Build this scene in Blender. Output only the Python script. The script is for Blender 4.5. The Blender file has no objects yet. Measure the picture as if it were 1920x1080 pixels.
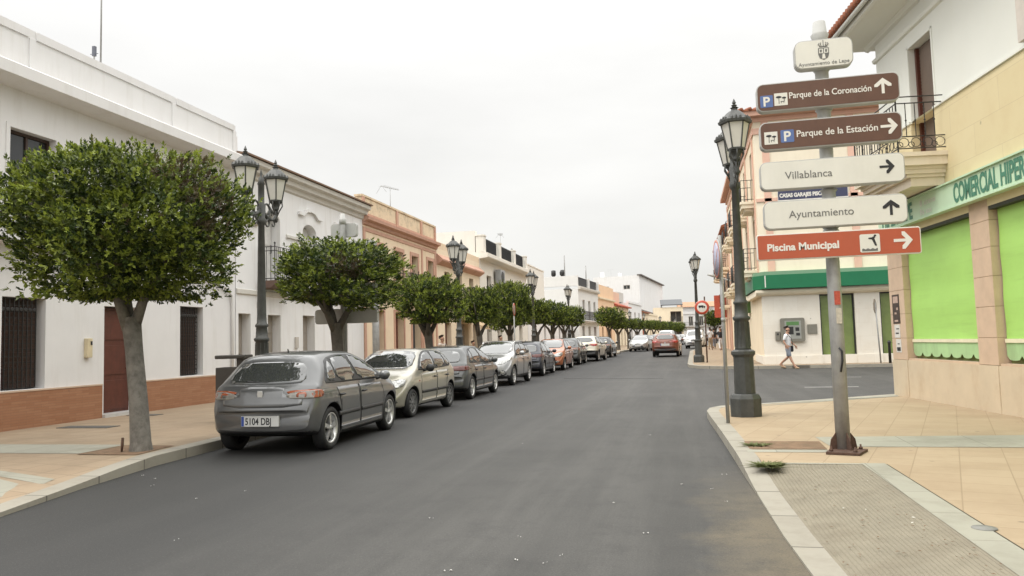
import bpy, bmesh, math, random
import numpy as np
from mathutils import Vector, Matrix
from mathutils.bvhtree import BVHTree

R_ = math.radians
random.seed(7)
rng = np.random.default_rng(7)
SC = bpy.context.scene
COL = SC.collection
SC.render.engine = 'CYCLES'
SC.cycles.use_denoising = True
SC.cycles.max_bounces = 6
SC.cycles.diffuse_bounces = 3
SC.cycles.glossy_bounces = 3
SC.cycles.transmission_bounces = 3
SC.cycles.transparent_max_bounces = 4
SC.cycles.caustics_reflective = False
SC.cycles.caustics_refractive = False

# ---------------------------------------------------------------- camera
PITCH, YAW, ROLL, F_PX, EYE = R_(4.07), R_(-12.757), R_(1.6), 1420.0, 1.5
fw = Vector((math.sin(YAW) * math.cos(PITCH), math.cos(YAW) * math.cos(PITCH), math.sin(PITCH)))
r0 = Vector((math.cos(YAW), -math.sin(YAW), 0))
u0 = r0.cross(fw)
rt = r0 * math.cos(ROLL) - u0 * math.sin(ROLL)
up = u0 * math.cos(ROLL) + r0 * math.sin(ROLL)
cd = bpy.data.cameras.new('camera')
cam = bpy.data.objects.new('camera', cd)
COL.objects.link(cam)
cd.sensor_width = 36.0
cd.lens = F_PX / 1920 * 36.0
cd.clip_end = 3000
m3 = Matrix((rt, up, -fw)).transposed()
cam.matrix_world = Matrix.Translation((0, 0, EYE)) @ m3.to_4x4()
SC.camera = cam

# ---------------------------------------------------------------- sky, sun, exposure
SUN_EL, SUN_AZ = R_(58), R_(232)          # azimuth clockwise from +Y
w = bpy.data.worlds.new("World")
SC.world = w
w.use_nodes = True
nt = w.node_tree
nt.nodes.clear()
wo = nt.nodes.new('ShaderNodeOutputWorld')
bg = nt.nodes.new('ShaderNodeBackground')
bg.inputs['Strength'].default_value = 0.1
nt.links.new(bg.outputs[0], wo.inputs[0])
sk = nt.nodes.new('ShaderNodeTexSky')
sk.sky_type = 'NISHITA'
sk.sun_disc = False
sk.sun_elevation = SUN_EL
sk.sun_rotation = SUN_AZ
tc = nt.nodes.new('ShaderNodeTexCoord')
sep = nt.nodes.new('ShaderNodeSeparateXYZ')
nt.links.new(tc.outputs['Generated'], sep.inputs[0])
mr = nt.nodes.new('ShaderNodeMapRange')
mr.inputs['From Min'].default_value = 0.0
mr.inputs['From Max'].default_value = 0.9
mr.inputs['To Min'].default_value = 0.0
mr.inputs['To Max'].default_value = 1.0
nt.links.new(sep.outputs['Z'], mr.inputs['Value'])
rp = nt.nodes.new('ShaderNodeValToRGB')          # overcast dome, brighter towards the zenith
rp.color_ramp.elements[0].position = 0.0
rp.color_ramp.elements[0].color = (0.575, 0.565, 0.535, 1)
rp.color_ramp.elements[1].position = 1.0
rp.color_ramp.elements[1].color = (0.80, 0.795, 0.775, 1)
e = rp.color_ramp.elements.new(0.42)
e.color = (0.725, 0.718, 0.698, 1)
nt.links.new(mr.outputs[0], rp.inputs[0])
mp = nt.nodes.new('ShaderNodeMapping')
mp.inputs['Scale'].default_value = (1.4, 1.4, 4.5)
nt.links.new(tc.outputs['Generated'], mp.inputs[0])
nz = nt.nodes.new('ShaderNodeTexNoise')
nz.inputs['Scale'].default_value = 1.5
nz.inputs['Detail'].default_value = 5
nt.links.new(mp.outputs[0], nz.inputs['Vector'])
nr = nt.nodes.new('ShaderNodeMapRange')
nr.inputs['From Min'].default_value = 0.3
nr.inputs['From Max'].default_value = 0.7
nr.inputs['To Min'].default_value = 9.25
nr.inputs['To Max'].default_value = 10.9
nt.links.new(nz.outputs['Fac'], nr.inputs['Value'])
zb = nt.nodes.new('ShaderNodeMapRange')          # zenith of a cloud deck is brighter than its rim
zb.inputs['From Min'].default_value = 0.40
zb.inputs['From Max'].default_value = 0.68
zb.inputs['To Min'].default_value = 1.0
zb.inputs['To Max'].default_value = 2.7
nt.links.new(sep.outputs['Z'], zb.inputs['Value'])
mul = nt.nodes.new('ShaderNodeMath'); mul.operation = 'MULTIPLY'
nt.links.new(nr.outputs[0], mul.inputs[0]); nt.links.new(zb.outputs[0], mul.inputs[1])
vs = nt.nodes.new('ShaderNodeVectorMath'); vs.operation = 'SCALE'
nt.links.new(rp.outputs[0], vs.inputs[0]); nt.links.new(mul.outputs[0], vs.inputs['Scale'])
mx = nt.nodes.new('ShaderNodeMix'); mx.data_type = 'RGBA'
mx.inputs['Factor'].default_value = 0.94
nt.links.new(sk.outputs[0], mx.inputs['A']); nt.links.new(vs.outputs[0], mx.inputs['B'])
nt.links.new(mx.outputs['Result'], bg.inputs['Color'])
sl = bpy.data.lights.new('sun', 'SUN')
sl.energy = 0.9
sl.angle = R_(18)
sl.color = (1.0, 0.95, 0.87)
so = bpy.data.objects.new('sun', sl)
COL.objects.link(so)
sd = Vector((math.sin(SUN_AZ) * math.cos(SUN_EL), math.cos(SUN_AZ) * math.cos(SUN_EL), math.sin(SUN_EL)))
so.rotation_euler = sd.to_track_quat('Z', 'Y').to_euler()
so.location = (0, 0, 60)
SC.view_settings.view_transform = 'Standard'
SC.view_settings.look = 'None'
SC.view_settings.exposure = 0.55
SC.view_settings.gamma = 1.0
SC.view_settings.use_curve_mapping = False


# ---------------------------------------------------------------- helpers
def zr(y):
    return 0.010 * max(0.0, min(y, 60.0) - 30.0) + 0.004 * max(0.0, min(y, 110.0) - 60.0)


def tag(o, label=None, cat=None, group=None, kind=None):
    if label: o['label'] = label
    if cat: o['category'] = cat
    if group: o['group'] = group
    if kind: o['kind'] = kind
    return o


def empty(name, loc=(0, 0, 0), rz=0.0, label=None, cat=None, group=None):
    o = bpy.data.objects.new(name, None)
    o.empty_display_size = 0.3
    COL.objects.link(o)
    o.location = loc
    o.rotation_euler = (0, 0, rz)
    return tag(o, label, cat, group)


KIDS = {}


def link(name, me, parent=None):
    o = bpy.data.objects.new(name, me)
    COL.objects.link(o)
    if parent is not None:
        o.parent = parent
        KIDS.setdefault(parent.name, []).append(o)
    return o


def copy_tree(o, parent=None, remap=None):
    c = o.copy()
    COL.objects.link(c)
    if parent is not None:
        c.parent = parent
        KIDS.setdefault(parent.name, []).append(c)
    for ch in KIDS.get(o.name, []):
        copy_tree(ch, c)
    return c


class MB:
    def __init__(s):
        s.v, s.f, s.m, s.sm = [], [], [], []

    def add(s, vs, fs, mi=0, smooth=False):
        b = len(s.v)
        s.v += [tuple(p) for p in vs]
        for f in fs:
            s.f.append([i + b for i in f]); s.m.append(mi); s.sm.append(smooth)
        return s

    def box(s, x0, y0, z0, x1, y1, z1, mi=0):
        vs = [(x0, y0, z0), (x1, y0, z0), (x1, y1, z0), (x0, y1, z0), (x0, y0, z1), (x1, y0, z1), (x1, y1, z1), (x0, y1, z1)]
        return s.add(vs, [(0, 3, 2, 1), (4, 5, 6, 7), (0, 1, 5, 4), (1, 2, 6, 5), (2, 3, 7, 6), (3, 0, 4, 7)], mi)

    def quad(s, a, b, c, d, mi=0):
        return s.add([a, b, c, d], [(0, 1, 2, 3)], mi)

    def prism(s, poly, lo, hi, axis='y', mi=0):
        n = len(poly)
        def P(a, b, t):
            return {'x': (t, a, b), 'y': (a, t, b), 'z': (a, b, t)}[axis]
        vs = [P(a, b, lo) for a, b in poly] + [P(a, b, hi) for a, b in poly]
        fs = [tuple(range(n - 1, -1, -1)), tuple(range(n, 2 * n))]
        fs += [(i, (i + 1) % n, n + (i + 1) % n, n + i) for i in range(n)]
        return s.add(vs, fs, mi)

    def lathe(s, prof, cx=0, cy=0, cz=0, n=16, mi=0, smooth=True, rot=0.0, axis='z', caps=True):
        vs, fs = [], []
        for r, z in prof:
            for k in range(n):
                a = 2 * math.pi * k / n + rot
                p = (r * math.cos(a), r * math.sin(a), z)
                if axis == 'y': p = (p[0], p[2], p[1])
                if axis == 'x': p = (p[2], p[0], p[1])
                vs.append((cx + p[0], cy + p[1], cz + p[2]))
        for i in range(len(prof) - 1):
            for k in range(n):
                k2 = (k + 1) % n
                fs.append((i * n + k, i * n + k2, (i + 1) * n + k2, (i + 1) * n + k))
        s.add(vs, fs, mi, smooth)
        b = len(s.v) - len(vs)
        for i, rev in ((0, True), (len(prof) - 1, False)):
            if caps and prof[i][0] > 1e-6:
                ring = [b + i * n + k for k in range(n)]
                s.f.append(ring[::-1] if rev else ring); s.m.append(mi); s.sm.append(False)
        return s

    def tube(s, pts, rad, n=8, mi=0, caps=True, smooth=True):
        pts = [Vector(p) for p in pts]
        if not hasattr(rad, '__len__'): rad = [rad] * len(pts)
        vs, fs = [], []
        prev = None
        for i, p in enumerate(pts):
            t = (pts[min(i + 1, len(pts) - 1)] - pts[max(i - 1, 0)]).normalized()
            if prev is None:
                a = Vector((0, 0, 1)) if abs(t.z) < 0.9 else Vector((1, 0, 0))
                x = t.cross(a).normalized()
            else:
                x = (prev - t * prev.dot(t)).normalized()
            prev = x
            y = t.cross(x)
            for k in range(n):
                a = 2 * math.pi * k / n
                vs.append(tuple(p + (x * math.cos(a) + y * math.sin(a)) * rad[i]))
        for i in range(len(pts) - 1):
            for k in range(n):
                k2 = (k + 1) % n
                fs.append((i * n + k, i * n + k2, (i + 1) * n + k2, (i + 1) * n + k))
        if caps:
            fs.append(tuple(range(n - 1, -1, -1)))
            fs.append(tuple(range((len(pts) - 1) * n, len(pts) * n)))
        return s.add(vs, fs, mi, smooth)

    def build(s, name, mats, parent=None, bevel=0.0, fixn=False):
        me = bpy.data.meshes.new(name)
        me.from_pydata(s.v, [], s.f)
        if not isinstance(mats, (list, tuple)): mats = [mats]
        for m in mats: me.materials.append(m)
        me.polygons.foreach_set('material_index', s.m)
        me.polygons.foreach_set('use_smooth', s.sm)
        if fixn or bevel > 0:
            bm = bmesh.new(); bm.from_mesh(me)
            if bevel > 0:
                bmesh.ops.remove_doubles(bm, verts=bm.verts, dist=1e-5)
            bmesh.ops.recalc_face_normals(bm, faces=bm.faces)
            if bevel > 0:
                es = [e for e in bm.edges if len(e.link_faces) == 2 and e.calc_face_angle(0) > 0.5]
                bmesh.ops.bevel(bm, geom=es, offset=bevel, segments=2, profile=0.6, affect='EDGES', clamp_overlap=True)
            bm.to_mesh(me); bm.free()
        me.update()
        return link(name, me, parent)


# ---------------------------------------------------------------- materials
MATS = {}


def lin(r, g, b):
    f = lambda c: (c / 255 / 12.92) if c / 255 <= 0.04045 else ((c / 255 + 0.055) / 1.055) ** 2.4
    return (f(r), f(g), f(b))


def mat(name, col, rough=0.8, var=0.12, scale=3.0, bump=0.0, bscale=60.0, metal=0.0, coat=0.0, spec=0.5,
        stain=None, stain_amt=0.0, stain_scale=(1.2, 1.2, 0.25), flake=False):
    if name in MATS: return MATS[name]
    m = bpy.data.materials.new(name)
    m.use_nodes = True
    t = m.node_tree
    b = t.nodes['Principled BSDF']
    b.inputs['Roughness'].default_value = rough
    b.inputs['Metallic'].default_value = metal
    b.inputs['Coat Weight'].default_value = coat
    b.inputs['Coat Roughness'].default_value = 0.04
    b.inputs['Specular IOR Level'].default_value = spec
    c = t.nodes.new('ShaderNodeTexCoord')
    n = t.nodes.new('ShaderNodeTexNoise')
    n.inputs['Scale'].default_value = scale
    n.inputs['Detail'].default_value = 6
    n.inputs['Roughness'].default_value = 0.65
    t.links.new(c.outputs['Object'], n.inputs['Vector'])
    x = t.nodes.new('ShaderNodeMix'); x.data_type = 'RGBA'
    x.inputs['A'].default_value = (*[max(0, k * (1 - var)) for k in col], 1)
    x.inputs['B'].default_value = (*[min(1, k * (1 + var)) for k in col], 1)
    mr = t.nodes.new('ShaderNodeMapRange')
    mr.inputs['From Min'].default_value = 0.3; mr.inputs['From Max'].default_value = 0.7
    t.links.new(n.outputs['Fac'], mr.inputs['Value'])
    t.links.new(mr.outputs[0], x.inputs['Factor'])
    out = x.outputs['Result']
    if stain is not None:
        mp = t.nodes.new('ShaderNodeMapping'); mp.inputs['Scale'].default_value = stain_scale
        t.links.new(c.outputs['Object'], mp.inputs[0])
        n2 = t.nodes.new('ShaderNodeTexNoise'); n2.inputs['Scale'].default_value = 1.6
        n2.inputs['Detail'].default_value = 7; n2.inputs['Roughness'].default_value = 0.7
        t.links.new(mp.outputs[0], n2.inputs['Vector'])
        m2 = t.nodes.new('ShaderNodeMapRange')
        m2.inputs['From Min'].default_value = 0.5; m2.inputs['From Max'].default_value = 0.78
        m2.inputs['To Max'].default_value = stain_amt
        t.links.new(n2.outputs['Fac'], m2.inputs['Value'])
        x2 = t.nodes.new('ShaderNodeMix'); x2.data_type = 'RGBA'
        t.links.new(m2.outputs[0], x2.inputs['Factor'])
        t.links.new(out, x2.inputs['A']); x2.inputs['B'].default_value = (*stain, 1)
        out = x2.outputs['Result']
    t.links.new(out, b.inputs['Base Color'])
    if bump > 0:
        n3 = t.nodes.new('ShaderNodeTexNoise'); n3.inputs['Scale'].default_value = bscale
        n3.inputs['Detail'].default_value = 4
        t.links.new(c.outputs['Object'], n3.inputs['Vector'])
        bp = t.nodes.new('ShaderNodeBump'); bp.inputs['Strength'].default_value = bump
        bp.inputs['Distance'].default_value = 0.01
        t.links.new(n3.outputs['Fac'], bp.inputs['Height'])
        t.links.new(bp.outputs[0], b.inputs['Normal'])
    MATS[name] = m
    return m


def tiles(name, c1, c2, mortar, bw, bh, ms=0.01, offset=0.5, rough=0.85, dirt=(0.1, 0.08, 0.06), dirt_amt=0.5, plane='xy', rot=0.0,
          bump=0.25, dscale=1.5):
    m = bpy.data.materials.new(name); m.use_nodes = True
    t = m.node_tree; b = t.nodes['Principled BSDF']; b.inputs['Roughness'].default_value = rough
    c = t.nodes.new('ShaderNodeTexCoord')
    src = c.outputs['Object']
    if plane == 'xz':
        s = t.nodes.new('ShaderNodeSeparateXYZ'); t.links.new(src, s.inputs[0])
        k = t.nodes.new('ShaderNodeCombineXYZ')
        t.links.new(s.outputs['X'], k.inputs['X']); t.links.new(s.outputs['Z'], k.inputs['Y'])
        vec = k.outputs[0]
    else:
        mp = t.nodes.new('ShaderNodeMapping'); mp.inputs['Rotation'].default_value = (0, 0, rot)
        t.links.new(src, mp.inputs[0]); vec = mp.outputs[0]
    br = t.nodes.new('ShaderNodeTexBrick')
    br.inputs['Color1'].default_value = (*c1, 1); br.inputs['Color2'].default_value = (*c2, 1)
    br.inputs['Mortar'].default_value = (*mortar, 1)
    br.inputs['Scale'].default_value = 1.0
    br.inputs['Brick Width'].default_value = bw; br.inputs['Row Height'].default_value = bh
    br.inputs['Mortar Size'].default_value = ms; br.inputs['Mortar Smooth'].default_value = 0.2
    br.offset = offset
    t.links.new(vec, br.inputs['Vector'])
    n = t.nodes.new('ShaderNodeTexNoise'); n.inputs['Scale'].default_value = dscale; n.inputs['Detail'].default_value = 9
    n.inputs['Roughness'].default_value = 0.72
    t.links.new(src, n.inputs['Vector'])
    mr = t.nodes.new('ShaderNodeMapRange'); mr.inputs['From Min'].default_value = 0.47; mr.inputs['From Max'].default_value = 0.78
    mr.inputs['To Max'].default_value = dirt_amt
    t.links.new(n.outputs['Fac'], mr.inputs['Value'])
    x = t.nodes.new('ShaderNodeMix'); x.data_type = 'RGBA'
    t.links.new(mr.outputs[0], x.inputs['Factor']); t.links.new(br.outputs['Color'], x.inputs['A'])
    x.inputs['B'].default_value = (*dirt, 1)
    # small dark spots (gum, droppings)
    n2 = t.nodes.new('ShaderNodeTexVoronoi'); n2.inputs['Scale'].default_value = 2.3
    n2.inputs['Randomness'].default_value = 1.0
    t.links.new(src, n2.inputs['Vector'])
    n4 = t.nodes.new('ShaderNodeTexNoise'); n4.inputs['Scale'].default_value = 9.0; n4.inputs['Detail'].default_value = 6
    t.links.new(src, n4.inputs['Vector'])
    ad = t.nodes.new('ShaderNodeMath'); ad.operation = 'MULTIPLY_ADD'; ad.inputs[1].default_value = 0.16; ad.inputs[2].default_value = 0.0
    t.links.new(n4.outputs['Fac'], ad.inputs[0])
    lt = t.nodes.new('ShaderNodeMath'); lt.operation = 'SUBTRACT'
    t.links.new(n2.outputs['Distance'], lt.inputs[1]); t.links.new(ad.outputs[0], lt.inputs[0])
    m2 = t.nodes.new('ShaderNodeMapRange'); m2.inputs['From Min'].default_value = 0.0; m2.inputs['From Max'].default_value = 0.05
    m2.inputs['To Max'].default_value = 0.5
    t.links.new(lt.outputs[0], m2.inputs['Value'])
    x2 = t.nodes.new('ShaderNodeMix'); x2.data_type = 'RGBA'
    t.links.new(m2.outputs[0], x2.inputs['Factor']); t.links.new(x.outputs['Result'], x2.inputs['A'])
    x2.inputs['B'].default_value = (0.09, 0.075, 0.06, 1)
    t.links.new(x2.outputs['Result'], b.inputs['Base Color'])
    bp = t.nodes.new('ShaderNodeBump'); bp.inputs['Strength'].default_value = bump; bp.inputs['Distance'].default_value = 0.01
    iv = t.nodes.new('ShaderNodeMath'); iv.operation = 'SUBTRACT'; iv.inputs[0].default_value = 1.0
    t.links.new(br.outputs['Fac'], iv.inputs[1])
    t.links.new(iv.outputs[0], bp.inputs['Height']); t.links.new(bp.outputs[0], b.inputs['Normal'])
    MATS[name] = m
    return m


def asphalt():
    m = bpy.data.materials.new('asphalt'); m.use_nodes = True
    t = m.node_tree; b = t.nodes['Principled BSDF']; b.inputs['Roughness'].default_value = 0.72
    b.inputs['Specular IOR Level'].default_value = 0.35
    c = t.nodes.new('ShaderNodeTexCoord')
    def noise(sc, det, vec=None, r=0.6):
        n = t.nodes.new('ShaderNodeTexNoise'); n.inputs['Scale'].default_value = sc; n.inputs['Detail'].default_value = det
        n.inputs['Roughness'].default_value = r
        t.links.new(vec or c.outputs['Object'], n.inputs['Vector']); return n.outputs['Fac']
    def mixc(a, bb, fac):
        x = t.nodes.new('ShaderNodeMix'); x.data_type = 'RGBA'
        for s, v in (('A', a), ('B', bb)):
            if isinstance(v, tuple): x.inputs[s].default_value = (*v, 1)
            else: t.links.new(v, x.inputs[s])
        t.links.new(fac, x.inputs['Factor']); return x.outputs['Result']
    def rng_(v, a, bb, lo=0.0, hi=1.0):
        r = t.nodes.new('ShaderNodeMapRange'); r.inputs['From Min'].default_value = a; r.inputs['From Max'].default_value = bb
        r.inputs['To Min'].default_value = lo; r.inputs['To Max'].default_value = hi
        t.links.new(v, r.inputs['Value']); return r.outputs[0]
    mp = t.nodes.new('ShaderNodeMapping'); mp.inputs['Scale'].default_value = (1.3, 0.07, 1)
    t.links.new(c.outputs['Object'], mp.inputs[0])
    base = mixc((0.045, 0.044, 0.041), (0.066, 0.064, 0.060), rng_(noise(0.45, 5), 0.3, 0.7))
    base = mixc(base, (0.09, 0.087, 0.081), rng_(noise(1.0, 8, mp.outputs[0], .7), 0.45, 0.68, 0, 0.75))     # wheel-track wear along the street
    s = t.nodes.new('ShaderNodeSeparateXYZ'); t.links.new(c.outputs['Object'], s.inputs[0])
    # asphalt colour gets darker towards the parking bays
    nx = t.nodes.new('ShaderNodeMath'); nx.operation = 'ADD'
    t.links.new(s.outputs['X'], nx.inputs[0]); t.links.new(rng_(noise(0.25, 4), 0, 1, -0.9, 0.9), nx.inputs[1])
    base = mixc(base, (0.030, 0.030, 0.030), rng_(nx.outputs[0], -2.2, -4.4, 0, 0.8))
    # sandy dirt washed against the kerb at the ramp
    n5 = t.nodes.new('ShaderNodeMath'); n5.operation = 'ADD'
    t.links.new(s.outputs['X'], n5.inputs[0]); t.links.new(rng_(noise(1.3, 7), 0.2, 0.8, -0.5, 0.5), n5.inputs[1])
    d1 = rng_(n5.outputs[0], 0.02, 0.6, 0, 0.85)
    d2 = rng_(s.outputs['Y'], 9.5, 6.5)
    mm = t.nodes.new('ShaderNodeMath'); mm.operation = 'MULTIPLY'; t.links.new(d1, mm.inputs[0]); t.links.new(d2, mm.inputs[1])
    base = mixc(base, (0.15, 0.125, 0.085), mm.outputs[0])
    base = mixc(base, (0.022, 0.022, 0.022), rng_(noise(55, 3, r=.8), 0.5, 0.7, 0, 0.55))
    base = mixc(base, (0.036, 0.035, 0.034), rng_(noise(2.2, 9, r=.8), 0.50, 0.68, 0, 0.55))
    base = mixc(base, (0.24, 0.23, 0.21), rng_(noise(75, 3, r=.8), 0.60, 0.72, 0, 0.6))
    t.links.new(base, b.inputs['Base Color'])
    bp = t.nodes.new('ShaderNodeBump'); bp.inputs['Strength'].default_value = 0.25; bp.inputs['Distance'].default_value = 0.008
    t.links.new(noise(110, 3), bp.inputs['Height']); t.links.new(bp.outputs[0], b.inputs['Normal'])
    MATS['asphalt'] = m
    return m


def paint(name, col, metal=0.5, rough=0.32):
    return mat(name, col, rough=rough, var=0.05, scale=1.5, metal=metal, coat=0.8, stain=(0.16, 0.14, 0.11), stain_amt=0.22,
               stain_scale=(2, 2, 2))


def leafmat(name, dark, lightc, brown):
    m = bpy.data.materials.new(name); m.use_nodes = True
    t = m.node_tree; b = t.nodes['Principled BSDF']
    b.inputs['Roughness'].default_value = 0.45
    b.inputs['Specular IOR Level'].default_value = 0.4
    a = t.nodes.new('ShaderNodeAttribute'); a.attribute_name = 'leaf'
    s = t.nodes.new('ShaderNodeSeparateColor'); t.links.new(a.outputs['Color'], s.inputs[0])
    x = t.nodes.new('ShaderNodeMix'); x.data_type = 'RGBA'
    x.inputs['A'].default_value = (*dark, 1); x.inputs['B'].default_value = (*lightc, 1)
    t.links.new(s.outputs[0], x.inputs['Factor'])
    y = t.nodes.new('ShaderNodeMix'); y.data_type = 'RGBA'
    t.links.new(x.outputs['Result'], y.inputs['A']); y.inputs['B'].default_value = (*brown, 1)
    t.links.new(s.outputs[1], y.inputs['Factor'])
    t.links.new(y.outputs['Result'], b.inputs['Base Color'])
    tr = t.nodes.new('ShaderNodeBsdfTranslucent'); t.links.new(y.outputs['Result'], tr.inputs['Color'])
    ms = t.nodes.new('ShaderNodeMixShader'); ms.inputs[0].default_value = 0.24
    t.links.new(b.outputs[0], ms.inputs[1]); t.links.new(tr.outputs[0], ms.inputs[2])
    o = t.nodes['Material Output']; t.links.new(ms.outputs[0], o.inputs[0])
    MATS[name] = m
    return m


W_ = mat('white_stucco', (0.73, 0.722, 0.716), 0.9, 0.03, 1.5, 0.10, 35, stain=(0.56, 0.54, 0.50), stain_amt=0.5, stain_scale=(2.2, 2.2, .22))
W2 = mat('white_plaster', (0.78, 0.775, 0.77), 0.9, 0.03, 1.0, 0.10, 40, stain=(0.54, 0.51, 0.46), stain_amt=0.55, stain_scale=(2.2, 2.2, .25))
CREAM = mat('cream_stucco', lin(228, 208, 180), 0.9, 0.05, 1.2, 0.08, 40, stain=lin(190, 160, 120), stain_amt=0.4)
PALE = mat('pale_stucco', lin(236, 222, 196), 0.9, 0.04, 1.2, 0.08, 40, stain=lin(200, 180, 150), stain_amt=0.35)
PEACH = mat('peach_stucco', lin(232, 198, 164), 0.9, 0.05, 1.2, stain=lin(200, 160, 120), stain_amt=0.3)
SALMON = mat('salmon_trim', lin(196, 156, 136), 0.85, 0.08, 2.0, stain=lin(150, 100, 80), stain_amt=0.4)
PINK = mat('pink_trim', lin(224, 184, 164), 0.85, 0.05, 2.0)
MOSS = mat('weathered_parapet', lin(220, 200, 170), 0.95, 0.08, 1.5, stain=(0.17, 0.15, 0.10), stain_amt=0.95, stain_scale=(0.9, 0.9, 0.9))
BRICKY = tiles('plinth_brick', lin(164, 120, 90), lin(152, 106, 77), lin(142, 106, 82), 0.34, 0.05, 0.004, 0.5, dirt=lin(140, 95, 65), dirt_amt=0.5, plane='xz', dscale=4)
DARK = mat('dark_interior', (0.02, 0.018, 0.016), 0.6, 0.2)
BROWNW = mat('brown_wood', lin(92, 50, 38), 0.45, 0.18, 6, stain=(0.05, 0.02, 0.015), stain_amt=0.4, stain_scale=(6, 6, 0.6))
DKBROWN = mat('dark_brown_wood', lin(62, 44, 36), 0.5, 0.15, 5)
GREYD = mat('grey_door', lin(150, 142, 132), 0.6, 0.06, 3)
GREYS = mat('grey_shutter', lin(190, 184, 176), 0.6, 0.05, 3)
IRON = mat('wrought_iron', (0.022, 0.021, 0.02), 0.55, 0.2, 8)
LAMPI = mat('cast_iron_paint', (0.058, 0.060, 0.056), 0.5, 0.25, 9, 0.15, 30, stain=(0.11, 0.105, 0.09), stain_amt=0.5, stain_scale=(3, 3, 1.5))
LGLASS = mat('lantern_glass', (0.66, 0.64, 0.58), 0.3, 0.06, 6)
GLASS = mat('window_glass', (0.03, 0.032, 0.034), 0.06, 0.1, 1.0, spec=0.6)
AUTOGL = mat('car_glass', (0.045, 0.048, 0.046), 0.03, 0.1, 1.0, spec=1.0, coat=1.0)
BARK = mat('bark', (0.17, 0.158, 0.138), 0.9, 0.35, 7, 0.7, 18, stain=(0.075, 0.066, 0.054), stain_amt=0.9, stain_scale=(7, 7, 4))
BARKD = mat('bark_dark', (0.10, 0.088, 0.072), 0.9, 0.3, 5, 0.5, 25, stain=(0.05, 0.042, 0.035), stain_amt=0.8, stain_scale=(6, 6, 3))
LEAF = leafmat('ficus_leaf', (0.024, 0.047, 0.009), (0.29, 0.35, 0.05), (0.12, 0.085, 0.055))
RUBBER = mat('rubber', (0.018, 0.018, 0.018), 0.75, 0.2, 12)
ALLOY = mat('alloy', (0.55, 0.55, 0.54), 0.35, 0.08, 6, metal=0.7)
PLAST = mat('black_plastic', (0.022, 0.022, 0.022), 0.5, 0.15, 6)
CHROME = mat('chrome', (0.75, 0.75, 0.74), 0.15, 0.03, 3, metal=1.0)
REDL = mat('red_lens', (0.32, 0.03, 0.018), 0.12, 0.15, 30, coat=0.6)
ORNL = mat('amber_lens', (0.30, 0.075, 0.03), 0.15, 0.15, 30, coat=0.6)
HEADL = mat('headlight_glass', (0.36, 0.36, 0.35), 0.12, 0.75, 22, metal=0.5, coat=1.0)
CLRL = mat('clear_lens', (0.24, 0.225, 0.20), 0.1, 0.3, 14, coat=0.8)
PLATEW = mat('number_plate_white', (0.62, 0.62, 0.60), 0.4, 0.04, 6)
INK = mat('black_ink', (0.02, 0.02, 0.022), 0.5, 0.1)
EUB = mat('plate_blue', (0.03, 0.07, 0.30), 0.4, 0.1)
STEEL = mat('galvanised_steel', (0.36, 0.36, 0.35), 0.55, 0.15, 7, metal=0.2, stain=(0.16, 0.15, 0.14), stain_amt=0.5, stain_scale=(5, 5, 1))
RUST = mat('rusty_steel', (0.095, 0.052, 0.035), 0.85, 0.4, 14, 0.3, 40, stain=(0.05, 0.04, 0.035), stain_amt=0.7)
SGREY = mat('sign_grey', (0.42, 0.42, 0.40), 0.5, 0.08, 4, stain=(0.25, 0.24, 0.22), stain_amt=0.35)
SWHITE = mat('sign_white', (0.72, 0.71, 0.64), 0.4, 0.04, 3, stain=(0.5, 0.48, 0.4), stain_amt=0.25)
SBROWN = mat('sign_brown', (0.118, 0.058, 0.036), 0.4, 0.12, 5, stain=(0.16, 0.10, 0.07), stain_amt=0.4)
SRED = mat('sign_red', (0.44, 0.095, 0.042), 0.4, 0.06, 4, stain=(0.36, 0.12, 0.07), stain_amt=0.3)
SBLUE = mat('sign_blue', (0.10, 0.16, 0.36), 0.4, 0.08, 4)
LETW = mat('letter_white', (0.74, 0.72, 0.66), 0.45, 0.03)
LETG = mat('letter_grey', (0.14, 0.14, 0.13), 0.5, 0.05)
STONE = mat('pink_stone', lin(205, 180, 155), 0.75, 0.08, 4, 0.06, 30, stain=lin(170, 145, 120), stain_amt=0.4)
BASEST = mat('cream_base', lin(206, 190, 164), 0.8, 0.06, 2, 0.06, 30, stain=lin(185, 158, 125), stain_amt=0.6, stain_scale=(1.5, 1.5, 0.8))
SANDST = tiles('sand_cladding', lin(222, 208, 168), lin(217, 202, 161), lin(206, 190, 152), 1.6, 0.55, 0.006, 0.5, dirt=lin(200, 175, 130), dirt_amt=0.4, plane='xz', bump=0.1)
GCANV = mat('green_blind', lin(172, 218, 116), 0.6, 0.05, 1.2, 0.06, 90, stain=lin(150, 192, 100), stain_amt=0.5, stain_scale=(.35, .35, 5))  # horizontal streaks paint the blind's folds and seams into its colour
GPALE = mat('pale_green_valance', lin(170, 205, 150), 0.6, 0.08, 3, stain=lin(130, 150, 110), stain_amt=0.6)
GSIGN = mat('pale_green_fascia', lin(194, 220, 188), 0.5, 0.04, 2, stain=lin(165, 195, 150), stain_amt=0.35)
GLET = mat('dark_green_letters', lin(70, 128, 104), 0.5, 0.06)
BGREEN = mat('bank_green', lin(22, 112, 74), 0.45, 0.06, 2)
BGREEN2 = mat('bank_green_pale', lin(120, 158, 128), 0.5, 0.06, 2)
MARBLE = tiles('bank_marble', lin(232, 227, 216), lin(228, 222, 210), lin(216, 209, 196), 1.0, 0.6, 0.004, 0.5, dirt=lin(212, 198, 178), dirt_amt=0.4, plane='xz', bump=0.08)
GREENGL = mat('green_glass', lin(118, 134, 78), 0.12, 0.2, 1.2, spec=0.6)
TERRA = mat('terracotta', lin(150, 92, 66), 0.85, 0.25, 5, stain=(0.12, 0.09, 0.07), stain_amt=0.5)
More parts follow.
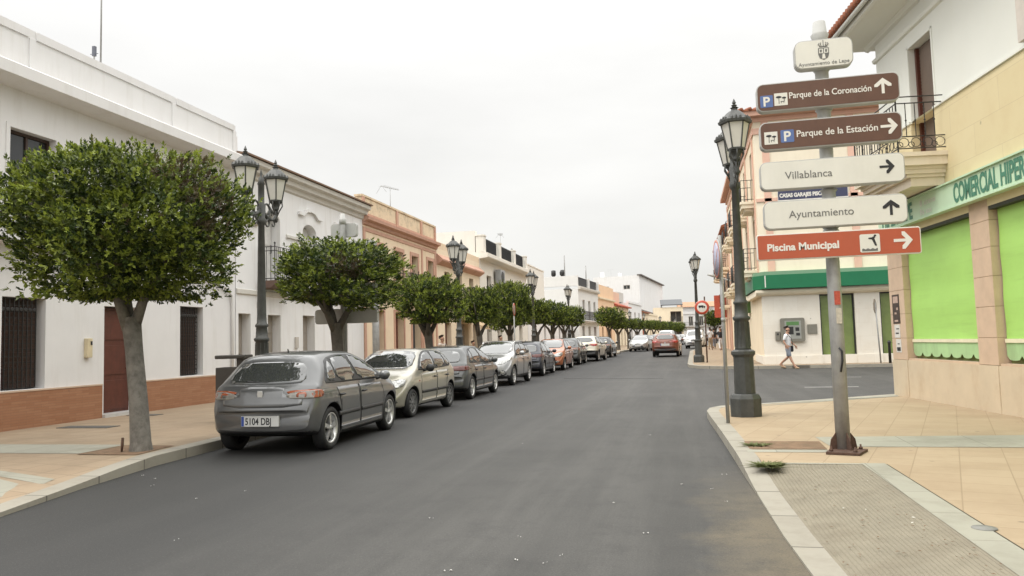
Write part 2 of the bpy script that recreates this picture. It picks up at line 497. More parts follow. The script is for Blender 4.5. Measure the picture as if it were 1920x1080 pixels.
ROOFG = mat('flat_roof', (0.3, 0.28, 0.26), 0.9, 0.1)
ASPH = asphalt()
KERBM = tiles('kerb_stone', lin(156, 151, 139), lin(147, 142, 130), lin(100, 95, 87), 3.0, 0.95, 0.012, 0.0, dirt=lin(120, 112, 100), dirt_amt=0.55, dscale=3)
PAVER = tiles('ochre_paving', lin(166, 148, 122), lin(160, 141, 115), lin(146, 128, 103), 0.42, 0.42, 0.006, 0.0, dirt=lin(140, 121, 96), dirt_amt=0.7, rot=0.30, dscale=1.1)
PAVEL = tiles('tan_paving', lin(156, 138, 115), lin(150, 131, 108), lin(130, 113, 92), 0.42, 0.42, 0.008, 0.0, dirt=lin(122, 106, 87), dirt_amt=0.75, rot=0.12, dscale=1.1)
PAVEG = tiles('greenish_band_paving', lin(157, 155, 141), lin(149, 147, 134), lin(126, 124, 112), 0.8, 0.8, 0.006, 0.0, dirt=lin(120, 116, 102), dirt_amt=0.75, rot=0.02)
CONC = mat('ribbed_concrete', lin(130, 123, 107), 0.9, 0.12, 3, 0.25, 40, stain=lin(104, 94, 78), stain_amt=0.6, stain_scale=(1.5, 1.5, 1.5))
EARTH = mat('dry_earth', lin(122, 98, 76), 0.95, 0.25, 6, 0.8, 30, stain=(0.06, 0.07, 0.03), stain_amt=0.7, stain_scale=(3, 3, 3))
GROUND = mat('ground_earth', (0.2, 0.18, 0.14), 0.95, 0.2, 0.4)
SKIN = mat('skin', (0.42, 0.24, 0.16), 0.55, 0.08, 20)
HAIR = mat('hair', (0.035, 0.022, 0.016), 0.6, 0.2, 30)
WCLOTH = mat('white_cloth', (0.72, 0.72, 0.72), 0.85, 0.05, 8)
GCLOTH = mat('grey_denim', (0.22, 0.24, 0.28), 0.85, 0.1, 12)
BCLOTH = mat('black_cloth', (0.03, 0.03, 0.035), 0.85, 0.1, 12)
KHAKI = mat('khaki_cloth', (0.33, 0.25, 0.16), 0.85, 0.1, 12)


def text(s, size, m, parent, name='lettering', loc=(0, 0, 0), rot=(math.pi / 2, 0, 0), align='LEFT', bold=0.0, sx=1.0, ext=0.0015, space=1.0):
    cu = bpy.data.curves.new('t', 'FONT')
    cu.body = s; cu.size = size; cu.extrude = ext; cu.offset = bold
    cu.align_x = align; cu.space_character = space
    o = bpy.data.objects.new('t', cu); COL.objects.link(o)
    dg = bpy.context.evaluated_depsgraph_get()
    me = bpy.data.meshes.new_from_object(o.evaluated_get(dg))
    bpy.data.objects.remove(o); bpy.data.curves.remove(cu)
    me.materials.clear(); me.materials.append(m)
    ob = link(name, me, parent)
    ob.location = loc; ob.rotation_euler = rot; ob.scale = (sx, 1, 1)
    return ob


def rrect(x0, z0, x1, z1, r, n=5):
    pts = []
    for cx, cz, a0 in ((x1 - r, z1 - r, 0), (x0 + r, z1 - r, 90), (x0 + r, z0 + r, 180), (x1 - r, z0 + r, 270)):
        for k in range(n + 1):
            a = R_(a0 + 90 * k / n)
            pts.append((cx + r * math.cos(a), cz + r * math.sin(a)))
    return pts


# ---------------------------------------------------------------- ground, road, pavements
def interp(pts, y):
    for (y0, x0), (y1, x1) in zip(pts, pts[1:]):
        if y <= y1: return x0 + (x1 - x0) * (max(y, y0) - y0) / (y1 - y0)
    return pts[-1][1]


YS = [-40, -20, -10] + [i * 1.0 for i in range(0, 140, 2)] + [150, 165, 180, 200, 230, 280, 400, 700]
mb = MB()
vs = [(x, y, zr(y) - 0.06) for y in YS + [1500] for x in (-900, -40, 40, 900)]
mb.add(vs, [(i * 4 + k, i * 4 + k + 1, i * 4 + 5 + k, i * 4 + 4 + k) for i in range(len(YS)) for k in range(3)])
tag(mb.build('ground', GROUND), 'bare ground under and beyond the street', 'ground', kind='structure')
mb = MB()
YR = [y for y in YS if y <= 280]
vs = [(x, y, zr(y)) for y in YR for x in (-12, -6, 0, 6, 60)]
mb.add(vs, [(i * 5 + k, i * 5 + k + 1, i * 5 + 6 + k, i * 5 + 5 + k) for i in range(len(YR) - 1) for k in range(4)])
tag(mb.build('road', ASPH), 'grey asphalt street and its side street', 'road', kind='structure')

KL = [(-20, -5.0), (-8, -5.25), (0, -5.6), (5.5, -6.2), (7.3, -6.63), (8.8, -6.88), (10.5, -6.98), (20, -7.25), (28, -7.45), (42, -7.72),
      (54.5, -7.95), (57, -6.4), (58.5, -5.4), (61, -5.15), (66, -5.55), (109, -1.9), (160, 2.6), (230, 9)]
FACL = [(-20, -12.2), (60, -12.2), (230, 2.6)]


def hleft(y):
    return 0.045 + 0.09 * min(1, max(0, (y - 6.9) / 1.6))


ROWS = sorted(set([y for y, _ in KL] + [i * 1.0 for i in range(-18, 60, 2)] + [62 + 6 * i for i in range(28)]))
ROWS = [y for y in ROWS if -20 <= y <= 228]
kb, pv = MB(), MB()
kv, pvv = [], []
for y in ROWS:
    x, z, h = interp(KL, y), zr(y), hleft(y)
    kv += [(x, y, z - 0.05), (x, y, z + h), (x - 0.27, y, z + h), (x - 0.27, y, z - 0.05)]
    fx = interp(FACL, y)
    pvv += [(x - 0.27, y, z + h - 0.004), (x - 1.4 if x - 1.4 > fx else fx + .2, y, z + 0.13), (fx - 0.3, y, z + 0.131)]
n = len(ROWS)
kb.add(kv, [(i * 4 + k, i * 4 + k + 1, i * 4 + 5 + k, i * 4 + 4 + k) for i in range(n - 1) for k in range(3)])
pv.add(pvv, [(i * 3 + k, i * 3 + k + 1, i * 3 + 4 + k, i * 3 + 3 + k) for i in range(n - 1) for k in range(2)])
tag(kb.build('kerb', KERBM, fixn=True), 'grey stone kerb along the row of parked cars', 'kerb', kind='structure')
tag(pv.build('pavement', PAVEL, fixn=True), 'tan tiled pavement under the row of clipped trees', 'pavement', kind='structure')
# pale bands and the slabs of the dropped kerb, laid on the slope of the pavement
def zleft(x, y):
    k = interp(KL, y); h = hleft(y) - .004
    a, b = k - .27, k - 1.4
    if x >= a: return h
    return .13 if x <= b else h + (.13 - h) * (a - x) / (a - b)


def lay(mb, c, dz=.004, n=6):
    """sheet between four corners following the pavement"""
    vs = []
    for i in range(n + 1):
        for k in range(n + 1):
            s_, t = i / n, k / n
            x = (c[0][0] * (1 - s_) + c[1][0] * s_) * (1 - t) + (c[3][0] * (1 - s_) + c[2][0] * s_) * t
            y = (c[0][1] * (1 - s_) + c[1][1] * s_) * (1 - t) + (c[3][1] * (1 - s_) + c[2][1] * s_) * t
            vs.append((x, y, zleft(x, y) + dz))
    mb.add(vs, [(i * (n + 1) + k, (i + 1) * (n + 1) + k, (i + 1) * (n + 1) + k + 1, i * (n + 1) + k + 1) for i in range(n) for k in range(n)])


mb = MB()
lay(mb, ((-12.15, 8.95), (-8.2, 8.95), (-8.2, 9.85), (-12.15, 9.85)))
lay(mb, ((-8.2, 3.0), (-6.35, 3.0), (-6.98, 7.0), (-8.15, 7.35)))
lay(mb, ((-12.15, 7.35), (-8.15, 7.4), (-8.15, 7.62), (-12.15, 7.6)))
lay(mb, ((-8.15, 7.4), (-7.02, 7.15), (-7.1, 7.4), (-8.15, 7.62)))
lay(mb, ((-12.15, 20.9), (-8.2, 20.9), (-8.2, 21.7), (-12.15, 21.7)))
tag(mb.build('pavement_band', PAVEG, fixn=True), 'pale greenish paving bands across the tan pavement', 'paving band', kind='structure')

# corner pavement with the directional sign
KR = [(1.05, -14), (.95, -4), (.86, 2.5), (.70, 5.1), (.645, 6.0), (.60, 7.4), (.555, 8.5), (.52, 9.5), (.45, 11.5), (.36, 13.6), (.33, 14.6),
      (.40, 15.2), (.62, 15.62), (1.1, 15.9), (2.2, 16.6), (3.6, 17.6), (5.2, 18.7), (9, 20.4), (40, 30)]


def inset(pts, d):
    out = []
    for i, p in enumerate(pts):
        a, b = Vector(pts[max(i - 1, 0)]), Vector(pts[min(i + 1, len(pts) - 1)])
        t = (b - a).normalized()
        out.append((p[0] + t.y * d, p[1] - t.x * d))
    return out


def hright(p):
    return 0.018 + 0.112 * min(1, max(0, (p[1] - 7.6) / 1.5))


def dense(pts, step):
    out = [pts[0]]
    for a, b in zip(pts, pts[1:]):
        L = math.dist(a, b); k = max(1, int(L / step))
        out += [(a[0] + (b[0] - a[0]) * i / k, a[1] + (b[1] - a[1]) * i / k) for i in range(1, k + 1)]
    return out


KRd = dense(KR, 0.5)
KRi = inset(KRd, 0.21)
kb = MB(); kv = []
for p, q in zip(KRd, KRi):
    h = hright(p); z = zr(p[1])
    kv += [(p[0], p[1], z - .05), (p[0], p[1], z + h), (q[0], q[1], z + h), (q[0], q[1], z - .05)]
kb.add(kv, [(i * 4 + k, i * 4 + k + 1, i * 4 + 5 + k, i * 4 + 4 + k) for i in range(len(KRd) - 1) for k in range(3)])
tag(kb.build('kerb', KERBM, fixn=True), 'pale kerb curving round the signpost corner', 'kerb', kind='structure')
ki = [q for q in KRi if q[1] >= 8.62]
poly = [(2.05, -14), (1.985, 8.62), (ki[0][0], 8.62)] + ki + [(60, 34), (60, 10), (9.5, 10), (7.2, -14)]
bm = bmesh.new()
f = bm.faces.new([bm.verts.new((x, y, 0.127)) for x, y in poly])
bmesh.ops.triangulate(bm, faces=[f])
bmesh.ops.recalc_face_normals(bm, faces=bm.faces)
me = bpy.data.meshes.new('pavement'); bm.to_mesh(me); bm.free(); me.materials.append(PAVER)
tag(link('pavement', me), 'ochre tiled pavement round the signpost', 'pavement', kind='structure')
mb = MB()
mb.quad((1.77, -14, .131), (2.03, -14, .131), (1.97, 8.66, .131), (1.74, 8.66, .131))
mb.quad((1.66, 9.9, .131), (4.95, 9.85, .131), (4.95, 11.05, .131), (1.62, 10.8, .131))
mb.quad((.66, 9.42, .1305), (1.7, 9.42, .1305), (1.7, 9.62, .1305), (.66, 9.62, .1305))
mb.quad((.74, 8.60, .1285), (1.75, 8.60, .1285), (1.75, 8.66, .1285), (.74, 8.66, .1285))
mb.quad((.62, 15.0, .131), (1.1, 15.35, .131), (3.2, 16.95, .131), (4.35, 17.5, .131))
mb.quad((4.35, 17.5, .131), (4.4, 18.0, .131), (2.2, 16.4, .131), (1.1, 15.65, .131))
tag(mb.build('pavement_band', PAVEG), 'pale stone bands edging the ribbed ramp', 'paving band', kind='structure')
# ribbed ramp
mb = MB()
NX, ys = 56, [-14, -6, 0, 3, 4, 5, 6, 7, 7.6, 8.1, 8.4, 8.63]
vs = []
for y in ys:
    x0 = min((abs(q[1] - y), q[0]) for q in KRi)[1] - .005
    last = y > 8.5
    for k in range(NX + 1):
        t = k / NX
        zk = hright((0, y)) - .003
        z = zk + (0.124 - zk) * t ** 0.8 + (0.006 if k % 2 else 0) if not last else .1265
        vs.append((x0 + (1.765 - x0) * t, y, z))
mb.add(vs, [(i * (NX + 1) + k, i * (NX + 1) + k + 1, (i + 1) * (NX + 1) + k + 1, (i + 1) * (NX + 1) + k) for i in range(len(ys) - 1) for k in range(NX)])
tag(mb.build('kerb_ramp', CONC), 'ribbed grey concrete dropped kerb ramp', 'ramp', kind='structure')
# pit of bare earth with a frame, next to the post
mb = MB()
mb.quad((.70, 9.66, .1325), (1.58, 9.66, .1325), (1.6, 10.36, .1325), (.68, 10.36, .1325))
tag(mb.build('tree_pit', EARTH), 'empty rectangle of bare reddish earth by the kerb', 'tree pit', kind='structure')
mb = MB()
mb.quad((-8.15, 8.85, .139), (-7.2, 8.85, .139), (-7.3, 9.75, .139), (-8.15, 9.75, .139))
tag(mb.build('tree_pit', EARTH), 'earth pit round the foot of the big clipped tree', 'tree pit', kind='structure')
# far corner pavement by the bank
KF = [(60, 33.9), (20, 34.0), (8, 34.1), (3.1, 34.25), (1.5, 34.7), (.5, 35.6), (.12, 36.8), (.05, 38), (.12, 44), (.3, 60), (1.5, 76), (5.0, 115), (9.5, 165), (15, 228)]
KFd = dense(KF, 2.0); KFi = inset(KFd, 0.25)
kb = MB(); kv = []
for p, q in zip(KFd, KFi):
    z = zr(p[1])
    kv += [(p[0], p[1], z - .05), (p[0], p[1], z + .13), (q[0], q[1], z + .13), (q[0], q[1], z - .05)]
kb.add(kv, [(i * 4 + k, i * 4 + k + 1, i * 4 + 5 + k, i * 4 + 4 + k) for i in range(len(KFd) - 1) for k in range(3)])
tag(kb.build('kerb', KERBM, fixn=True), 'kerb round the bank corner across the side street', 'kerb', kind='structure')
mb = MB()
pr = [q for q in KFi if q[0] > 1.2 and q[1] < 36]
st = [q for q in KFi if q not in pr]
vs, fs = [], []
for q in pr: vs += [(q[0], q[1], zr(q[1]) + .126), (max(q[0], 1.7), 36.5, zr(36.5) + .126)]
fs += [(2 * i, 2 * i + 1, 2 * i + 3, 2 * i + 2) for i in range(len(pr) - 1)]
b = len(vs)
for q in st:
    xx = max(q[0] + 2.0, 3.8 + .085 * max(0, q[1] - 75))
    vs += [(q[0], q[1], zr(q[1]) + .126), (xx if q[1] > 36.6 else 1.7, max(q[1], 36.5), zr(max(q[1], 36.5)) + .126)]
fs += [(b + 2 * i, b + 2 * i + 1, b + 2 * i + 3, b + 2 * i + 2) for i in range(len(st) - 1)]
fs.append((2 * (len(pr) - 1), 2 * (len(pr) - 1) + 1, b + 1, b))
mb.add(vs, fs)
tag(mb.build('pavement', PAVEL, fixn=True), 'tan tiled pavement in front of the bank', 'pavement', kind='structure')
# road markings of the side street, trench drain
mb = MB()
for x0, x1, y0, y1 in ((3.2, 4.6, 22.6, 22.75), (6.6, 9.4, 31.6, 31.9), (4.9, 5.7, 27.5, 27.62), (1.0, 2.0, 33.6, 33.7)):
    mb.quad((x0, y0, .004), (x1, y0 - .05, .004), (x1, y1 - .05, .004), (x0, y1, .004))
tag(mb.build('road_marking', mat('worn_white_paint', (0.36, 0.35, 0.33), 0.8, 0.3, 8)), 'worn white paint marks in the side street', 'road marking', kind='structure')
mb = MB()
for k in range(46):
    x = -4.75 + k * 0.085; y = 30.05 - k * 0.0265
    mb.box(x, y - .16, .001, x + .04, y + .16, .008)
mb.quad((-4.8, 29.86, .003), (-.8, 28.68, .003), (-.8, 29.1, .003), (-4.8, 30.28, .003), 1)
tag(mb.build('drain_grate', [IRON, mat('drain_frame', (0.075, 0.072, 0.068), .9)]), 'dark trench drain crossing the street', 'drain grate', kind='structure')


# ---------------------------------------------------------------- buildings
# local frame of a building: x along its street front, -y towards the street, z up
def wall_panel(mb, x0, x1, z0, z1, holes, y=0.0, reveal=0.2, mi=0, rmi=None):
    """front plane with real openings; each hole (hx0, hx1, hz0, hz1[, reveal[, arch]]) gets jambs, head and sill"""
    rmi = mi if rmi is None else rmi
    xs = sorted(set([x0, x1] + [h[0] for h in holes] + [h[1] for h in holes]))
    zs = sorted(set([z0, z1] + [h[2] for h in holes] + [h[3] for h in holes]))
    for a, b in zip(xs, xs[1:]):
        run = None
        for c, d in zip(zs, zs[1:]):
            inside = any(h[0] <= a + 1e-6 and b - 1e-6 <= h[1] and h[2] <= c + 1e-6 and d - 1e-6 <= h[3] for h in holes)
            if not inside: mb.quad((a, y, c), (b, y, c), (b, y, d), (a, y, d), mi)
    for h in holes:
        a, b, c, d = h[:4]
        r = h[4] if len(h) > 4 else reveal
        mb.quad((a, y, c), (a, y, d), (a, y + r, d), (a, y + r, c), rmi)
        mb.quad((b, y, d), (b, y, c), (b, y + r, c), (b, y + r, d), rmi)
        mb.quad((a, y, d), (b, y, d), (b, y + r, d), (a, y + r, d), rmi)
        mb.quad((a, y, c), (a, y + r, c), (b, y + r, c), (b, y, c), rmi)


def shell(mb, w, h, dep, holes, z0=-0.2, mi=0, left_holes=None, roof_mi=1):
    wall_panel(mb, 0, w, z0, h, holes, mi=mi)
    if not left_holes: mb.quad((0, dep, z0), (0, 0, z0), (0, 0, h), (0, dep, h), mi)
    mb.quad((w, 0, z0), (w, dep, z0), (w, dep, h), (w, 0, h), mi)
    mb.quad((w, dep, z0), (0, dep, z0), (0, dep, h), (w, dep, h), mi)
    mb.quad((0, 0, h), (w, 0, h), (w, dep, h), (0, dep, h), roof_mi)


def strip(mb, x0, x1, prof, mi=0):
    """moulding along x; prof = [(out, z)...], out measured towards the street"""
    mb.prism([(-o, z) for o, z in prof], x0, x1, 'x', mi)


def bld(name, label, org, rz, group=None, cat='building'):
    return empty(name, org, rz, label, cat, group)


def window(root, a, b, c, d, y, frame=GREYD, glass=GLASS, bars=1, ft=0.06, rows=0):
    mb = MB()
    mb.box(a + .002, y - .05, c + .002, a + ft, y + .02, d - .002); mb.box(b - ft, y - .05, c + .002, b - .002, y + .02, d - .002)
    mb.box(a + ft, y - .05, c + .002, b - ft, y + .02, c + ft); mb.box(a + ft, y - .05, d - ft, b - ft, y + .02, d - .002)
    for k in range(bars):
        x = a + (b - a) * (k + 1) / (bars + 1)
        mb.box(x - ft * .4, y - .045, c + ft, x + ft * .4, y + .015, d - ft)
    for k in range(rows):
        z = c + (d - c) * (k + 1) / (rows + 1)
        mb.box(a + ft, y - .04, z - ft * .35, b - ft, y + .01, z + ft * .35)
    f = mb.build('window', frame, root)
    m2 = MB(); m2.box(a + .01, y - .012, c + .01, b - .01, y + .004, d - .01)
    m2.build('pane', glass, f)
    return f


def door(root, a, b, c, d, y, m=GREYD, hm=CHROME, panels=3, name='door', two=False):
    mb = MB()
    mb.box(a + .005, y, c, b - .005, y + .05, d - .005)
    leaf = [(a, b)] if not two else [(a, (a + b) / 2), ((a + b) / 2, b)]
    for l0, l1 in leaf:
        for k in range(panels):
            z0 = c + (d - c) * (k + .08) / panels; z1 = c + (d - c) * (k + .92) / panels
            mb.box(l0 + .09, y - .018, z0, l1 - .09, y - .001, z1)
    if two: mb.box((a + b) / 2 - .02, y - .025, c, (a + b) / 2 + .02, y - .001, d - .01)
    o = mb.build(name, m, root, bevel=.006)
    h = MB(); hx = b - .14 if not two else (a + b) / 2 + .07
    h.tube([(hx, y - .03, c + .95), (hx, y - .07, c + .95), (hx, y - .07, c + 1.2), (hx, y - .03, c + 1.2)], .012, 6)
    h.build('handle', hm, o)
    return o


def slats(root, a, b, c, d, y, m, pitch=.06, name='roller_shutter'):
    mb = MB(); n = max(2, int((d - c) / pitch))
    for k in range(n):
        z0 = c + (d - c) * k / n; z1 = c + (d - c) * (k + 1) / n
        mb.quad((a, y, z0), (b, y, z0), (b, y - .014, z1 - .006), (a, y - .014, z1 - .006))
        mb.quad((a, y - .014, z1 - .006), (b, y - .014, z1 - .006), (b, y, z1), (a, y, z1))
    return mb.build(name, m, root)


def surround(root, a, b, c, d, t=.12, o=.03, m=SALMON, sill=True, name='window_surround'):
    mb = MB()
    mb.box(a - t, -o, c, a, .0 - .001, d + t); mb.box(b, -o, c, b + t, -.001, d + t); mb.box(a, -o, d, b, -.001, d + t)
    if sill: mb.box(a - t, -o - .04, c - .1, b + t, -.001, c)
    return mb.build(name, m, root)


def railing(root, x0, x1, z0, z1, out, pitch=.11, m=IRON, sides=True, name='railing'):
    mb = MB(); r = .009
    def bar(p, q, rr=r): mb.tube([p, q], rr, 5, smooth=False)
    for z in (z0 + .06, z1 - .12, z1):
        bar((x0, -out, z), (x1, -out, z), .013)
        if sides: bar((x0, -out, z), (x0, 0, z), .013); bar((x1, -out, z), (x1, 0, z), .013)
    k = max(1, int((x1 - x0) / pitch))
    for i in range(k + 1):
        x = x0 + (x1 - x0) * i / k
        bar((x, -out, z0), (x, -out, z1))
        if i % 2: mb.lathe([(0, -.03), (.02, -.01), (.02, .01), (0, .03)], x, -out, (z0 + z1) / 2, 6)
    if sides:
        k = max(1, int(out / pitch))
        for i in range(1, k):
            for x in (x0, x1): bar((x, -out * i / k, z0), (x, -out * i / k, z1))
    for x in (x0, x1):
        bar((x, -out, z0), (x, -out, z1 + .08), .016); mb.lathe([(0, -.04), (.035, 0), (0, .045)], x, -out, z1 + .1, 8)
    return mb.build(name, m, root)


def grille(root, a, b, c, d, y, m=IRON, pitch=.09, name='window_grille'):
    mb = MB()
    k = int((b - a) / pitch)
    for i in range(k + 1):
        x = a + (b - a) * i / k
        mb.box(x - .008, y - .008, c, x + .008, y + .008, d)
    nz = int((d - c) / .12)
    for i in range(nz + 1):
        z = c + (d - c) * i / nz
        mb.box(a, y + .009, z - .007, b, y + .02, z + .007)
    for i in range(k):
        mb.lathe([(.03, -.005), (.042, 0), (.03, .005)], a + (b - a) * (i + .5) / k, y - .012, d - .2, 10, axis='y')
    return mb.build(name, m, root)


def antenna(loc, h, label, kind='yagi', rz=0.0):
    t = empty('tv_antenna' if kind != 'whip' else 'whip_aerial', loc, rz, label, 'aerial')
    mb = MB(); mb.tube([(0, 0, 0), (0, 0, h)], [.02, .014], 6); mb.build('mast', STEEL, t)
    mb = MB()
    if kind == 'yagi':
        mb.tube([(-.6, 0, h - .05), (.6, 0, h - .05)], .012, 5)
        for k in range(9): mb.tube([(-.55 + k * .13, -.22 + .012 * k, h - .03), (-.55 + k * .13, .22 - .012 * k, h - .03)], .006, 4)
        mb.tube([(-.6, -.3, h - .35), (-.6, 0, h), (-.6, .3, h - .35)], .008, 4)
        mb.build('aerial_array', STEEL, t)
    elif kind == 'dish':
        mb.lathe([(0, 0), (.2, .03), (.36, .1), (.42, .16), (.41, .16), (.35, .12), (.2, .05), (0, .02)], 0, -.1, h, 18, axis='y')
        mb.tube([(0, -.08, h - .35), (0, .45, h - .1)], .012, 5)
        mb.build('dish', mat('dish_grey', (.55, .55, .54), .5), t)
    elif kind == 'box':
        mb.box(-.035, -.03, h - .2, .035, .03, h + .02); mb.tube([(-.1, 0, h - .15), (.1, 0, h - .15)], .008, 5)
        mb.build('receiver', mat('receiver_grey', (.12, .13, .16), .5), t)
    return t


LZ = R_(90)
# --- 1: big white corner house with wood grilled windows (front x = -12.2, y 6 .. 18.85)
B1 = bld('white_house', 'large white two storey house with plain panelled parapet and brick plinth behind the biggest tree', (-12.2, 4.0, 0), LZ)
o = -4.0
H1 = [(7.46, 8.44, .86, 2.6, .26), (9.98, 10.98, .13, 2.52, .3), (12.5, 13.42, .88, 2.62, .26), (7.55, 8.62, 4.2, 5.8, .25), (3.2, 4.2, .86, 2.6, .26),
      (3.2, 4.2, 4.2, 5.8, .25), (12.45, 13.4, 4.0, 5.8, .25), (10.05, 10.95, 3.75, 5.8, .25)]
mb = MB(); shell(mb, 14.86, 6.9, 11, H1); mb.build('wall', [W_, ROOFG], B1)
mb = MB()
strip(mb, -.05, 14.9, [(0, 6.55), (.42, 6.62), (.46, 6.64), (.46, 6.86), (.40, 6.9), (0, 6.9)])
mb.build('cornice', W_, B1)
mb = MB()
mb.box(0, -.001 - .02, 6.901, 14.86, .25, 7.83)
for a, b in ((-.02, 2.6), (2.75, 7.9), (8.05, 12.1), (12.25, 14.75)):
    mb.box(a + .03, -.05, 7.66, b, -.0215, 7.82)
for x in (2.6, 7.92, 12.12, 14.72): mb.box(x, -.052, 6.93, x + .14, -.0215, 7.655)
mb.box(14.86, .0, 6.9, 14.99, .25, 7.55)
mb.build('parapet', W_, B1)
mb = MB()
for a, b in ((-.3, 9.9), (11.0, 14.8)): mb.box(a, -.045, -.05, b, -.001, .82); mb.box(a, -.052, .821, b, -.001, .85, 1)
mb.build('plinth', [BRICKY, mat('plinth_cap', lin(196, 172, 150), .8)], B1)
mb = MB(); strip(mb, -.1, 8.9, [(0, 3.55), (.35, 3.62), (.35, 3.82), (0, 3.85)]); mb.build('ledge', W_, B1)
for a, b, c, d, r in (H1[0], H1[2], H1[4]):
    slats(B1, a + .03, b - .03, c + .02, d - .02, .2, DKBROWN, .085)
    grille(B1, a + .02, b - .17, c + .03, d - .03, .06)
for a, b, c, d, r in (H1[3], H1[5], H1[6], H1[7]): window(B1, a, b, c, d, .2, DKBROWN, GLASS, 1)
for a, b, c, d, r in (H1[3], H1[5], H1[6]): surround(B1, a, b, c, d, .08, .02, W_)
door(B1, 9.98, 10.98, .2, 2.5, .2, BROWNW, CHROME, 3)
mb = MB(); mb.box(9.9, -.12, .13, 11.05, .28, .2); mb.build('doorstep', mat('marble_step', (.55, .54, .52), .4), B1)
mb = MB(); mb.box(9.42, -.09, 1.42, 9.56, -.001, 1.82); o2 = mb.build('intercom', mat('intercom_beige', lin(205, 192, 160), .5), B1, bevel=.01)
mb = MB(); mb.box(9.5, -.096, 1.68, 9.55, -.0905, 1.76); mb.build('speaker_grille', INK, o2)
mb = MB(); mb.tube([(12.9, -.06, 3.5), (14.3, -.07, 3.2), (14.62, -.06, 3.0), (14.66, -.05, 2.7), (14.66, -.05, .15)], .035, 8); mb.build('drainpipe', W_, B1)
antenna((-12.6, 14.25, 7.8), 3.4, 'thin whip aerial standing on the white parapet', 'whip')
antenna((-12.55, 14.0, 7.8), .5, 'short mast with a small dark receiver on the white parapet', 'box')

# --- 2: white house with classical cornice
B2 = bld('white_house', 'white plastered house with stepped grey cornice and arched upper windows', (-12.2, 18.9, 0), LZ)
H2 = [(.12, .74, .13, 2.52, .32), (1.66, 2.4, .13, 2.52, .32), (3.8, 4.62, .13, 2.56, .32), (6.4, 7.2, .13, 2.56, .32),
      (1.5, 2.4, 3.5, 5.7, .34), (3.84, 4.8, 3.5, 5.62, .34), (6.4, 7.3, 3.5, 5.62, .34)]
mb = MB(); shell(mb, 8.62, 7.0, 10, H2)
for a, b in ((1.5, 2.4), (3.84, 4.8), (6.4, 7.3)):       # segmental heads
    cz, hw = (5.7 if a == 1.5 else 5.62), (b - a) / 2
    for s in (-1, 1):
        pts = [((a + b) / 2 + s * hw, cz)] + [((a + b) / 2 + s * hw * math.cos(t), cz - .3 + .3 * math.sin(t)) for t in np.linspace(0, math.pi / 2, 7)]
        mb.prism(pts, .003, .3, 'y')
mb.build('wall', [W2, ROOFG], B2)
mb = MB(); strip(mb, -.02, 8.7, [(0, 6.45), (.06, 6.5), (.08, 6.62), (.2, 6.66), (.22, 6.78), (.34, 6.84), (.36, 6.97), (0, 6.99)])
strip(mb, 0, 8.62, [(0, 3.05), (.05, 3.08), (.05, 3.2), (0, 3.22)])
strip(mb, -.03, 1.1, [(0, 5.12), (.1, 5.15), (.1, 5.24), (0, 5.26)]); strip(mb, 2.75, 3.6, [(0, 4.98), (.06, 5.0), (.06, 5.08), (0, 5.1)])
mb.build('cornice', mat('grey_white_moulding', (.62, .60, .55), .9, .04, 2, stain=(.4, .38, .33), stain_amt=.5), B2)
mb = MB(); strip(mb, -.03, 8.75, [(-.4, 7.01), (.42, 6.991), (.42, 7.04), (-.4, 7.2)]); mb.build('roof_edge', mat('brown_tile_edge', lin(120, 96, 78), .85, .2, 5), B2)
for a, b, c, d, r in H2[:4]: door(B2, a, b, c, d, .28, GREYD, IRON, 4)
for a, b, c, d, r in H2[4:]: door(B2, a, b, c, d, .3, mat('white_shutter', (.62, .61, .58), .6), IRON, 2, name='balcony_door')
for a, b in ((3.84, 4.8), (6.4, 7.3)):
    mb = MB(); m = (a + b) / 2
    pts = [(a - .32, 5.86), (a - .3, 5.98), (a, 5.98), (m - .25, 6.12), (m, 6.15), (m + .25, 6.12), (b, 5.98), (b + .3, 5.98), (b + .32, 5.86), (b + .02, 5.86), (m + .25, 6.02), (m, 6.05), (m - .25, 6.02), (a - .02, 5.86)]
    mb.prism(pts, -.09, -.001, 'y'); mb.build('window_hood', W2, B2)
def balcony(root, x0, x1, z, out, slabm, h=1.0, th=.16):
    mb = MB(); strip(mb, x0, x1, [(0, z - th - .06), (out - .18, z - th - .04), (out - .1, z - th), (out, z - .08), (out, z), (0, z)])
    s = mb.build('balcony', slabm, root); railing(root, x0 + .05, x1 - .05, z, z + h, out - .06, name='balcony_railing'); return s
balcony(B2, 1.1, 2.75, 3.5, .6, mat('balcony_rust', (.14, .09, .07), .8), 1.0)
balcony(B2, 3.5, 5.1, 3.5, .35, W2, 1.0); balcony(B2, 6.1, 7.6, 3.5, .35, W2, 1.0)
mb = MB(); mb.box(1.05, -.03, 2.7, 1.22, -.001, 2.88); mb.build('house_number', mat('ceramic_tile', (.6, .58, .55), .4), B2)
mb = MB(); mb.box(3.25, -.06, 1.5, 3.42, -.001, 1.85); mb.build('meter_box', GREYS, B2)

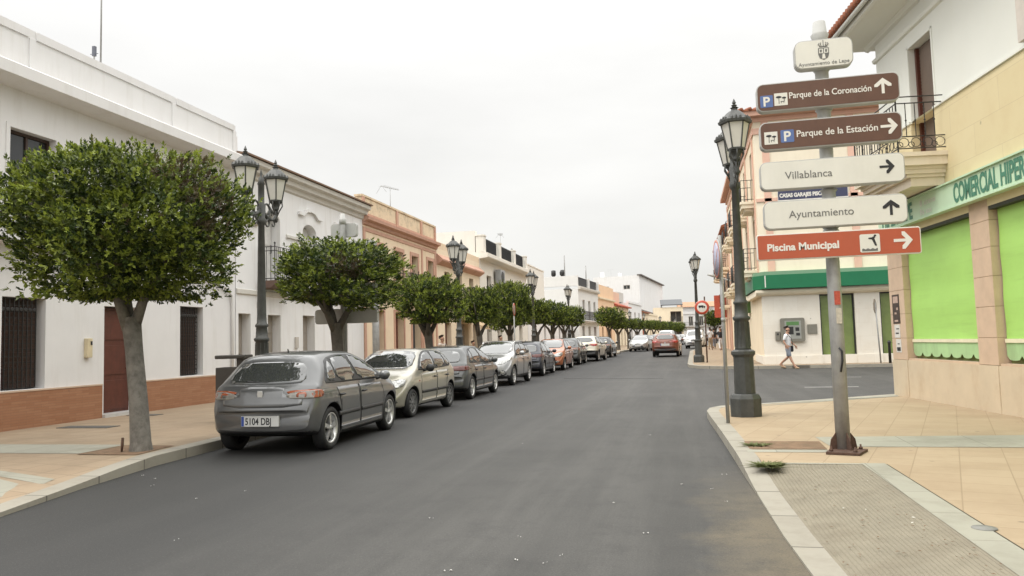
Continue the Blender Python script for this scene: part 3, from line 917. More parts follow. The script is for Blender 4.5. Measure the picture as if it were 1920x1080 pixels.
# --- 3: ochre house with salmon mouldings and mossy parapet
B3 = bld('ochre_house', 'ochre two storey house with salmon mouldings and stained parapet panels', (-12.2, 27.55, 0), LZ)
G3 = [(1.0, 2.0), (3.25, 4.3), (5.35, 6.5), (7.3, 8.2)]
U3 = [(1.15, 2.05), (3.4, 4.3), (5.4, 6.25), (7.65, 8.5)]
H3 = [(a, b, .13, 2.9, .35) for a, b in G3] + [(a, b, 3.75, 5.62, .35) for a, b in U3]
mb = MB(); shell(mb, 9.0, 6.5, 11, H3); mb.build('wall', [CREAM, ROOFG], B3)
mb = MB()
strip(mb, -.02, 9.05, [(0, 6.28), (.08, 6.32), (.1, 6.42), (.26, 6.48), (.28, 6.6), (.12, 6.66), (0, 6.66)])
strip(mb, 0, 9.0, [(0, 6.05), (.03, 6.06), (.03, 6.2), (0, 6.21)])
mb.build('cornice', SALMON, B3)
for x in (0, 6.75, 8.78):
    mb = MB(); mb.box(x, -.035, .13, x + .2, -.001, 6.05); mb.build('pilaster', SALMON, B3)
mb = MB(); mb.box(0, .02, 6.661, 9.0, .3, 7.42); mb.box(-.03, -.02, 7.421, 9.03, .34, 7.5)
mb.build('parapet', MOSS, B3)
for x in (-.01, 3.6, 6.75, 8.8):
    mb = MB(); mb.box(x, -.03, 6.67, x + .22, .018, 7.415); mb.build('parapet_pier', SALMON, B3)
mb = MB(); mb.box(.21, -.01, 6.67, 8.8, .017, 6.8); mb.build('parapet_base', SALMON, B3)
for a, b in U3:
    surround(B3, a, b, 3.75, 5.62, .16, .035, SALMON)
    window(B3, a, b, 3.75, 5.62, .3, mat('red_brown_frame', lin(110, 60, 45), .5), GLASS, 1, rows=1)
for i, (a, b) in enumerate(G3):
    surround(B3, a, b, .13, 2.9, .13, .035, SALMON, False, 'door_surround')
    if i == 2: door(B3, a, b, .16, 2.88, .28, mat('charcoal_door', (.045, .05, .055), .4), CHROME, 2)
    else: door(B3, a, b, .16, 2.88, .28, mat('reddish_door', lin(100, 55, 42), .5), CHROME, 4, two=True)
balcony(B3, 5.1, 6.55, 3.75, .5, CREAM, .95); balcony(B3, 7.35, 8.75, 3.75, .5, CREAM, .95); balcony(B3, 3.1, 4.6, 3.75, .5, CREAM, .95)
antenna((-13.2, 33.0, 7.4), 1.5, 'pale television aerial above the stained ochre parapet', 'yagi', R_(70))

# --- 4: lower cream house with salmon cornice
B4 = bld('cream_house', 'low cream house with a salmon tiled cornice beside the ochre one', (-12.2, 36.6, 0), LZ)
H4 = [(1.2, 2.3, .13, 2.6, .3), (4.0, 5.6, .13, 2.6, .3), (6.6, 7.6, .13, 2.6, .3), (1.3, 2.2, 3.6, 5.3, .3), (3.6, 4.5, 3.6, 5.3, .3), (6.0, 6.9, 3.6, 5.3, .3)]
mb = MB(); shell(mb, 8.3, 6.4, 11, H4); mb.build('wall', [mat('light_cream', lin(232, 216, 190), .9, .05, 1.2, stain=lin(205, 185, 150), stain_amt=.3), ROOFG], B4)
mb = MB(); strip(mb, -.0, 8.32, [(0, 5.55), (.1, 5.6), (.32, 5.74), (.34, 5.82), (.04, 6.1), (0, 6.1)]); mb.build('cornice', SALMON, B4)
mb = MB(); mb.box(0, .01, 6.401, 8.3, .3, 6.75); mb.build('parapet', CREAM, B4)
for i, (a, b, c, d, r) in enumerate(H4):
    if i < 3: door(B4, a, b, c, d, .26, [BROWNW, GREYD, DKBROWN][i], CHROME, 3, two=(i == 1))
    else: window(B4, a, b, c, d, .26, DKBROWN, GLASS, 1)
balcony(B4, 3.2, 7.6, 3.6, .5, CREAM, .95)
mb = MB(); mb.prism([(-.02, 2.95), (-1.3, 2.45), (-1.3, 2.25), (-1.27, 2.25), (-1.27, 2.43), (-.02, 2.91)], 3.6, 6.2, 'x'); mb.build('awning', mat('beige_awning', lin(190, 165, 130), .8, .1, 3), B4)

# --- 5: white house with terrace railings and air conditioner
B5 = bld('white_house', 'white house with dark roof terrace railings and a wall air conditioner', (-12.2, 44.95, .1), LZ)
H5 = [(1.7, 2.9, 3.5, 5.7, .3), (7.4, 8.8, 4.2, 5.7, .3), (10.5, 11.9, 4.2, 5.7, .3), (1.5, 2.7, .1, 2.6, .3), (4.2, 5.6, .1, 2.6, .3), (8, 9, .1, 2.6, .3), (11.0, 12.2, .1, 2.6, .3)]
mb = MB(); shell(mb, 14.2, 7.0, 12, H5); mb.build('wall', [mat('warm_white', (.78, .75, .68), .9, .03, 1.2, stain=(.6, .56, .48), stain_amt=.3), ROOFG], B5)
mb = MB(); strip(mb, 0, 14.25, [(0, 6.6), (.5, 6.66), (.55, 6.72), (.55, 6.95), (0, 7.0)]); mb.build('ledge', mat('warm_white', (.78, .75, .68)), B5)
PW = MATS['warm_white']
for x in (.0, 4.1, 8.6, 12.6):
    mb = MB(); mb.box(x, -.3, 7.001, x + .55, .2, 8.0); mb.box(x - .04, -.34, 8.0, x + .59, .24, 8.08); mb.build('parapet_pier', PW, B5)
mb = MB(); mb.box(-.001, .25, 7.001, .5, 9.5, 8.35); mb.build('party_wall', PW, B5)
for a, b in ((.6, 4.05), (4.7, 8.55), (9.2, 12.55)):
    mb = MB(); mb.box(a, -.1, 7.05, b, -.06, 7.95)
    for k in range(int((b - a) / .2)): mb.box(a + k * .2, -.13, 7.03, a + k * .2 + .05, -.101, 7.98)
    mb.build('terrace_railing', mat('charcoal_mesh', (.035, .036, .038), .7, .2, 6), B5)
for i, (a, b, c, d, r) in enumerate(H5):
    if i < 3: window(B5, a, b, c, d, .25, GREYS, GLASS, 1)
    else: door(B5, a, b, c, d, .25, [DKBROWN, GREYD, BROWNW, GREYD][i - 3], CHROME, 3)
mb = MB(); mb.box(3.5, -.5, 5.25, 4.7, -.12, 6.2); ac = mb.build('air_conditioner', mat('ac_grey', (.33, .34, .35), .5), B5, bevel=.02)
mb = MB(); mb.lathe([(.36, 0), (.38, .02), (.34, .03), (.1, .03), (0, .03)], 4.0, -.53, 5.72, 16, axis='y'); mb.build('fan_grille', PLAST, ac)
mb = MB(); mb.box(6.6, -.5, 5.5, 12.5, -.45, 5.56); mb.box(6.6, -.5, 5.5, 6.66, -.001, 5.56); mb.box(12.44, -.5, 5.5, 12.5, -.001, 5.56); mb.build('clothes_rail', GREYD, B5)
antenna((-12.9, 53.6, 7.1), 2.3, 'television aerial over the dark terrace railings', 'yagi', R_(100))
antenna((-12.7, 56.6, 7.3), 1.0, 'satellite dish over the dark terrace railings', 'dish', R_(120))

# --- low white house behind the crowns, with a block set back above it
B6 = bld('white_house', 'low white single storey house behind the cluster of far crowns', (-12.2, 59.3, .3), LZ)
H6 = [(2.5, 3.7, .1, 2.5, .25), (7, 8, .1, 2.5, .25), (11.5, 12.5, .1, 2.5, .25), (15, 16, .1, 2.5, .25)]
mb = MB(); shell(mb, 18.3, 4.3, 9, H6); mb.build('wall', [W2, ROOFG], B6)
mb = MB(); mb.box(0, -.06, 4.301, 18.3, .2, 4.5); mb.build('parapet', W2, B6)
for i, (a, b, c, d, r) in enumerate(H6): door(B6, a, b, c, d, .2, [BROWNW, GREYD, GREYS, DKBROWN][i], CHROME, 2)
B6b = bld('stair_tower', 'plain pale rooftop block rising behind the white terrace house', (-12.9, 63.2, .3), LZ)
mb = MB(); shell(mb, 7.6, 7.75, 7, [], z0=4.0); mb.build('wall', [mat('warm_white', (.78, .75, .68)), ROOFG], B6b)
mb = MB(); mb.box(-.05, -.05, 7.751, 7.65, 7.05, 7.85); mb.build('roof_slab', PW, B6b)

# --- bend: fronts turn five degrees towards the right
LB = R_(85)
def onb(s, off=0.0):           # point on the bent building line
    return (-12.2 + .0868 * s - .9962 * off, 60 + .9962 * s - (-.0868) * off)
def bent(name, label, s0, s1, h, dep, wm, wins, doors, ytop, extra=None, zb=.45):
    x, y = onb(s0)
    t = bld(name, label, (x, y, zb), LB)
    hs = [(a, b, c, d, .22) for a, b, c, d in wins] + [(a, b, .1, 2.5, .25) for a, b in doors]
    mb = MB(); shell(mb, s1 - s0, h, dep, hs); mb.build('wall', [wm, ROOFG], t)
    for a, b, c, d in wins: window(t, a, b, c, d, .18, GREYS, GLASS, 1, .09)
    for i, (a, b) in enumerate(doors): door(t, a, b, .1, 2.5, .2, [DKBROWN, GREYD, BROWNW][i % 3], CHROME, 2)
    return t
b = bent('white_house', 'white house with a tall blank side wall and two black terrace panels', 18, 28.3, 6.4, 14, mat('bluish_white', (.72, .72, .70), .9, .03, 1.0, stain=(.6, .6, .58), stain_amt=.3),
         [(2.0, 3.1, 3.2, 5.3), (4.9, 6.0, 3.2, 5.3), (7.7, 8.8, 3.2, 5.3)], [(1.5, 2.6), (4.5, 5.7), (7.5, 8.7)], 0)
mb = MB(); strip(mb, -.05, 10.35, [(0, 6.3), (.25, 6.35), (.3, 6.5), (.3, 6.62), (0, 6.66)]); mb.build('cornice', mat('grey_white_moulding', (.6, .6, .55)), b)
mb = MB(); mb.box(0, .02, 6.67, .35, 13.9, 7.75); mb.build('party_wall', MATS['bluish_white'], b)
for x in (4.3, 9.3):
    mb = MB(); mb.box(x, -.2, 6.67, x + .7, .3, 7.7); mb.build('parapet_pier', MATS['bluish_white'], b)
for a, c in ((.4, 4.25), (5.1, 9.25)):
    mb = MB(); mb.box(a, -.02, 6.72, c, .06, 7.55); mb.box(a - .03, -.05, 7.551, c + .03, .09, 7.6); mb.build('terrace_railing', MATS['charcoal_mesh'], b)
balcony(b, .5, 9.8, 3.1, .6, W2, .95)
mb = MB(); mb.tube([(.6, 1.5, 7.7), (.6, 1.5, 10.0)], .06, 6); mb.build('pole', STEEL, b)
mb = MB(); mb.tube([(8.8, 1.0, 7.7), (8.8, 1.0, 9.6)], .06, 6); mb.build('pole', STEEL, b)
tk = empty('roof_vent', (-13.35, 79.1, 7.45), R_(0), 'pair of black ventilation cowls on the tall blank white wall', 'roof vent')
mb = MB(); mb.lathe([(.17, 0), (.17, .9), (.26, .95), (.24, 1.45), (.12, 1.5), (0, 1.52)], 0, 0, 0, 12); mb.build('cowl', PLAST, tk)
mb = MB(); mb.lathe([(.13, 0), (.13, .8), (.28, 1.0), (.3, 1.25), (.18, 1.5), (0, 1.52)], .95, 0, 0, 12); mb.build('cowl', PLAST, tk)
b = bent('peach_house', 'peach two storey house with a plain orange parapet', 28.35, 38.8, 5.9, 10, PEACH, [(2.2, 3.1, 3.2, 5.1), (5.0, 6.0, 3.2, 5.1), (7.7, 8.6, 3.2, 5.1)], [(1.8, 2.8), (4.6, 5.6), (7.2, 8.2)], 0)
mb = MB(); strip(mb, 0, 10.45, [(0, 5.75), (.2, 5.85), (.22, 6.02), (0, 6.05)]); mb.build('cornice', PALE, b)
mb = MB(); mb.box(0, .05, 6.051, 10.4, .4, 7.55); mb.build('parapet', PEACH, b)
b = bent('pink_house', 'pinkish house with a red tiled roof edge beyond the peach one', 38.85, 50.3, 5.4, 10, PALE, [(2, 3, 3, 4.6), (5, 6, 3, 4.6), (8, 9, 3, 4.6)], [(1.8, 2.8), (4.6, 5.6), (7.2, 8.2)], 0)
mb = MB(); mb.prism([(-.5, 5.35), (-.5, 5.5), (1.2, 6.1), (1.2, 5.35)], 0, 11.4, 'x'); mb.build('tiled_eave', mat('red_tile', lin(170, 85, 60), .85, .2, 5), b)
mb = MB(); mb.box(0, 1.25, 5.5, 11.4, 6, 7.6); mb.build('upper_wall', mat('dusty_pink', lin(222, 188, 164), .9, .05, 1.2), b)
b = bent('white_house', 'narrow white house with slim windows near the single lantern', 50.4, 63.5, 6.2, 10, W2, [(1.5, 2.7, 2.9, 5.0), (5.5, 6.7, 2.9, 5.0), (9.6, 10.8, 2.9, 5.0)], [(1.8, 3), (5, 6.2), (9, 10.2)], 0)
mb = MB(); mb.box(-.02, -.12, 6.201, 13.1, .3, 6.5); mb.build('parapet', W2, b)
mb = MB(); mb.box(.3, 1.5, 6.5, 5, 5, 7.9); mb.build('roof_room', GREYS, b)
b = bent('cream_house', 'small cream house with a tall brick red door panel', 63.6, 71.2, 5.2, 9, PALE, [(5.2, 6.5, 2.9, 4.4)], [(5.0, 6.2)], 0)
mb = MB(); mb.box(.4, -.06, .1, 2.6, -.001, 5.0); mb.build('brick_panel', mat('brick_red', lin(168, 82, 58), .8, .1, 3), b)
mb = MB(); mb.prism([(-.4, 5.201), (-.4, 5.35), (4, 6.4), (4, 5.201)], -.1, 7.7, 'x'); mb.build('roof', TERRA, b)
b = bent('pale_house', 'pale flat roofed houses closing the row before the bend', 71.3, 84, 5.0, 9, PALE, [(2, 3.4, 2.8, 4.2), (6, 7.4, 2.8, 4.2)], [(1.8, 3.2), (9, 10.2)], 0)
mb = MB(); mb.box(-.02, -.1, 5.001, 12.7, .3, 5.3); mb.build('parapet', PALE, b)
# large white block with a sloping eave behind the far row
t = bld('tall_block', 'tall white building with a sloping dark eave rising behind the far row', (-18.05, 156.2, .9), R_(-7.2))
mb = MB(); shell(mb, 9.5, 12.6, 30, [(2.0, 3.2, 10.2, 11.4, .2), (6.2, 7.6, 10.6, 11.5, .2)])
mb.prism([(0.002, 12.601), (29.99, 12.601), (29.99, 13.0), (0.002, 13.4)], .002, 9.49, 'x')
mb.build('wall', [W2, ROOFG], t)
mb = MB(); mb.prism([(-.2, 13.401), (-.2, 13.6), (30.2, 13.2), (30.2, 13.001)], 9.1, 10.0, 'x'); mb.build('roof_edge', mat('grey_tile', (.16, .14, .13), .85), t)
window(t, 2.0, 3.2, 10.2, 11.4, .18, GREYS, GLASS, 1, .12); window(t, 6.2, 7.6, 10.6, 11.5, .18, GREYS, GLASS, 1, .12)
mb = MB(); mb.prism([(0, 0), (9.0, 0), (9.0, 5.4), (0, 8.6)], -2.6, -.01, 'y'); mb.v = [(p[0] + 3.2, p[1], p[2]) for p in mb.v]; mb.build('lower_wing', W2, t)
mb = MB(); mb.prism([(3.1, 8.62), (3.1, 8.85), (12.5, 5.5), (12.5, 5.3)], -2.9, .2, 'y'); mb.build('wing_eave', MATS['grey_tile'], t)
mb = MB(); mb.box(1.0, 2, 13.4, 1.7, 2.7, 14.6); mb.box(4.6, 3, 13.4, 5.2, 3.6, 14.3); mb.build('chimney', W2, t)
window(t, 8.1, 8.9, 6.0, 7.4, -.03, GREYS, GLASS, 1, .1)
slats(t, 3.9, 5.2, 8.9, 9.9, -.05, GREYS, .2)
antenna((-14.5, 157.5, 14.3), 1.6, 'far television aerial on the tall white building', 'yagi', R_(20))
# pale block with balconies and the frontal white building that closes the view
t = bld('balcony_block', 'pale block with stacked dark balconies where the street bends', (-5.83, 150, .75), R_(3))
hs = [(3.2, 5.3, .8 + 2.9 * k, 2.9 + 2.9 * k, .7) for k in range(2)]
mb = MB(); shell(mb, 5.6, 6.6, 9, hs); mb.build('wall', [PALE, ROOFG], t)
for a, bb, c, d, r in hs: window(t, a, bb, c, d, .6, GREYD, GLASS, 1, .1)
for k in range(2): balcony(t, 3.1, 5.5, .8 + 2.9 * k, .6, GREYS, 1.0)
mb = MB(); mb.prism([(-.3, 6.95), (-.3, 7.1), (4.0, 8.3), (4.0, 8.1)], 1.4, 5.6, 'x')
for x in (1.5, 5.4): mb.box(x, -.2, 6.601, x + .12, -.08, 6.98); mb.box(x, 3.6, 6.601, x + .12, 3.72, 8.0)
mb.build('roof_canopy', mat('slate_panel', (.07, .075, .08), .5), t)
t = bld('white_building', 'frontal white building with rows of tall windows closing the street', (-2.2, 178, .8), R_(2))
hs = [(.8 + 2.3 * k, 1.8 + 2.3 * k, .2 + 3.0 * j, 2.4 + 3.0 * j, .25) for k in range(6) for j in range(2)]
mb = MB(); shell(mb, 15, 5.9, 12, hs); mb.build('wall', [W_, ROOFG], t)
for a, bb, c, d, r in hs: window(t, a, bb, c, d, .2, GREYS, GLASS, 1, .12)
mb = MB(); mb.box(-.05, -.15, 5.901, 15.05, .4, 6.5); mb.build('parapet', W_, t)
mb = MB(); mb.box(1.5, 3, 5.95, 9, 8, 7.6); mb.build('roof_room', W_, t)
balcony(t, .5, 6.5, 3.1, .6, GREYS, 1.0); balcony(t, 7, 13, 3.1, .6, GREYS, 1.0)
mb = MB(); mb.prism([(2.4, 7.61), (2.4, 7.7), (5, 8.9), (8.6, 8.9), (8.6, 7.61)], .8, 9.5, 'x'); mb.build('tiled_roof', mat('pale_tile', lin(176, 138, 110), .85, .2, 4), t)


# --- shop building on the signpost corner (front faces the street at a slight angle)
SHOP = bld('shop_building', 'corner shop in white and sand with bright green blinds and a balcony', (4.41, 17.94, 0), math.atan2(-.99185, .12738), cat='shop')
UPW = mat('shop_white', lin(227, 228, 220), .9, .02, 1.0, .05, 40, stain=lin(222, 220, 204), stain_amt=.3)
HS = [(1.62, 2.62, 4.76, 7.15, .2), (6.1, 7.1, 5.9, 7.2, .2)]
mb = MB()
wall_panel(mb, 0, 22, 5.68, 8.0, [(1.62, 2.62, 5.68, 7.15, .2), (6.3, 7.3, 5.9, 7.2, .2)])
mb.quad((0, 12, .1), (0, 0, .1), (0, 0, 8.0), (0, 12, 8.0)); mb.quad((22, 0, .1), (22, 12, .1), (22, 12, 8), (22, 0, 8))
mb.quad((22, 12, .1), (0, 12, .1), (0, 12, 8), (22, 12, 8)); mb.quad((0, 0, 8), (22, 0, 8), (22, 12, 8), (0, 12, 8), 1)
mb.build('wall', [UPW, ROOFG], SHOP)
mb = MB(); wall_panel(mb, 0, 22, 3.5, 5.62, [(1.62, 2.62, 4.76, 5.62, .22)], y=-.03)
mb.quad((0, -.03, 5.62), (1.62, -.03, 5.62), (1.62, 0, 5.62), (0, 0, 5.62)); mb.quad((2.62, -.03, 5.62), (22, -.03, 5.62), (22, 0, 5.62), (2.62, 0, 5.62))
mb.quad((0, .2, 3.5), (0, -.03, 3.5), (0, -.03, 5.62), (0, .2, 5.62))
mb.build('stone_cladding', SANDST, SHOP)
mb = MB(); strip(mb, -.04, 1.62, [(-.0, 5.621), (.06, 5.63), (.06, 5.67), (-.0, 5.68)]); strip(mb, 2.62, 22, [(-.0, 5.621), (.06, 5.63), (.06, 5.67), (-.0, 5.68)])
mb.build('string_course', UPW, SHOP)
mb = MB(); strip(mb, -.06, 22, [(0, 7.46), (.05, 7.48), (.07, 7.54), (.02, 7.56), (0, 7.56)]); mb.build('moulding', UPW, SHOP)
mb = MB()
strip(mb, -.4, 22.2, [(0, 7.86), (.07, 7.88), (.1, 7.98), (.70, 8.02), (.75, 8.05), (.75, 8.2), (-.4, 8.2)])
mb.box(-.75, -.75, 8.022, -.401, 12, 8.2)
mb.build('eave_soffit', UPW, SHOP)
mb = MB(); mb.tube([(-.75, -.83, 8.16), (22.2, -.83, 8.16)], .05, 8); mb.build('gutter', UPW, SHOP)
mb = MB()
mb.prism([(-.8, 8.202), (-.8, 8.24), (3, 9.4), (3, 8.202)], -.8, 22.2, 'x')
for k in range(150):
    x = -.85 + k * .155
    mb.tube([(x, -.92, 8.26), (x, 1.5, 9.0)], [.085, .075], 7)
mb.build('roof_tiles', TERRA, SHOP)
slats(SHOP, 1.63, 2.61, 4.8, 7.14, .19, mat('brown_shutter', lin(120, 104, 92), .6, .08, 4), .07)
mb = MB(); mb.box(1.56, -.012, 5.72, 1.615, -.001, 7.2); mb.box(2.625, -.012, 5.72, 2.68, -.001, 7.2); mb.box(1.56, -.012, 7.155, 2.68, -.001, 7.2)
mb.build('door_surround', UPW, SHOP)
mb = MB(); mb.box(2.45, .10, 4.8, 2.6, .19, 7.14); mb.box(1.63, .12, 4.8, 1.7, .19, 7.14); mb.build('balcony_door_frame', BROWNW, SHOP)
window(SHOP, 6.3, 7.3, 5.9, 7.2, .18, DKBROWN, GLASS, 1)
mb = MB(); mb.box(5.55, -.1, 5.73, 6.15, -.001, 7.4); mb.build('pilaster', mat('pale_pier', lin(206, 198, 188), .8), SHOP)
# balcony: stepped slab, railing with scrolled panels
BST = mat('balcony_stone', lin(226, 214, 194), .8, .05, 3, stain=lin(180, 160, 135), stain_amt=.4)
mb = MB()
for z0, z1, out, ins in ((4.66, 4.74, .95, .0), (4.50, 4.66, .90, .03), (4.44, 4.50, .80, .10), (4.36, 4.44, .76, .12), (4.30, 4.36, .70, .16), (4.14, 4.30, .62, .2)):
    mb.box(.75 + ins, -out, z0, 3.05 - ins, -.031, z1 - .002)
bal = mb.build('balcony', BST, SHOP)
mb = MB()
def br(p, q, r=.011): mb.tube([p, q], r, 6, smooth=False)
x0, x1, yo, zf = .82, 2.98, -.86, 4.74
for z in (zf + .08, zf + .30, zf + .92, zf + 1.04):
    br((x0, yo, z), (x1, yo, z)); br((x0, yo, z), (x0, -.03, z)); br((x1, yo, z), (x1, -.03, z))
for i in range(17):
    x = x0 + (x1 - x0) * i / 16; br((x, yo, zf + .3), (x, yo, zf + .92), .009); mb.lathe([(0, -.03), (.02, 0), (0, .03)], x, yo, zf + .6, 6)
for i in range(1, 5):
    for x in (x0, x1): y = yo * (1 - i / 5.2); br((x, y, zf + .3), (x, y, zf + .92), .009); mb.lathe([(0, -.03), (.02, 0), (0, .03)], x, y, zf + .6, 6)
for x in (x0, x1):
    br((x, yo, zf), (x, yo, zf + 1.08), .016); mb.lathe([(0, -.05), (.04, -.01), (.035, .03), (0, .06)], x, yo, zf + 1.13, 8)
def ring(c, r, ax):
    pts = []
    for k in range(11):
        a = 2 * math.pi * k / 10
        pts.append((c[0] + (r * math.cos(a) if ax == 'x' else 0), c[1] + (r * math.cos(a) if ax == 'y' else 0), c[2] + r * math.sin(a)))
    mb.tube(pts, .007, 5, caps=False)
for i in range(12):
    ring((x0 + .09 + (x1 - x0 - .18) * i / 11, yo, zf + .19), .085, 'x')
for i in range(4):
    for x in (x0, x1): ring((x, -.12 - .21 * i, zf + .19), .085, 'y'); ring((x, -.22 - .2 * i, zf + .15), .05, 'y')
mb.build('balcony_railing', IRON, SHOP)
# fascia sign
mb = MB(); mb.box(-.02, -.16, 3.66, 22.0, -.031, 4.08); mb.box(-.04, -.2, 4.081, 22.0, -.0305, 4.11); mb.box(-.04, -.19, 3.63, 22.0, -.031, 3.659)
fas = mb.build('fascia_sign', GSIGN, SHOP)
for s, x in (('COMERCIAL HIPER', 3.42), ('LEPE', 5.75), ('HIPER LEPE', .2)):
    t_ = text(s, .45, GLET, fas, 'lettering', (x, -.165, 3.715), bold=.014, sx=.575 if x > 1 else .70)
text('B utena', .16, LETW, fas, 'lettering', (2.08, -.165, 3.88), sx=1.15, space=1.15)
text('Be sos', .16, LETW, fas, 'lettering', (2.08, -.165, 3.71), sx=1.0, space=1.15)
# ground floor: stone piers, plinth, blinds
for a, b in ((0, .76), (3.62, 4.24), (7.2, 7.85), (10.8, 11.45), (14.4, 15.05), (18, 18.65), (21.3, 22)):
    mb = MB()
    for k, (z0, z1) in enumerate(((.9, 1.35), (1.35, 1.86), (1.86, 2.36), (2.36, 2.84), (2.84, 3.28), (3.28, 3.63))):
        mb.box(a + .004, -.03, z0 + .003, b - .004, .3, z1 - .003)
    mb.box(a + .012, -.02, .9, b - .012, .3, 3.63, 1)
    mb.build('stone_pier', [STONE, mat('stone_joint', lin(150, 125, 100), .9)], SHOP, bevel=.004)
mb = MB()
for a, b in ((0, .76), (.765, 3.615), (3.62, 4.24), (4.245, 7.2), (7.205, 7.85), (7.855, 10.8), (10.805, 22)):
    mb.box(a, -.05 if b - a < 1 else -.04, .1, b, .3, .895)
mb.build('plinth', BASEST, SHOP)
mb = MB(); mb.box(0, .31, .1, 22, .4, 3.63); mb.build('back_wall', DARK, SHOP)
mb = MB(); mb.box(.77, -.025, 3.44, 3.61, .25, 3.628); mb.box(4.25, -.025, 3.44, 7.19, .25, 3.628); mb.build('blind_box', mat('dark_olive', lin(48, 50, 34), .6), SHOP)  # blind box with the shade under the fascia put into its dark colour
for a, b in ((.78, 3.6), (4.27, 7.18), (7.87, 10.78)):
    mb = MB(); n = 14
    zz = np.linspace(1.33, 3.5, n)
    vs = [(x, .10 + .02 * math.sin(i * 1.3) * (0 if i in (0, n - 1) else .35), z) for i, z in enumerate(zz) for x in (a, b)]
    mb.add(vs, [(2 * i, 2 * i + 1, 2 * i + 3, 2 * i + 2) for i in range(n - 1)], 0, True)
    bl = mb.build('window_blind', GCANV, SHOP)
    m2 = MB(); m2.box(a, .07, 1.265, b, .105, 1.328); m2.build('bottom_bar', mat('cream_bar', lin(232, 226, 196), .5), bl)
    m3 = MB(); k = 7; pts = [(b, 1.263), (a, 1.263)]
    for i in range(k):
        u0, u1 = a + (b - a) * i / k, a + (b - a) * (i + 1) / k
        for q in range(7):
            t = q / 6
            pts.append((u0 + (u1 - u0) * t, 1.01 - .03 * math.sin(math.pi * t) + .05 * (abs(t - .5) > .34)))
    m3.prism(pts, .088, .094, 'y'); m3.build('valance', GPALE, bl)
    m4 = MB(); m4.box(a, .15, .9, b, .16, 3.5); m4.build('shop_window', GREENGL, SHOP)
    m5 = MB(); m5.box(a, -.02, .896, b, .29, .93); m5.build('sill', STONE, SHOP)
# papers on the corner pier
pst = tag(MB().build('poster', mat('poster_dark', lin(70, 58, 52), .6, .3, 12)), 'tall dark poster stuck on the shop corner pier', 'poster')
pst.data.clear_geometry()
def flat(name, label, cat, parts, org, rz):
    t = empty(name, org, rz, label, cat)
    for nm, m, boxes in parts:
        mb = MB()
        for bx in boxes: mb.box(*bx)
        mb.build(nm, m, t)
    return t
bpy.data.objects.remove(pst)
SR = math.atan2(-.99185, .12738)
def sh(s, out=.0): return (4.41 + .12738 * s - .99185 * out, 17.94 - .99185 * s - .12738 * out, 0)
flat('poster', 'tall dark poster stuck on the shop corner pier', 'poster',
     [('sheet', mat('poster_dark', lin(70, 56, 50), .6, .35, 9), [(.0, -.004, 1.66, .36, .0, 2.28)]),
      ('pale_print', mat('poster_print', lin(190, 165, 150), .6, .3, 20), [(.05, -.006, 2.1, .3, -.0045, 2.24), (.1, -.006, 1.86, .2, -.0045, 1.9), (.08, -.006, 1.7, .26, -.0045, 1.74), (.2, -.006, 1.95, .28, -.0045, 2.0)])], sh(.14, .032), SR)
flat('poster', 'torn white flyers pasted under the dark poster', 'poster',
     [('sheet', mat('flyer_white', lin(215, 212, 205), .7, .08, 9), [(.04, -.004, 1.36, .32, .0, 1.64), (.08, -.004, 1.05, .34, .0, 1.33)]),
      ('print', INK, [(.1, -.006, 1.44, .25, -.0045, 1.47), (.14, -.006, 1.54, .28, -.0045, 1.56), (.12, -.006, 1.08, .3, -.0045, 1.16), (.16, -.006, 1.22, .26, -.0045, 1.24)])], sh(.14, .032), SR)

# --- bank building across the side street
BK = bld('bank_building', 'three storey cream and pink corner building with a green bank fascia', (3.4, 35.5, .13), 0.0)
BW = mat('bank_cream', lin(238, 228, 206), .9, .03, 1.2, stain=lin(215, 200, 172), stain_amt=.3)
HB = [(2.42, 3.85, .43, 3.15, .3), (4.87, 6.2, .43, 3.15, .3), (8.2, 9.6, .43, 3.15, .3)]
mb = MB()
wall_panel(mb, 0, 14, 4.0, 10.5, [(8, 9.2, 5, 7, .25), (8, 9.2, 8, 10, .25)])
mb.quad((14, 0, 0), (14, 14, 0), (14, 14, 11.2), (14, 0, 11.2)); mb.quad((14, 22, 0), (0, 22, 0), (0, 22, 11.2), (14, 22, 11.2))
mb.quad((0, 0, 10.5), (14, 0, 10.5), (14, 0, 11.2), (0, 0, 11.2)); mb.quad((0, 0, 11.2), (14, 0, 11.2), (14, 22, 11.2), (0, 22, 11.2), 1)
mb.build('wall', [BW, ROOFG], BK)
window(BK, 8, 9.2, 5, 7, .2); window(BK, 8, 9.2, 8, 10, .2)
mb = MB(); wall_panel(mb, 0, 14, .0, 3.3, HB, y=-.02); mb.quad((0, -.001, 0), (0, -.02, 0), (0, -.02, 3.3), (0, -.001, 3.3)); mb.build('marble_front', MARBLE, BK)
for a, b in ((-.03, 2.42), (3.85, 4.87), (6.2, 8.2), (9.6, 14)):
    mb = MB(); mb.box(a, -.07, -.1, b, -.021, .42); mb.build('plinth', MARBLE, BK)
mb = MB(); mb.box(-.03, -.02, -.1, -.001, 4, .42); mb.build('side_plinth', MARBLE, BK)
mb = MB(); strip(mb, -.25, 14, [(0.021, 3.08), (.2, 3.16), (.26, 3.24), (.26, 3.34), (.021, 3.36)]); mb.box(-.25, .0, 3.1, -.001, 5, 3.34); mb.build('cornice', BW, BK)
mb = MB(); mb.prism([(-.32, .3), (-.32, 6), (-.0, 6), (-.0, 0), (14, 0), (14, -.45), (.1, -.45)], 3.4, 4.0, 'z'); f1 = mb.build('fascia', BGREEN, BK)
mb = MB(); mb.prism([(-.28, .3), (-.28, 6), (-.0, 6), (-.0, 0), (14, 0), (14, -.41), (.12, -.41)], 4.001, 4.16, 'z'); mb.build('fascia_top', BGREEN2, f1)
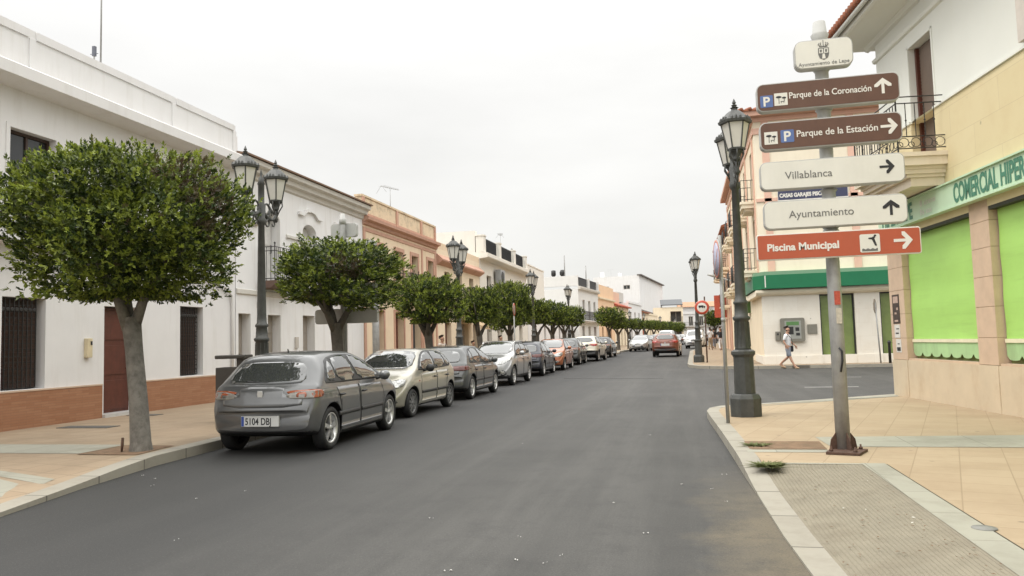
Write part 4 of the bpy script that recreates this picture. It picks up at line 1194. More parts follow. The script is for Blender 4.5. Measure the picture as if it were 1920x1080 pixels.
mb = MB(); mb.box(.12, -.456, 3.45, .17, -.4505, 3.98); mb.build('fascia_seam', LETW, f1)
mb = MB(); mb.box(0, 5.9, 2.55, -.3, 6.9, 3.2); mb.build('hanging_sign', mat('olive_sign', lin(70, 100, 48), .5), BK)
for a, b, c, d, r in HB:
    mb = MB(); mb.box(a + .06, .2, c, b - .06, .22, d - .12); g = mb.build('glass_door', GREENGL, BK)
    m2 = MB(); m2.box(a, .12, c, a + .06, .26, d); m2.box(b - .06, .12, c, b, .26, d); m2.box(a + .06, .12, d - .12, b - .06, .26, d - .001); m2.build('frame', PLAST, g)
for x in (.35, 3.95, 7.4, 11):
    mb = MB(); mb.box(x, -.05, 4.161, x + .3, -.001, 10.45); mb.build('pilaster', PINK, BK)
mb = MB(); mb.box(-.03, -.05, 10.45, 14.02, -.001, 10.72); mb.box(-.06, -.09, 11.02, 14.02, -.001, 11.2)
for x in (.35, 3.95, 7.4, 11): mb.box(x, -.05, 10.721, x + .3, -.001, 11.019)
mb.box(-.03, -.05, 7.35, 14, -.001, 7.5); 
mb.build('pink_band', PINK, BK)
mb = MB(); mb.box(-.45, -.5, 11.201, 14.3, 22.3, 11.42); mb.build('eave', SALMON, BK)
mb = MB(); mb.prism([(-.55, 11.42), (-.55, 11.5), (6, 13.2), (6, 11.42)], -.5, 14.3, 'x')
for k in range(40): mb.tube([(-.5 + k * .37, -.6, 11.5), (-.5 + k * .37, 1.5, 12.05)], .08, 6)
mb.build('roof_tiles', TERRA, BK)
# cash machine, letter plate, panel, banner
mb = MB(); mb.prism(rrect(.72, 1.04, 1.74, 2.08, .08), -.14, -.021, 'y'); atm = mb.build('cash_machine', mat('atm_grey', lin(125, 122, 112), .5, .08, 5), BK)
mb = MB(); mb.box(.9, -.146, 1.16, 1.58, -.1405, 1.96); mb.build('panel', mat('atm_light', lin(150, 152, 146), .4), atm)
mb = MB(); mb.box(.97, -.152, 1.76, 1.5, -.1465, 1.92); mb.build('header', mat('atm_green', lin(90, 130, 80), .4), atm)
mb = MB(); mb.box(.95, -.152, 1.36, 1.26, -.1465, 1.7); mb.box(1.36, -.152, 1.3, 1.52, -.1465, 1.42); mb.box(1.34, -.152, 1.5, 1.5, -.1465, 1.66); mb.build('screen', PLAST, atm)
mb = MB(); mb.box(.5, -.09, 1.1, .7, -.021, 1.5); b2_ = mb.build('deposit_box', MATS['atm_grey'], BK, bevel=.01)
mb = MB(); mb.box(.56, -.096, 1.34, .64, -.0905, 1.42); mb.build('slot', PLAST, b2_)
mb = MB(); mb.box(1.86, -.06, 1.36, 2.26, -.021, 1.78); p_ = mb.build('intercom_panel', MATS['atm_grey'], BK, bevel=.008)
mb = MB(); mb.box(2.02, -.066, 1.52, 2.1, -.0605, 1.6); mb.build('button', CLRL, p_)
bn = empty('banner', (3.4, 35.5, .13), 0, 'blue and white property banner hung on the cream facade', 'banner')
mb = MB(); mb.box(.9, -.09, 7.1, 3.85, -.075, 7.95); mb.build('cloth', mat('banner_white', lin(225, 222, 214), .7), bn)
mb = MB(); mb.box(.92, -.094, 7.36, 3.83, -.0905, 7.8); mb.build('blue_strip', mat('banner_blue', lin(62, 66, 92), .6), bn)
text('CASAS GARAJES PISCINAS', .235, LETW, bn, 'lettering', (.98, -.0955, 7.48), bold=.012, sx=.80)
text('FINANCIACION A MEDIDA', .15, MATS['banner_blue'], bn, 'lettering', (.98, -.0935, 7.17), bold=.006, sx=1.1)
# street side of the bank (x = 3.4, facing the street)
def side_wall(name, root, y0, y1, z0, z1, holes, m, x=0.0):
    """wall in plane x facing -x; holes (y0,y1,z0,z1)"""
    e_ = MB(); wall_panel(e_, -y1, -y0, z0, z1, [(-b, -a, c, d, .25) for a, b, c, d in holes])
    e_.v = [(x + p[1], -p[0], p[2]) for p in e_.v]
    return e_.build(name, m, root)
hs = []
for k in range(5):
    for z in (4.5, 7.7): hs.append((1.2 + 4.2 * k, 2.4 + 4.2 * k, z, z + 2.3))
    if k: hs.append((4.9 + 3.6 * k, 6.3 + 3.6 * k, .1, 2.8))
side_wall('side_wall', BK, 0, 22, 0, 11.2, hs, PALE)
for a, b, c, d in hs:
    mb = MB(); mb.box(.2, a, c, .24, b, d); w_ = mb.build('window', DKBROWN if c > 3 else GREYD, BK)
    m2 = MB(); m2.box(.17, a, c, .2, a + .08, d); m2.box(.17, b - .08, c, .2, b, d); m2.box(.17, (a + b) / 2 - .04, c, .2, (a + b) / 2 + .04, d); m2.build('frame', BROWNW, w_)
for k in range(5):
    for z in (4.35, 7.55):
        y = 1.0 + 4.2 * k
        mb = MB(); mb.box(-.6, y - .15, z - .3, -.001, y + 1.75, z - .12); mb.box(-.66, y - .2, z - .119, -.001, y + 1.8, z); mb.box(-.45, y, z - .42, -.001, y + 1.6, z - .301); s_ = mb.build('balcony', BW, BK)
        m2 = MB()
        for q in range(9): m2.tube([(-.6, y - .12 + q * .225, z), (-.6, y - .12 + q * .225, z + 1)], .012, 5)
        for zz in (.1, 1.0):
            m2.tube([(-.6, y - .15, z + zz), (-.6, y + 1.75, z + zz)], .016, 5)
            for yy in (y - .15, y + 1.75): m2.tube([(-.6, yy, z + zz), (0, yy, z + zz)], .016, 5)
        for q in range(1, 4):
            for yy in (y - .15, y + 1.75): m2.tube([(-.6 + q * .15, yy, z), (-.6 + q * .15, yy, z + 1)], .01, 5)
        m2.build('railing', IRON, s_)
for y in (.6, 4.8, 9, 13.2, 17.4, 21.4):
    mb = MB(); mb.box(-.05, y, 4.0, -.001, y + .35, 10.45); mb.build('side_pilaster', PINK, BK)
mb = MB(); mb.box(-.06, .0, 10.451, -.001, 22, 10.75); mb.box(-.1, .0, 11.0, -.001, 22, 11.19)
mb.build('side_pink_band', PINK, BK)
mb = MB(); mb.box(-.25, 7.2, .8, -.001, 8.0, 1.9); mb.build('meter_cabinet', MATS['atm_grey'], BK)
# further houses on the bank side
RZ = R_(-90)
for nm, lab, y0, L, h, wm, zb in (('pink_building', 'pinkish balconied building with a red shop sign past the bank', 57.6, 17, 9.2, mat('far_pink', lin(228, 190, 160), .9, .05, 1.2), .3),
                                  ('cream_building', 'tall cream terraced building furthest down the bank side', 74.7, 22, 8.0, PALE, .4)):
    rz = RZ if y0 < 70 else R_(-95)
    org = (3.4, y0 + L, zb) if y0 < 70 else (3.4 + .0872 * L, y0 + L * .9962, zb)
    t = bld(nm, lab, org, rz)
    hs = [(1.2 + 3.3 * k, 2.5 + 3.3 * k, z, z + 2.0, .25) for k in range(int(L / 3.3)) for z in (3.6, 6.4) if z + 2 < h] + [(1 + 4 * k, 2.6 + 4 * k, .1, 2.6, .3) for k in range(int(L / 4))]
    mb = MB(); shell(mb, L, h, 12, hs); mb.build('wall', [wm, ROOFG], t)
    for a, b, c, d, r in hs: window(t, a, b, c, d, .2, DKBROWN if c > 3 else BROWNW, GLASS, 1, .08)
    for k in range(int(L / 3.3)): balcony(t, .9 + 3.3 * k, 2.8 + 3.3 * k, 3.5, .6, PALE, .95)
    if h > 8.5:
        for k in range(int(L / 3.3)): balcony(t, .9 + 3.3 * k, 2.8 + 3.3 * k, 6.35, .6, PALE, .95)
    mb = MB(); mb.prism([(-.5, h + .001), (-.5, h + .12), (4, h + 1.8), (4, h + .001)], -.3, L + .3, 'x'); mb.build('roof_tiles', TERRA, t)
    if h > 8.5:
        mb = MB(); mb.box(11.0, -1.0, 2.7, 11.15, -.05, 4.5); s_ = mb.build('shop_sign', mat('faded_red', lin(196, 92, 70), .6, .2, 8), t)
        mb = MB(); mb.box(L - 2.2, -.06, .1, L - .1, -.001, 3.4); mb.build('pink_pier', SALMON, t)


# ---------------------------------------------------------------- directional signs
def arrow_poly(cx, cz, s, up_):
    """bold arrow, s = half size"""
    pts = [(-.17, -1), (.17, -1), (.17, .28), (.62, -.12), (1.0, -.12), (1.0, .18), (0, 1.0), (-1.0, .18), (-1.0, -.12), (-.62, -.12), (-.17, .28)]
    if not up_: pts = [(z, -x) for x, z in pts]
    return [(cx + x * s, cz + z * s) for x, z in pts]


def sign_panel(root, x0, x1, z0, z1, face, r, depth=.12, edge=SGREY, rim=.012):
    mb = MB(); mb.prism(rrect(x0, z0, x1, z1, r), 0, depth, 'y')
    p = mb.build('sign_panel', edge, root, bevel=.008)
    mb = MB(); mb.prism(rrect(x0 + rim, z0 + rim, x1 - rim, z1 - rim, max(.004, r - rim)), -.004, -.0005, 'y')
    mb.build('face', face, p)
    return p


SG = empty('directional_sign', (1.735, 9.35, .127), 0, 'tall grey signpost stacked with brown, white and red direction panels on the corner pavement', 'direction sign')
ox, oz = 1.735, .127
mb = MB(); mb.lathe([(.082, .02), (.08, 1.6), (.076, 2.2), (.07, 5.0), (.066, 5.02)], 0, .18, 0, 18); mb.build('pole', STEEL, SG)
for z0, z1 in ((2.57, 2.63), (2.93, 3.07), (3.4, 3.85), (3.86, 4.04), (4.35, 4.53)):
    mb = MB(); mb.lathe([(.094, z0 - .06), (.098, z0), (.078, z0 + .03), (.078, z1 - .03), (.1, z1)], 0, .06 + .12, 0, 16); mb.build('collar', SGREY, SG)
mb = MB(); mb.lathe([(.08, 4.83), (.085, 4.9), (.105, 4.96), (.085, 4.98), (.07, 5.12), (.0, 5.13)], 0, .18, 0, 16); mb.build('finial', SGREY, SG)
mb = MB(); mb.prism([(-.24, -.14), (.1, -.24), (.26, .12), (-.1, .26)], 0, .028, 'z'); bp_ = mb.build('base_plate', RUST, SG, bevel=.004); bp_.location = (0, .05, .003)
for a in (20, 110, 200, 290):
    mb = MB()
    c, s_ = math.cos(R_(a)), math.sin(R_(a))
    pts = [(.078, .03), (.17, .03), (.15, .14), (.085, .22)]
    vs = [(c * u - s_ * w_, s_ * u + c * w_, z) for w_ in (-.006, .006) for u, z in pts]
    mb.add([(x, y + .18 - .13, z) for x, y, z in vs], [(3, 2, 1, 0), (4, 5, 6, 7), (0, 1, 5, 4), (1, 2, 6, 5), (2, 3, 7, 6), (3, 0, 4, 7)])
    mb.build('gusset', RUST, SG).location = (0, .13, 0)
for x, y in ((-.17, -.08), (.07, -.16), (.18, .1), (-.07, .18)):
    mb = MB(); mb.lathe([(.022, .03), (.022, .055), (.011, .056), (.011, .085), (0, .085)], x, y + .05, 0, 6); mb.build('bolt', RUST, SG)
mb = MB(); mb.box(-.02, .095, 1.70, .045, .1, 1.86); mb.build('sticker', mat('sticker_red', lin(178, 80, 60), .6, .3, 30), SG)
mb = MB(); mb.box(-.01, .095, 1.48, .05, .1, 1.66); mb.build('sticker', mat('sticker_pale', lin(190, 182, 165), .6, .2, 30), SG)
mb = MB(); mb.tube([(.005, .094, .92), (.03, .092, 1.05), (.03, .092, 1.16), (.0, .094, 1.2)], .012, 5); mb.build('scratch_mark', INK, SG)


def pine_picto(p, x, z, s):
    mb = MB(); mb.box(x, -.007, z, x + s, -.0045, z + s); q = mb.build('pictogram', SWHITE, p)
    m2 = MB()
    def blob(cx, cz, rx, rz): m2.prism([(x + s * (cx + rx * math.cos(a)), z + s * (cz + rz * math.sin(a))) for a in np.linspace(0, 2 * math.pi, 11)[:-1]], -.0095, -.0072, 'y')
    def bar_(a, b, c, d): m2.box(x + s * a, -.0094, z + s * c, x + s * b, -.0071, z + s * d)
    blob(.34, .68, .22, .09); blob(.74, .6, .16, .08); bar_(.33, .37, .14, .62); bar_(.73, .77, .3, .56); bar_(.48, .76, .30, .34); bar_(.5, .53, .18, .3); bar_(.7, .73, .18, .3)
    m2.build('tree_symbol', INK, q)


def p_picto(p, x, z, s):
    mb = MB(); mb.prism(rrect(x, z, x + s, z + s, s * .08), -.007, -.0045, 'y'); q = mb.build('pictogram', SBLUE, p)
    text('P', s * 1.08, LETW, q, 'lettering', (x + s * .2, -.0075, z + s * .12), bold=.004)


def arrow(p, cx, cz, s, up_, m):
    mb = MB(); mb.prism(arrow_poly(cx, cz, s, up_), -.0075, -.0045, 'y'); mb.build('arrow', m, p)


L_, R2 = -.775, .80
p = sign_panel(SG, L_ - .005, R2, 4.03, 4.37, SBROWN, .075, rim=.014)
p_picto(p, L_ + .035, 4.08, .145); pine_picto(p, L_ + .195, 4.09, .15)
text('Parque de la Coronación', .105, LETW, p, 'lettering', (L_ + .36, -.0055, 4.165), sx=.86, bold=.0012); arrow(p, .62, 4.215, .092, True, LETW)
p = sign_panel(SG, L_ + .01, R2, 3.56, 3.90, SBROWN, .075, rim=.014)
pine_picto(p, L_ + .06, 3.63, .15); p_picto(p, L_ + .245, 3.64, .15)
text('Parque de la Estación', .112, LETW, p, 'lettering', (L_ + .42, -.0055, 3.695), sx=.93, bold=.0012); arrow(p, .66, 3.735, .092, False, LETW)
p = sign_panel(SG, L_ - .01, R2, 3.08, 3.42, SWHITE, .075)
text('Villablanca', .125, LETG, p, 'lettering', (L_ + .27, -.0055, 3.2)); arrow(p, .61, 3.265, .08, False, INK)
p = sign_panel(SG, L_ + .01, R2, 2.61, 2.945, SWHITE, .075)
text('Ayuntamiento', .125, LETG, p, 'lettering', (L_ + .29, -.0055, 2.735)); arrow(p, .625, 2.79, .088, True, INK)
p = sign_panel(SG, L_ - .09, .92, 2.245, 2.555, SRED, .03, .05, SWHITE, .014)
text('Piscina Municipal', .118, LETW, p, 'lettering', (L_ + .025, -.0055, 2.355), bold=.004); arrow(p, .73, 2.405, .10, False, LETW)
mb = MB(); mb.prism(rrect(.27, 2.285, .485, 2.495, .02), -.007, -.0045, 'y'); q = mb.build('pictogram', SWHITE, p)
mb = MB()
mb.prism([(.36, 2.44), (.4, 2.43), (.43, 2.36), (.445, 2.355), (.45, 2.365), (.425, 2.445), (.44, 2.455), (.425, 2.47), (.40, 2.455), (.365, 2.452)], -.0095, -.0072, 'y')
mb.prism([(.435 + .014 * math.cos(a), 2.475 + .012 * math.sin(a)) for a in np.linspace(0, 6.28, 9)[:-1]], -.0095, -.0072, 'y')
mb.build('diver_symbol', INK, q)
mb = MB(); mb.prism([(.29 + i * .0088, 2.325 + .006 * math.sin(i * 1.1)) for i in range(20)] + [(.457, 2.298), (.29, 2.298)], -.009, -.0071, 'y'); mb.build('water_symbol', LETG, q)
CR = sign_panel(SG, -.325, .325, 4.50, 4.845, SWHITE, .085)
text('Ayuntamiento de Lepe', .062, LETG, CR, 'lettering', (-.285, -.0055, 4.535), sx=.93, space=1.06)
mb = MB()
mb.prism([(-.06, 4.735), (.06, 4.735), (.06, 4.66), (.045, 4.615), (0, 4.59), (-.045, 4.615), (-.06, 4.66)], -.007, -.0045, 'y'); q = mb.build('coat_of_arms', LETG, CR)
mb = MB(); mb.prism([(-.05, 4.725), (-.005, 4.725), (-.005, 4.672), (-.05, 4.672)], -.0088, -.0071, 'y'); mb.prism([(.005, 4.725), (.05, 4.725), (.05, 4.672), (.005, 4.672)], -.0088, -.0071, 'y')
mb.prism([(-.012, 4.665), (.012, 4.665), (.02, 4.605), (-.02, 4.605)], -.0088, -.0071, 'y'); mb.build('quarter', SWHITE, q)
mb = MB()
for x in (-.03, .028): mb.prism([(x - .012, 4.715), (x + .012, 4.715), (x + .008, 4.682), (x - .01, 4.682)], -.0102, -.0089, 'y')
mb.build('charge', LETG, q)
mb = MB(); mb.box(-.045, -.007, 4.744, .045, -.0045, 4.756)
for i in range(5):
    a = R_(150 - 30 * i); mb.tube([(.04 * math.cos(a), -.006, 4.757), (.066 * math.cos(a), -.006, 4.775 + .012 * math.sin(a)), (.05 * math.cos(a), -.006, 4.79 + .016 * math.sin(a))], .004, 5)
mb.box(-.003, -.008, 4.8, .003, -.0045, 4.83)
mb.build('crown_symbol', LETG, CR)

# the twin across the street, seen from behind through the second crown
S2 = empty('directional_sign', (-7.62, 16.25, .13), R_(180), 'back of a grey direction sign standing behind the second clipped tree', 'direction sign')
mb = MB(); mb.lathe([(.075, .0), (.07, 4.25), (.066, 4.27)], 0, .16, 0, 14); mb.build('pole', STEEL, S2)
mb = MB(); mb.lathe([(.07, 4.18), (.09, 4.3), (.07, 4.32), (.05, 4.44), (0, 4.45)], 0, .16, 0, 14); mb.build('finial', SGREY, S2)
for x0, x1, z0, z1 in ((-.32, .32, 3.9, 4.22), (-.78, .66, 3.46, 3.8), (-.78, .78, 2.96, 3.3), (-.78, .78, 2.5, 2.82), (-.80, .74, 1.90, 2.24)):
    sign_panel(S2, x0, x1, z0, z1, SWHITE, .07)

# ---------------------------------------------------------------- round signs
def tilt_loc(o, x, y, z): o.location = (x, y, z)
T1 = empty('no_parking_sign', (.60, 12.5, .127), 0, 'round no parking sign seen edge on atop a thin grey pole', 'traffic sign')
mb = MB(); mb.lathe([(.03, 0), (.03, 2.98), (0, 2.99)], 0, 0, 0, 10); mb.lathe([(.036, 1.6), (.036, 1.66)], 0, 0, 0, 10); mb.build('pole', STEEL, T1)
dk = MB(); dk.lathe([(0, -.018), (.30, -.018), (.32, -.01), (.32, .014), (.30, .012), (0, .012)], 0, -.045, 0, 28, axis='y'); d = dk.build('disc', STEEL, T1)
d.location = (0, 0, 2.6); d.rotation_euler = (0, 0, R_(-83))
mb = MB(); mb.lathe([(.27, -.021), (.31, -.021), (.31, -.0185), (.27, -.0185), (.27, -.021)], 0, -.045, 0, 28, axis='y', caps=False); mb.build('red_ring', mat('sign_border_red', lin(196, 128, 108), .5), d)
mb = MB(); mb.lathe([(0, -.0205), (.269, -.0205), (.269, -.0185)], 0, -.045, 0, 28, axis='y'); mb.build('blue_face', mat('faded_blue', lin(176, 176, 196), .5), d)
mb = MB(); mb.add([(-.13, -.0695, -.14), (-.14, -.0695, -.17), (.17, -.0695, .14), (.14, -.0695, .17)], [(0, 1, 2, 3)]); mb.build('red_bar', MATS['sign_border_red'], d)
T2 = empty('no_lorries_sign', (1.0, 38.6, .22), 0, 'round red ringed sign with a lorry on a pole beside the far lamp post', 'traffic sign')
mb = MB(); mb.lathe([(.035, 0), (.035, 3.25), (0, 3.26)], 0, .04, 0, 10); mb.build('pole', RUST, T2)
mb = MB(); mb.lathe([(0, -.01), (.34, -.01), (.36, 0), (.34, .01), (0, .01)], 0, 0, 0, 26, axis='y'); d = mb.build('disc', LETW, T2); d.location = (-.14, 0, 2.72)
mb = MB(); mb.lathe([(.24, -.014), (.35, -.014), (.35, -.0105), (.24, -.0105), (.24, -.014)], 0, 0, 0, 26, axis='y', caps=False); mb.build('red_ring', mat('ring_red', lin(196, 80, 58), .4), d)
mb = MB(); mb.box(-.16, -.0135, .0, .08, -.0105, .1); mb.box(.09, -.0135, .0, .16, -.0105, .07)
for x in (-.1, .04, .12): mb.prism([(x + .03 * math.cos(a), .03 * math.sin(a) - .01) for a in np.linspace(0, 6.28, 9)[:-1]], -.0134, -.0104, 'y')
mb.build('lorry_symbol', INK, d)
T3 = empty('stop_sign', (8.0, 34.75, .14), 0, 'narrow octagonal sign seen edge on before the bank wall', 'traffic sign')
mb = MB(); mb.lathe([(.03, 0), (.03, 2.6)], 0, 0, 0, 8); mb.build('pole', STEEL, T3); T3.rotation_euler = (0, R_(-2), 0)
mb = MB(); mb.lathe([(0, -.01), (.33, -.01), (.33, .01), (0, .01)], 0, 0, 0, 8, axis='y', rot=R_(22.5), smooth=False); d = mb.build('plate', mat('weathered_sign', lin(150, 140, 128), .5, .2, 6), T3); d.location = (-.02, 0, 2.45); d.rotation_euler = (0, 0, R_(66))
T4 = empty('round_sign', (-7.45, 33.2, .15), R_(25), 'small round sign turned sideways before the far crowns', 'traffic sign')
mb = MB(); mb.lathe([(.03, 0), (.03, 3.1)], 0, .04, 0, 8); mb.build('pole', STEEL, T4)
mb = MB(); mb.lathe([(0, -.01), (.3, -.01), (.3, .01), (0, .01)], 0, 0, 0, 20, axis='y'); d = mb.build('disc', mat('weathered_sign', lin(150, 140, 128), .5), T4); d.location = (0, 0, 2.8); d.rotation_euler = (0, 0, R_(67))
mb = MB(); mb.lathe([(.22, -.014), (.29, -.014), (.29, -.0105), (.22, -.0105), (.22, -.014)], 0, 0, 0, 20, axis='y', caps=False); mb.build('red_ring', MATS['ring_red'], d)
PB = empty('bollard', (8.35, 34.7, .14), 0, 'slim dark bollard at the bank kerb', 'bollard')
mb = MB(); mb.lathe([(.06, 0), (.055, .85), (.07, .87), (.07, .93), (.03, .98), (0, .98)], 0, 0, 0, 10); mb.build('post', PLAST, PB)
BN = empty('litter_bin', (-8.4, 12.95, .13), R_(12), 'tall dark litter bin with a canopy between house and parked grey car', 'litter bin')
mb = MB(); mb.box(-.27, -.22, .1, .27, .22, 1.04); mb.box(-.2, -.16, 0, .2, .16, .1); mb.build('body', mat('bin_brown', lin(64, 60, 56), .6, .1, 4), BN, bevel=.015)
mb = MB(); mb.box(-.28, -.24, 1.2, .28, .24, 1.27); mb.build('lid', MATS['bin_brown'], BN, bevel=.02)
mb = MB(); mb.box(.12, -.2, 1.04, .24, .2, 1.2); mb.build('support', MATS['bin_brown'], BN)
GP = empty('grey_post', (-11.6, 27.3, .13), 0, 'plain grey post before the seam of white and ochre houses', 'post')
mb = MB(); mb.lathe([(.14, 0), (.13, 3.3), (0, 3.32)], 0, 0, 0, 12); mb.build('pole', STEEL, GP)

# ---------------------------------------------------------------- cast iron lamp posts
LAMP_PROTO = {}


def lantern(root, x, y, z):
    """six sided lantern; z = underside of glass"""
    mb = MB(); r0, r1, h = .135, .225, .42
    def hx(r, zz): return [(x + r * math.cos(R_(60 * k)), y + r * math.sin(R_(60 * k)), zz) for k in range(6)]
    a, b = hx(r0, z), hx(r1, z + h)
    mb.add(a + b, [(k, (k + 1) % 6, 6 + (k + 1) % 6, 6 + k) for k in range(6)] + [(5, 4, 3, 2, 1, 0), (6, 7, 8, 9, 10, 11)])
    g = None
    fr = MB()
    for k in range(6): fr.tube([a[k], b[k]], .014, 5, smooth=False)
    fr.lathe([(.11, -.03), (.15, -.02), (.155, .01), (.13, .02)], x, y, z, 6, smooth=False)
    fr.lathe([(.225, 0), (.27, .01), (.28, .05), (.255, .07), (.2, .13), (.13, .2), (.09, .23), (.06, .235), (.05, .27), (.075, .285), (.03, .3), (.05, .33), (.02, .35), (.035, .37), (0, .45)], x, y, z + h, 6, smooth=False)
    for k in range(6):
        for q in (.25, .5, .75):
            c0, c1 = hx(.262, z + h + .06)[k], hx(.262, z + h + .06)[(k + 1) % 6]
            px, py = c0[0] + (c1[0] - c0[0]) * q, c0[1] + (c1[1] - c0[1]) * q
            fr.lathe([(.03, 0), (.02, .04), (0, .06 if q != .5 else .08)], px, py, z + h + .05, 4, smooth=False)
    # cradle below
    fr.lathe([(.03, -.2), (.05, -.19), (.06, -.15), (.04, -.13), (.1, -.05), (.12, -.03)], x, y, z, 8)
    for k in range(6):
        c, s_ = math.cos(R_(60 * k + 30)), math.sin(R_(60 * k + 30))
        fr.tube([(x + .12 * c, y + .12 * s_, z - .02), (x + .13 * c, y + .13 * s_, z - .1), (x + .07 * c, y + .07 * s_, z - .2), (x + .03 * c, y + .03 * s_, z - .3)], .013, 5)
    return mb, fr


def lamp_post(name, label, loc, rz, n=2, group='cast iron street lamps', sc=1.0):
    key = n
    if key not in LAMP_PROTO:
        t = empty(name, loc, rz, label, 'street lamp', group)
        mb = MB()
        mb.lathe([(.27, 0), (.27, .30), (.24, .36), (.22, .38)], 0, 0, 0, 8, smooth=False, rot=R_(22.5))
        mb.lathe([(.175, .38), (.165, 1.0), (.185, 1.03), (.2, 1.05), (.2, 1.1), (.15, 1.13)], 0, 0, 0, 12, smooth=False)
        mb.build('pedestal', LAMPI, t)
        mb = MB()
        mb.lathe([(.14, 1.13), (.13, 1.16), (.118, 1.62), (.14, 1.64), (.15, 1.68), (.115, 1.71), (.105, 1.9), (.125, 1.92), (.125, 1.95), (.095, 1.98), (.088, 2.1),
                  (.06, 3.9), (.085, 3.93), (.1, 4.0), (.07, 4.05), (.085, 4.3), (.06, 4.34), (.06, 4.7), (.075, 4.72), (.05, 4.78), (.05, 4.84), (.02, 4.87), (.03, 4.92), (0, 5.02)], 0, 0, 0, 14)
        for k in range(10):
            a = R_(36 * k); mb.tube([(.126 * math.cos(a), .126 * math.sin(a), 1.18), (.114 * math.cos(a), .114 * math.sin(a), 1.6)], .012, 4, smooth=False)
        mb.build('shaft', LAMPI, t)
        for s_ in ((-1, 1) if n == 2 else (1,)):
            off = .58 if n == 2 else 0
            if n == 2:
                mb = MB()
                pts = [(0, s_ * .06, 4.18), (0, s_ * .2, 4.1), (0, s_ * .36, 4.06), (0, s_ * .5, 4.1), (0, s_ * .575, 4.2), (0, s_ * .58, 4.3)]
                mb.tube(pts, [.04, .035, .03, .03, .03, .035], 8)
                def curl(cy, cz, r, t0, t1, rr):
                    mb.tube([(0, s_ * (cy + (r * (1 - .5 * i / 14)) * math.cos(t0 + (t1 - t0) * i / 14)), cz + (r * (1 - .5 * i / 14)) * math.sin(t0 + (t1 - t0) * i / 14)) for i in range(15)], [rr * (1 - .5 * i / 14) for i in range(15)], 6)
                curl(.2, 4.25, .15, -1.6, 4.0, .03); curl(.36, 4.18, .1, 4.6, -.6, .028); curl(.22, 3.98, .1, 2.0, -3.4, .026); curl(.46, 4.0, .08, 2.2, -3.0, .022)
                mb.tube([(0, s_ * .06, 3.95), (0, s_ * .14, 3.98), (0, s_ * .26, 4.08)], .028, 6)
                mb.lathe([(.02, -.16), (.05, -.1), (.03, -.05), (.05, 0), (.03, .05)], 0, s_ * .58, 4.2, 8)
                mb.build('bracket', LAMPI, t)
            g, fr = lantern(t, 0, s_ * off, 4.48 if n == 2 else 4.5)
            f_ = fr.build('lantern', LAMPI, t); g.build('glass', LGLASS, f_)
        LAMP_PROTO[key] = t
        return t
    t = copy_tree(LAMP_PROTO[key])
    t.location = loc; t.rotation_euler = (0, 0, rz)
    tag(t, label, 'street lamp', group); t.scale = (sc, sc, sc)
    return t


lamp_post('street_lamp', 'grey cast iron twin lantern lamp on the corner pavement beside the sign column', (.955, 13.6, .13), R_(1))
lamp_post('street_lamp', 'twin lantern lamp rising behind the grey hatchback beside the biggest tree', (-7.45, 12.35, .12), R_(2), sc=.93)
lamp_post('street_lamp', 'twin lantern lamp before the low cream house', (-7.62, 25.2, .13), R_(2), sc=.95)
lamp_post('street_lamp', 'twin lantern lamp at the end of the dark terrace railings', (-7.85, 39.6, .2), R_(2), sc=.96)
lamp_post('street_lamp', 'twin lantern lamp against the tall blank white wall', (-8.1, 54.0, .33), R_(3), sc=.97)
lamp_post('street_lamp', 'twin lantern lamp with three tiers on the bank corner', (.62, 39.3, .2), R_(2), sc=1.04)
for i, (x, y, s_) in enumerate(((-5.35, 76.4, .72), (-4.5, 87, .72), (-3.2, 103.5, .72), (-1.5, 124, .72))):
    lamp_post('street_lamp', ['far lamp before the slim windowed white house', 'far lamp before the cream house with the brick red panel', 'far lamp before the pale flat roofed houses', 'far lamp at the end of the far hedge of crowns'][i], (x, y, zr(y) + .13), R_(5), sc=s_)
WLt = empty('wall_light', (3.4, 50.0, 5.2), 0, 'thin street light arm reaching out from the bank side wall', 'street light')
mb = MB(); mb.tube([(.1, 0, -.35), (-.6, 0, -.15), (-1.3, 0, .1)], [.05, .045, .04], 8); mb.build('arm', SGREY, WLt)
mb = MB(); mb.tube([(-1.25, 0, .08), (-1.5, 0, .17), (-1.85, 0, .26)], [.06, .1, .05], 8); mb.build('lamp_head', SGREY, WLt)

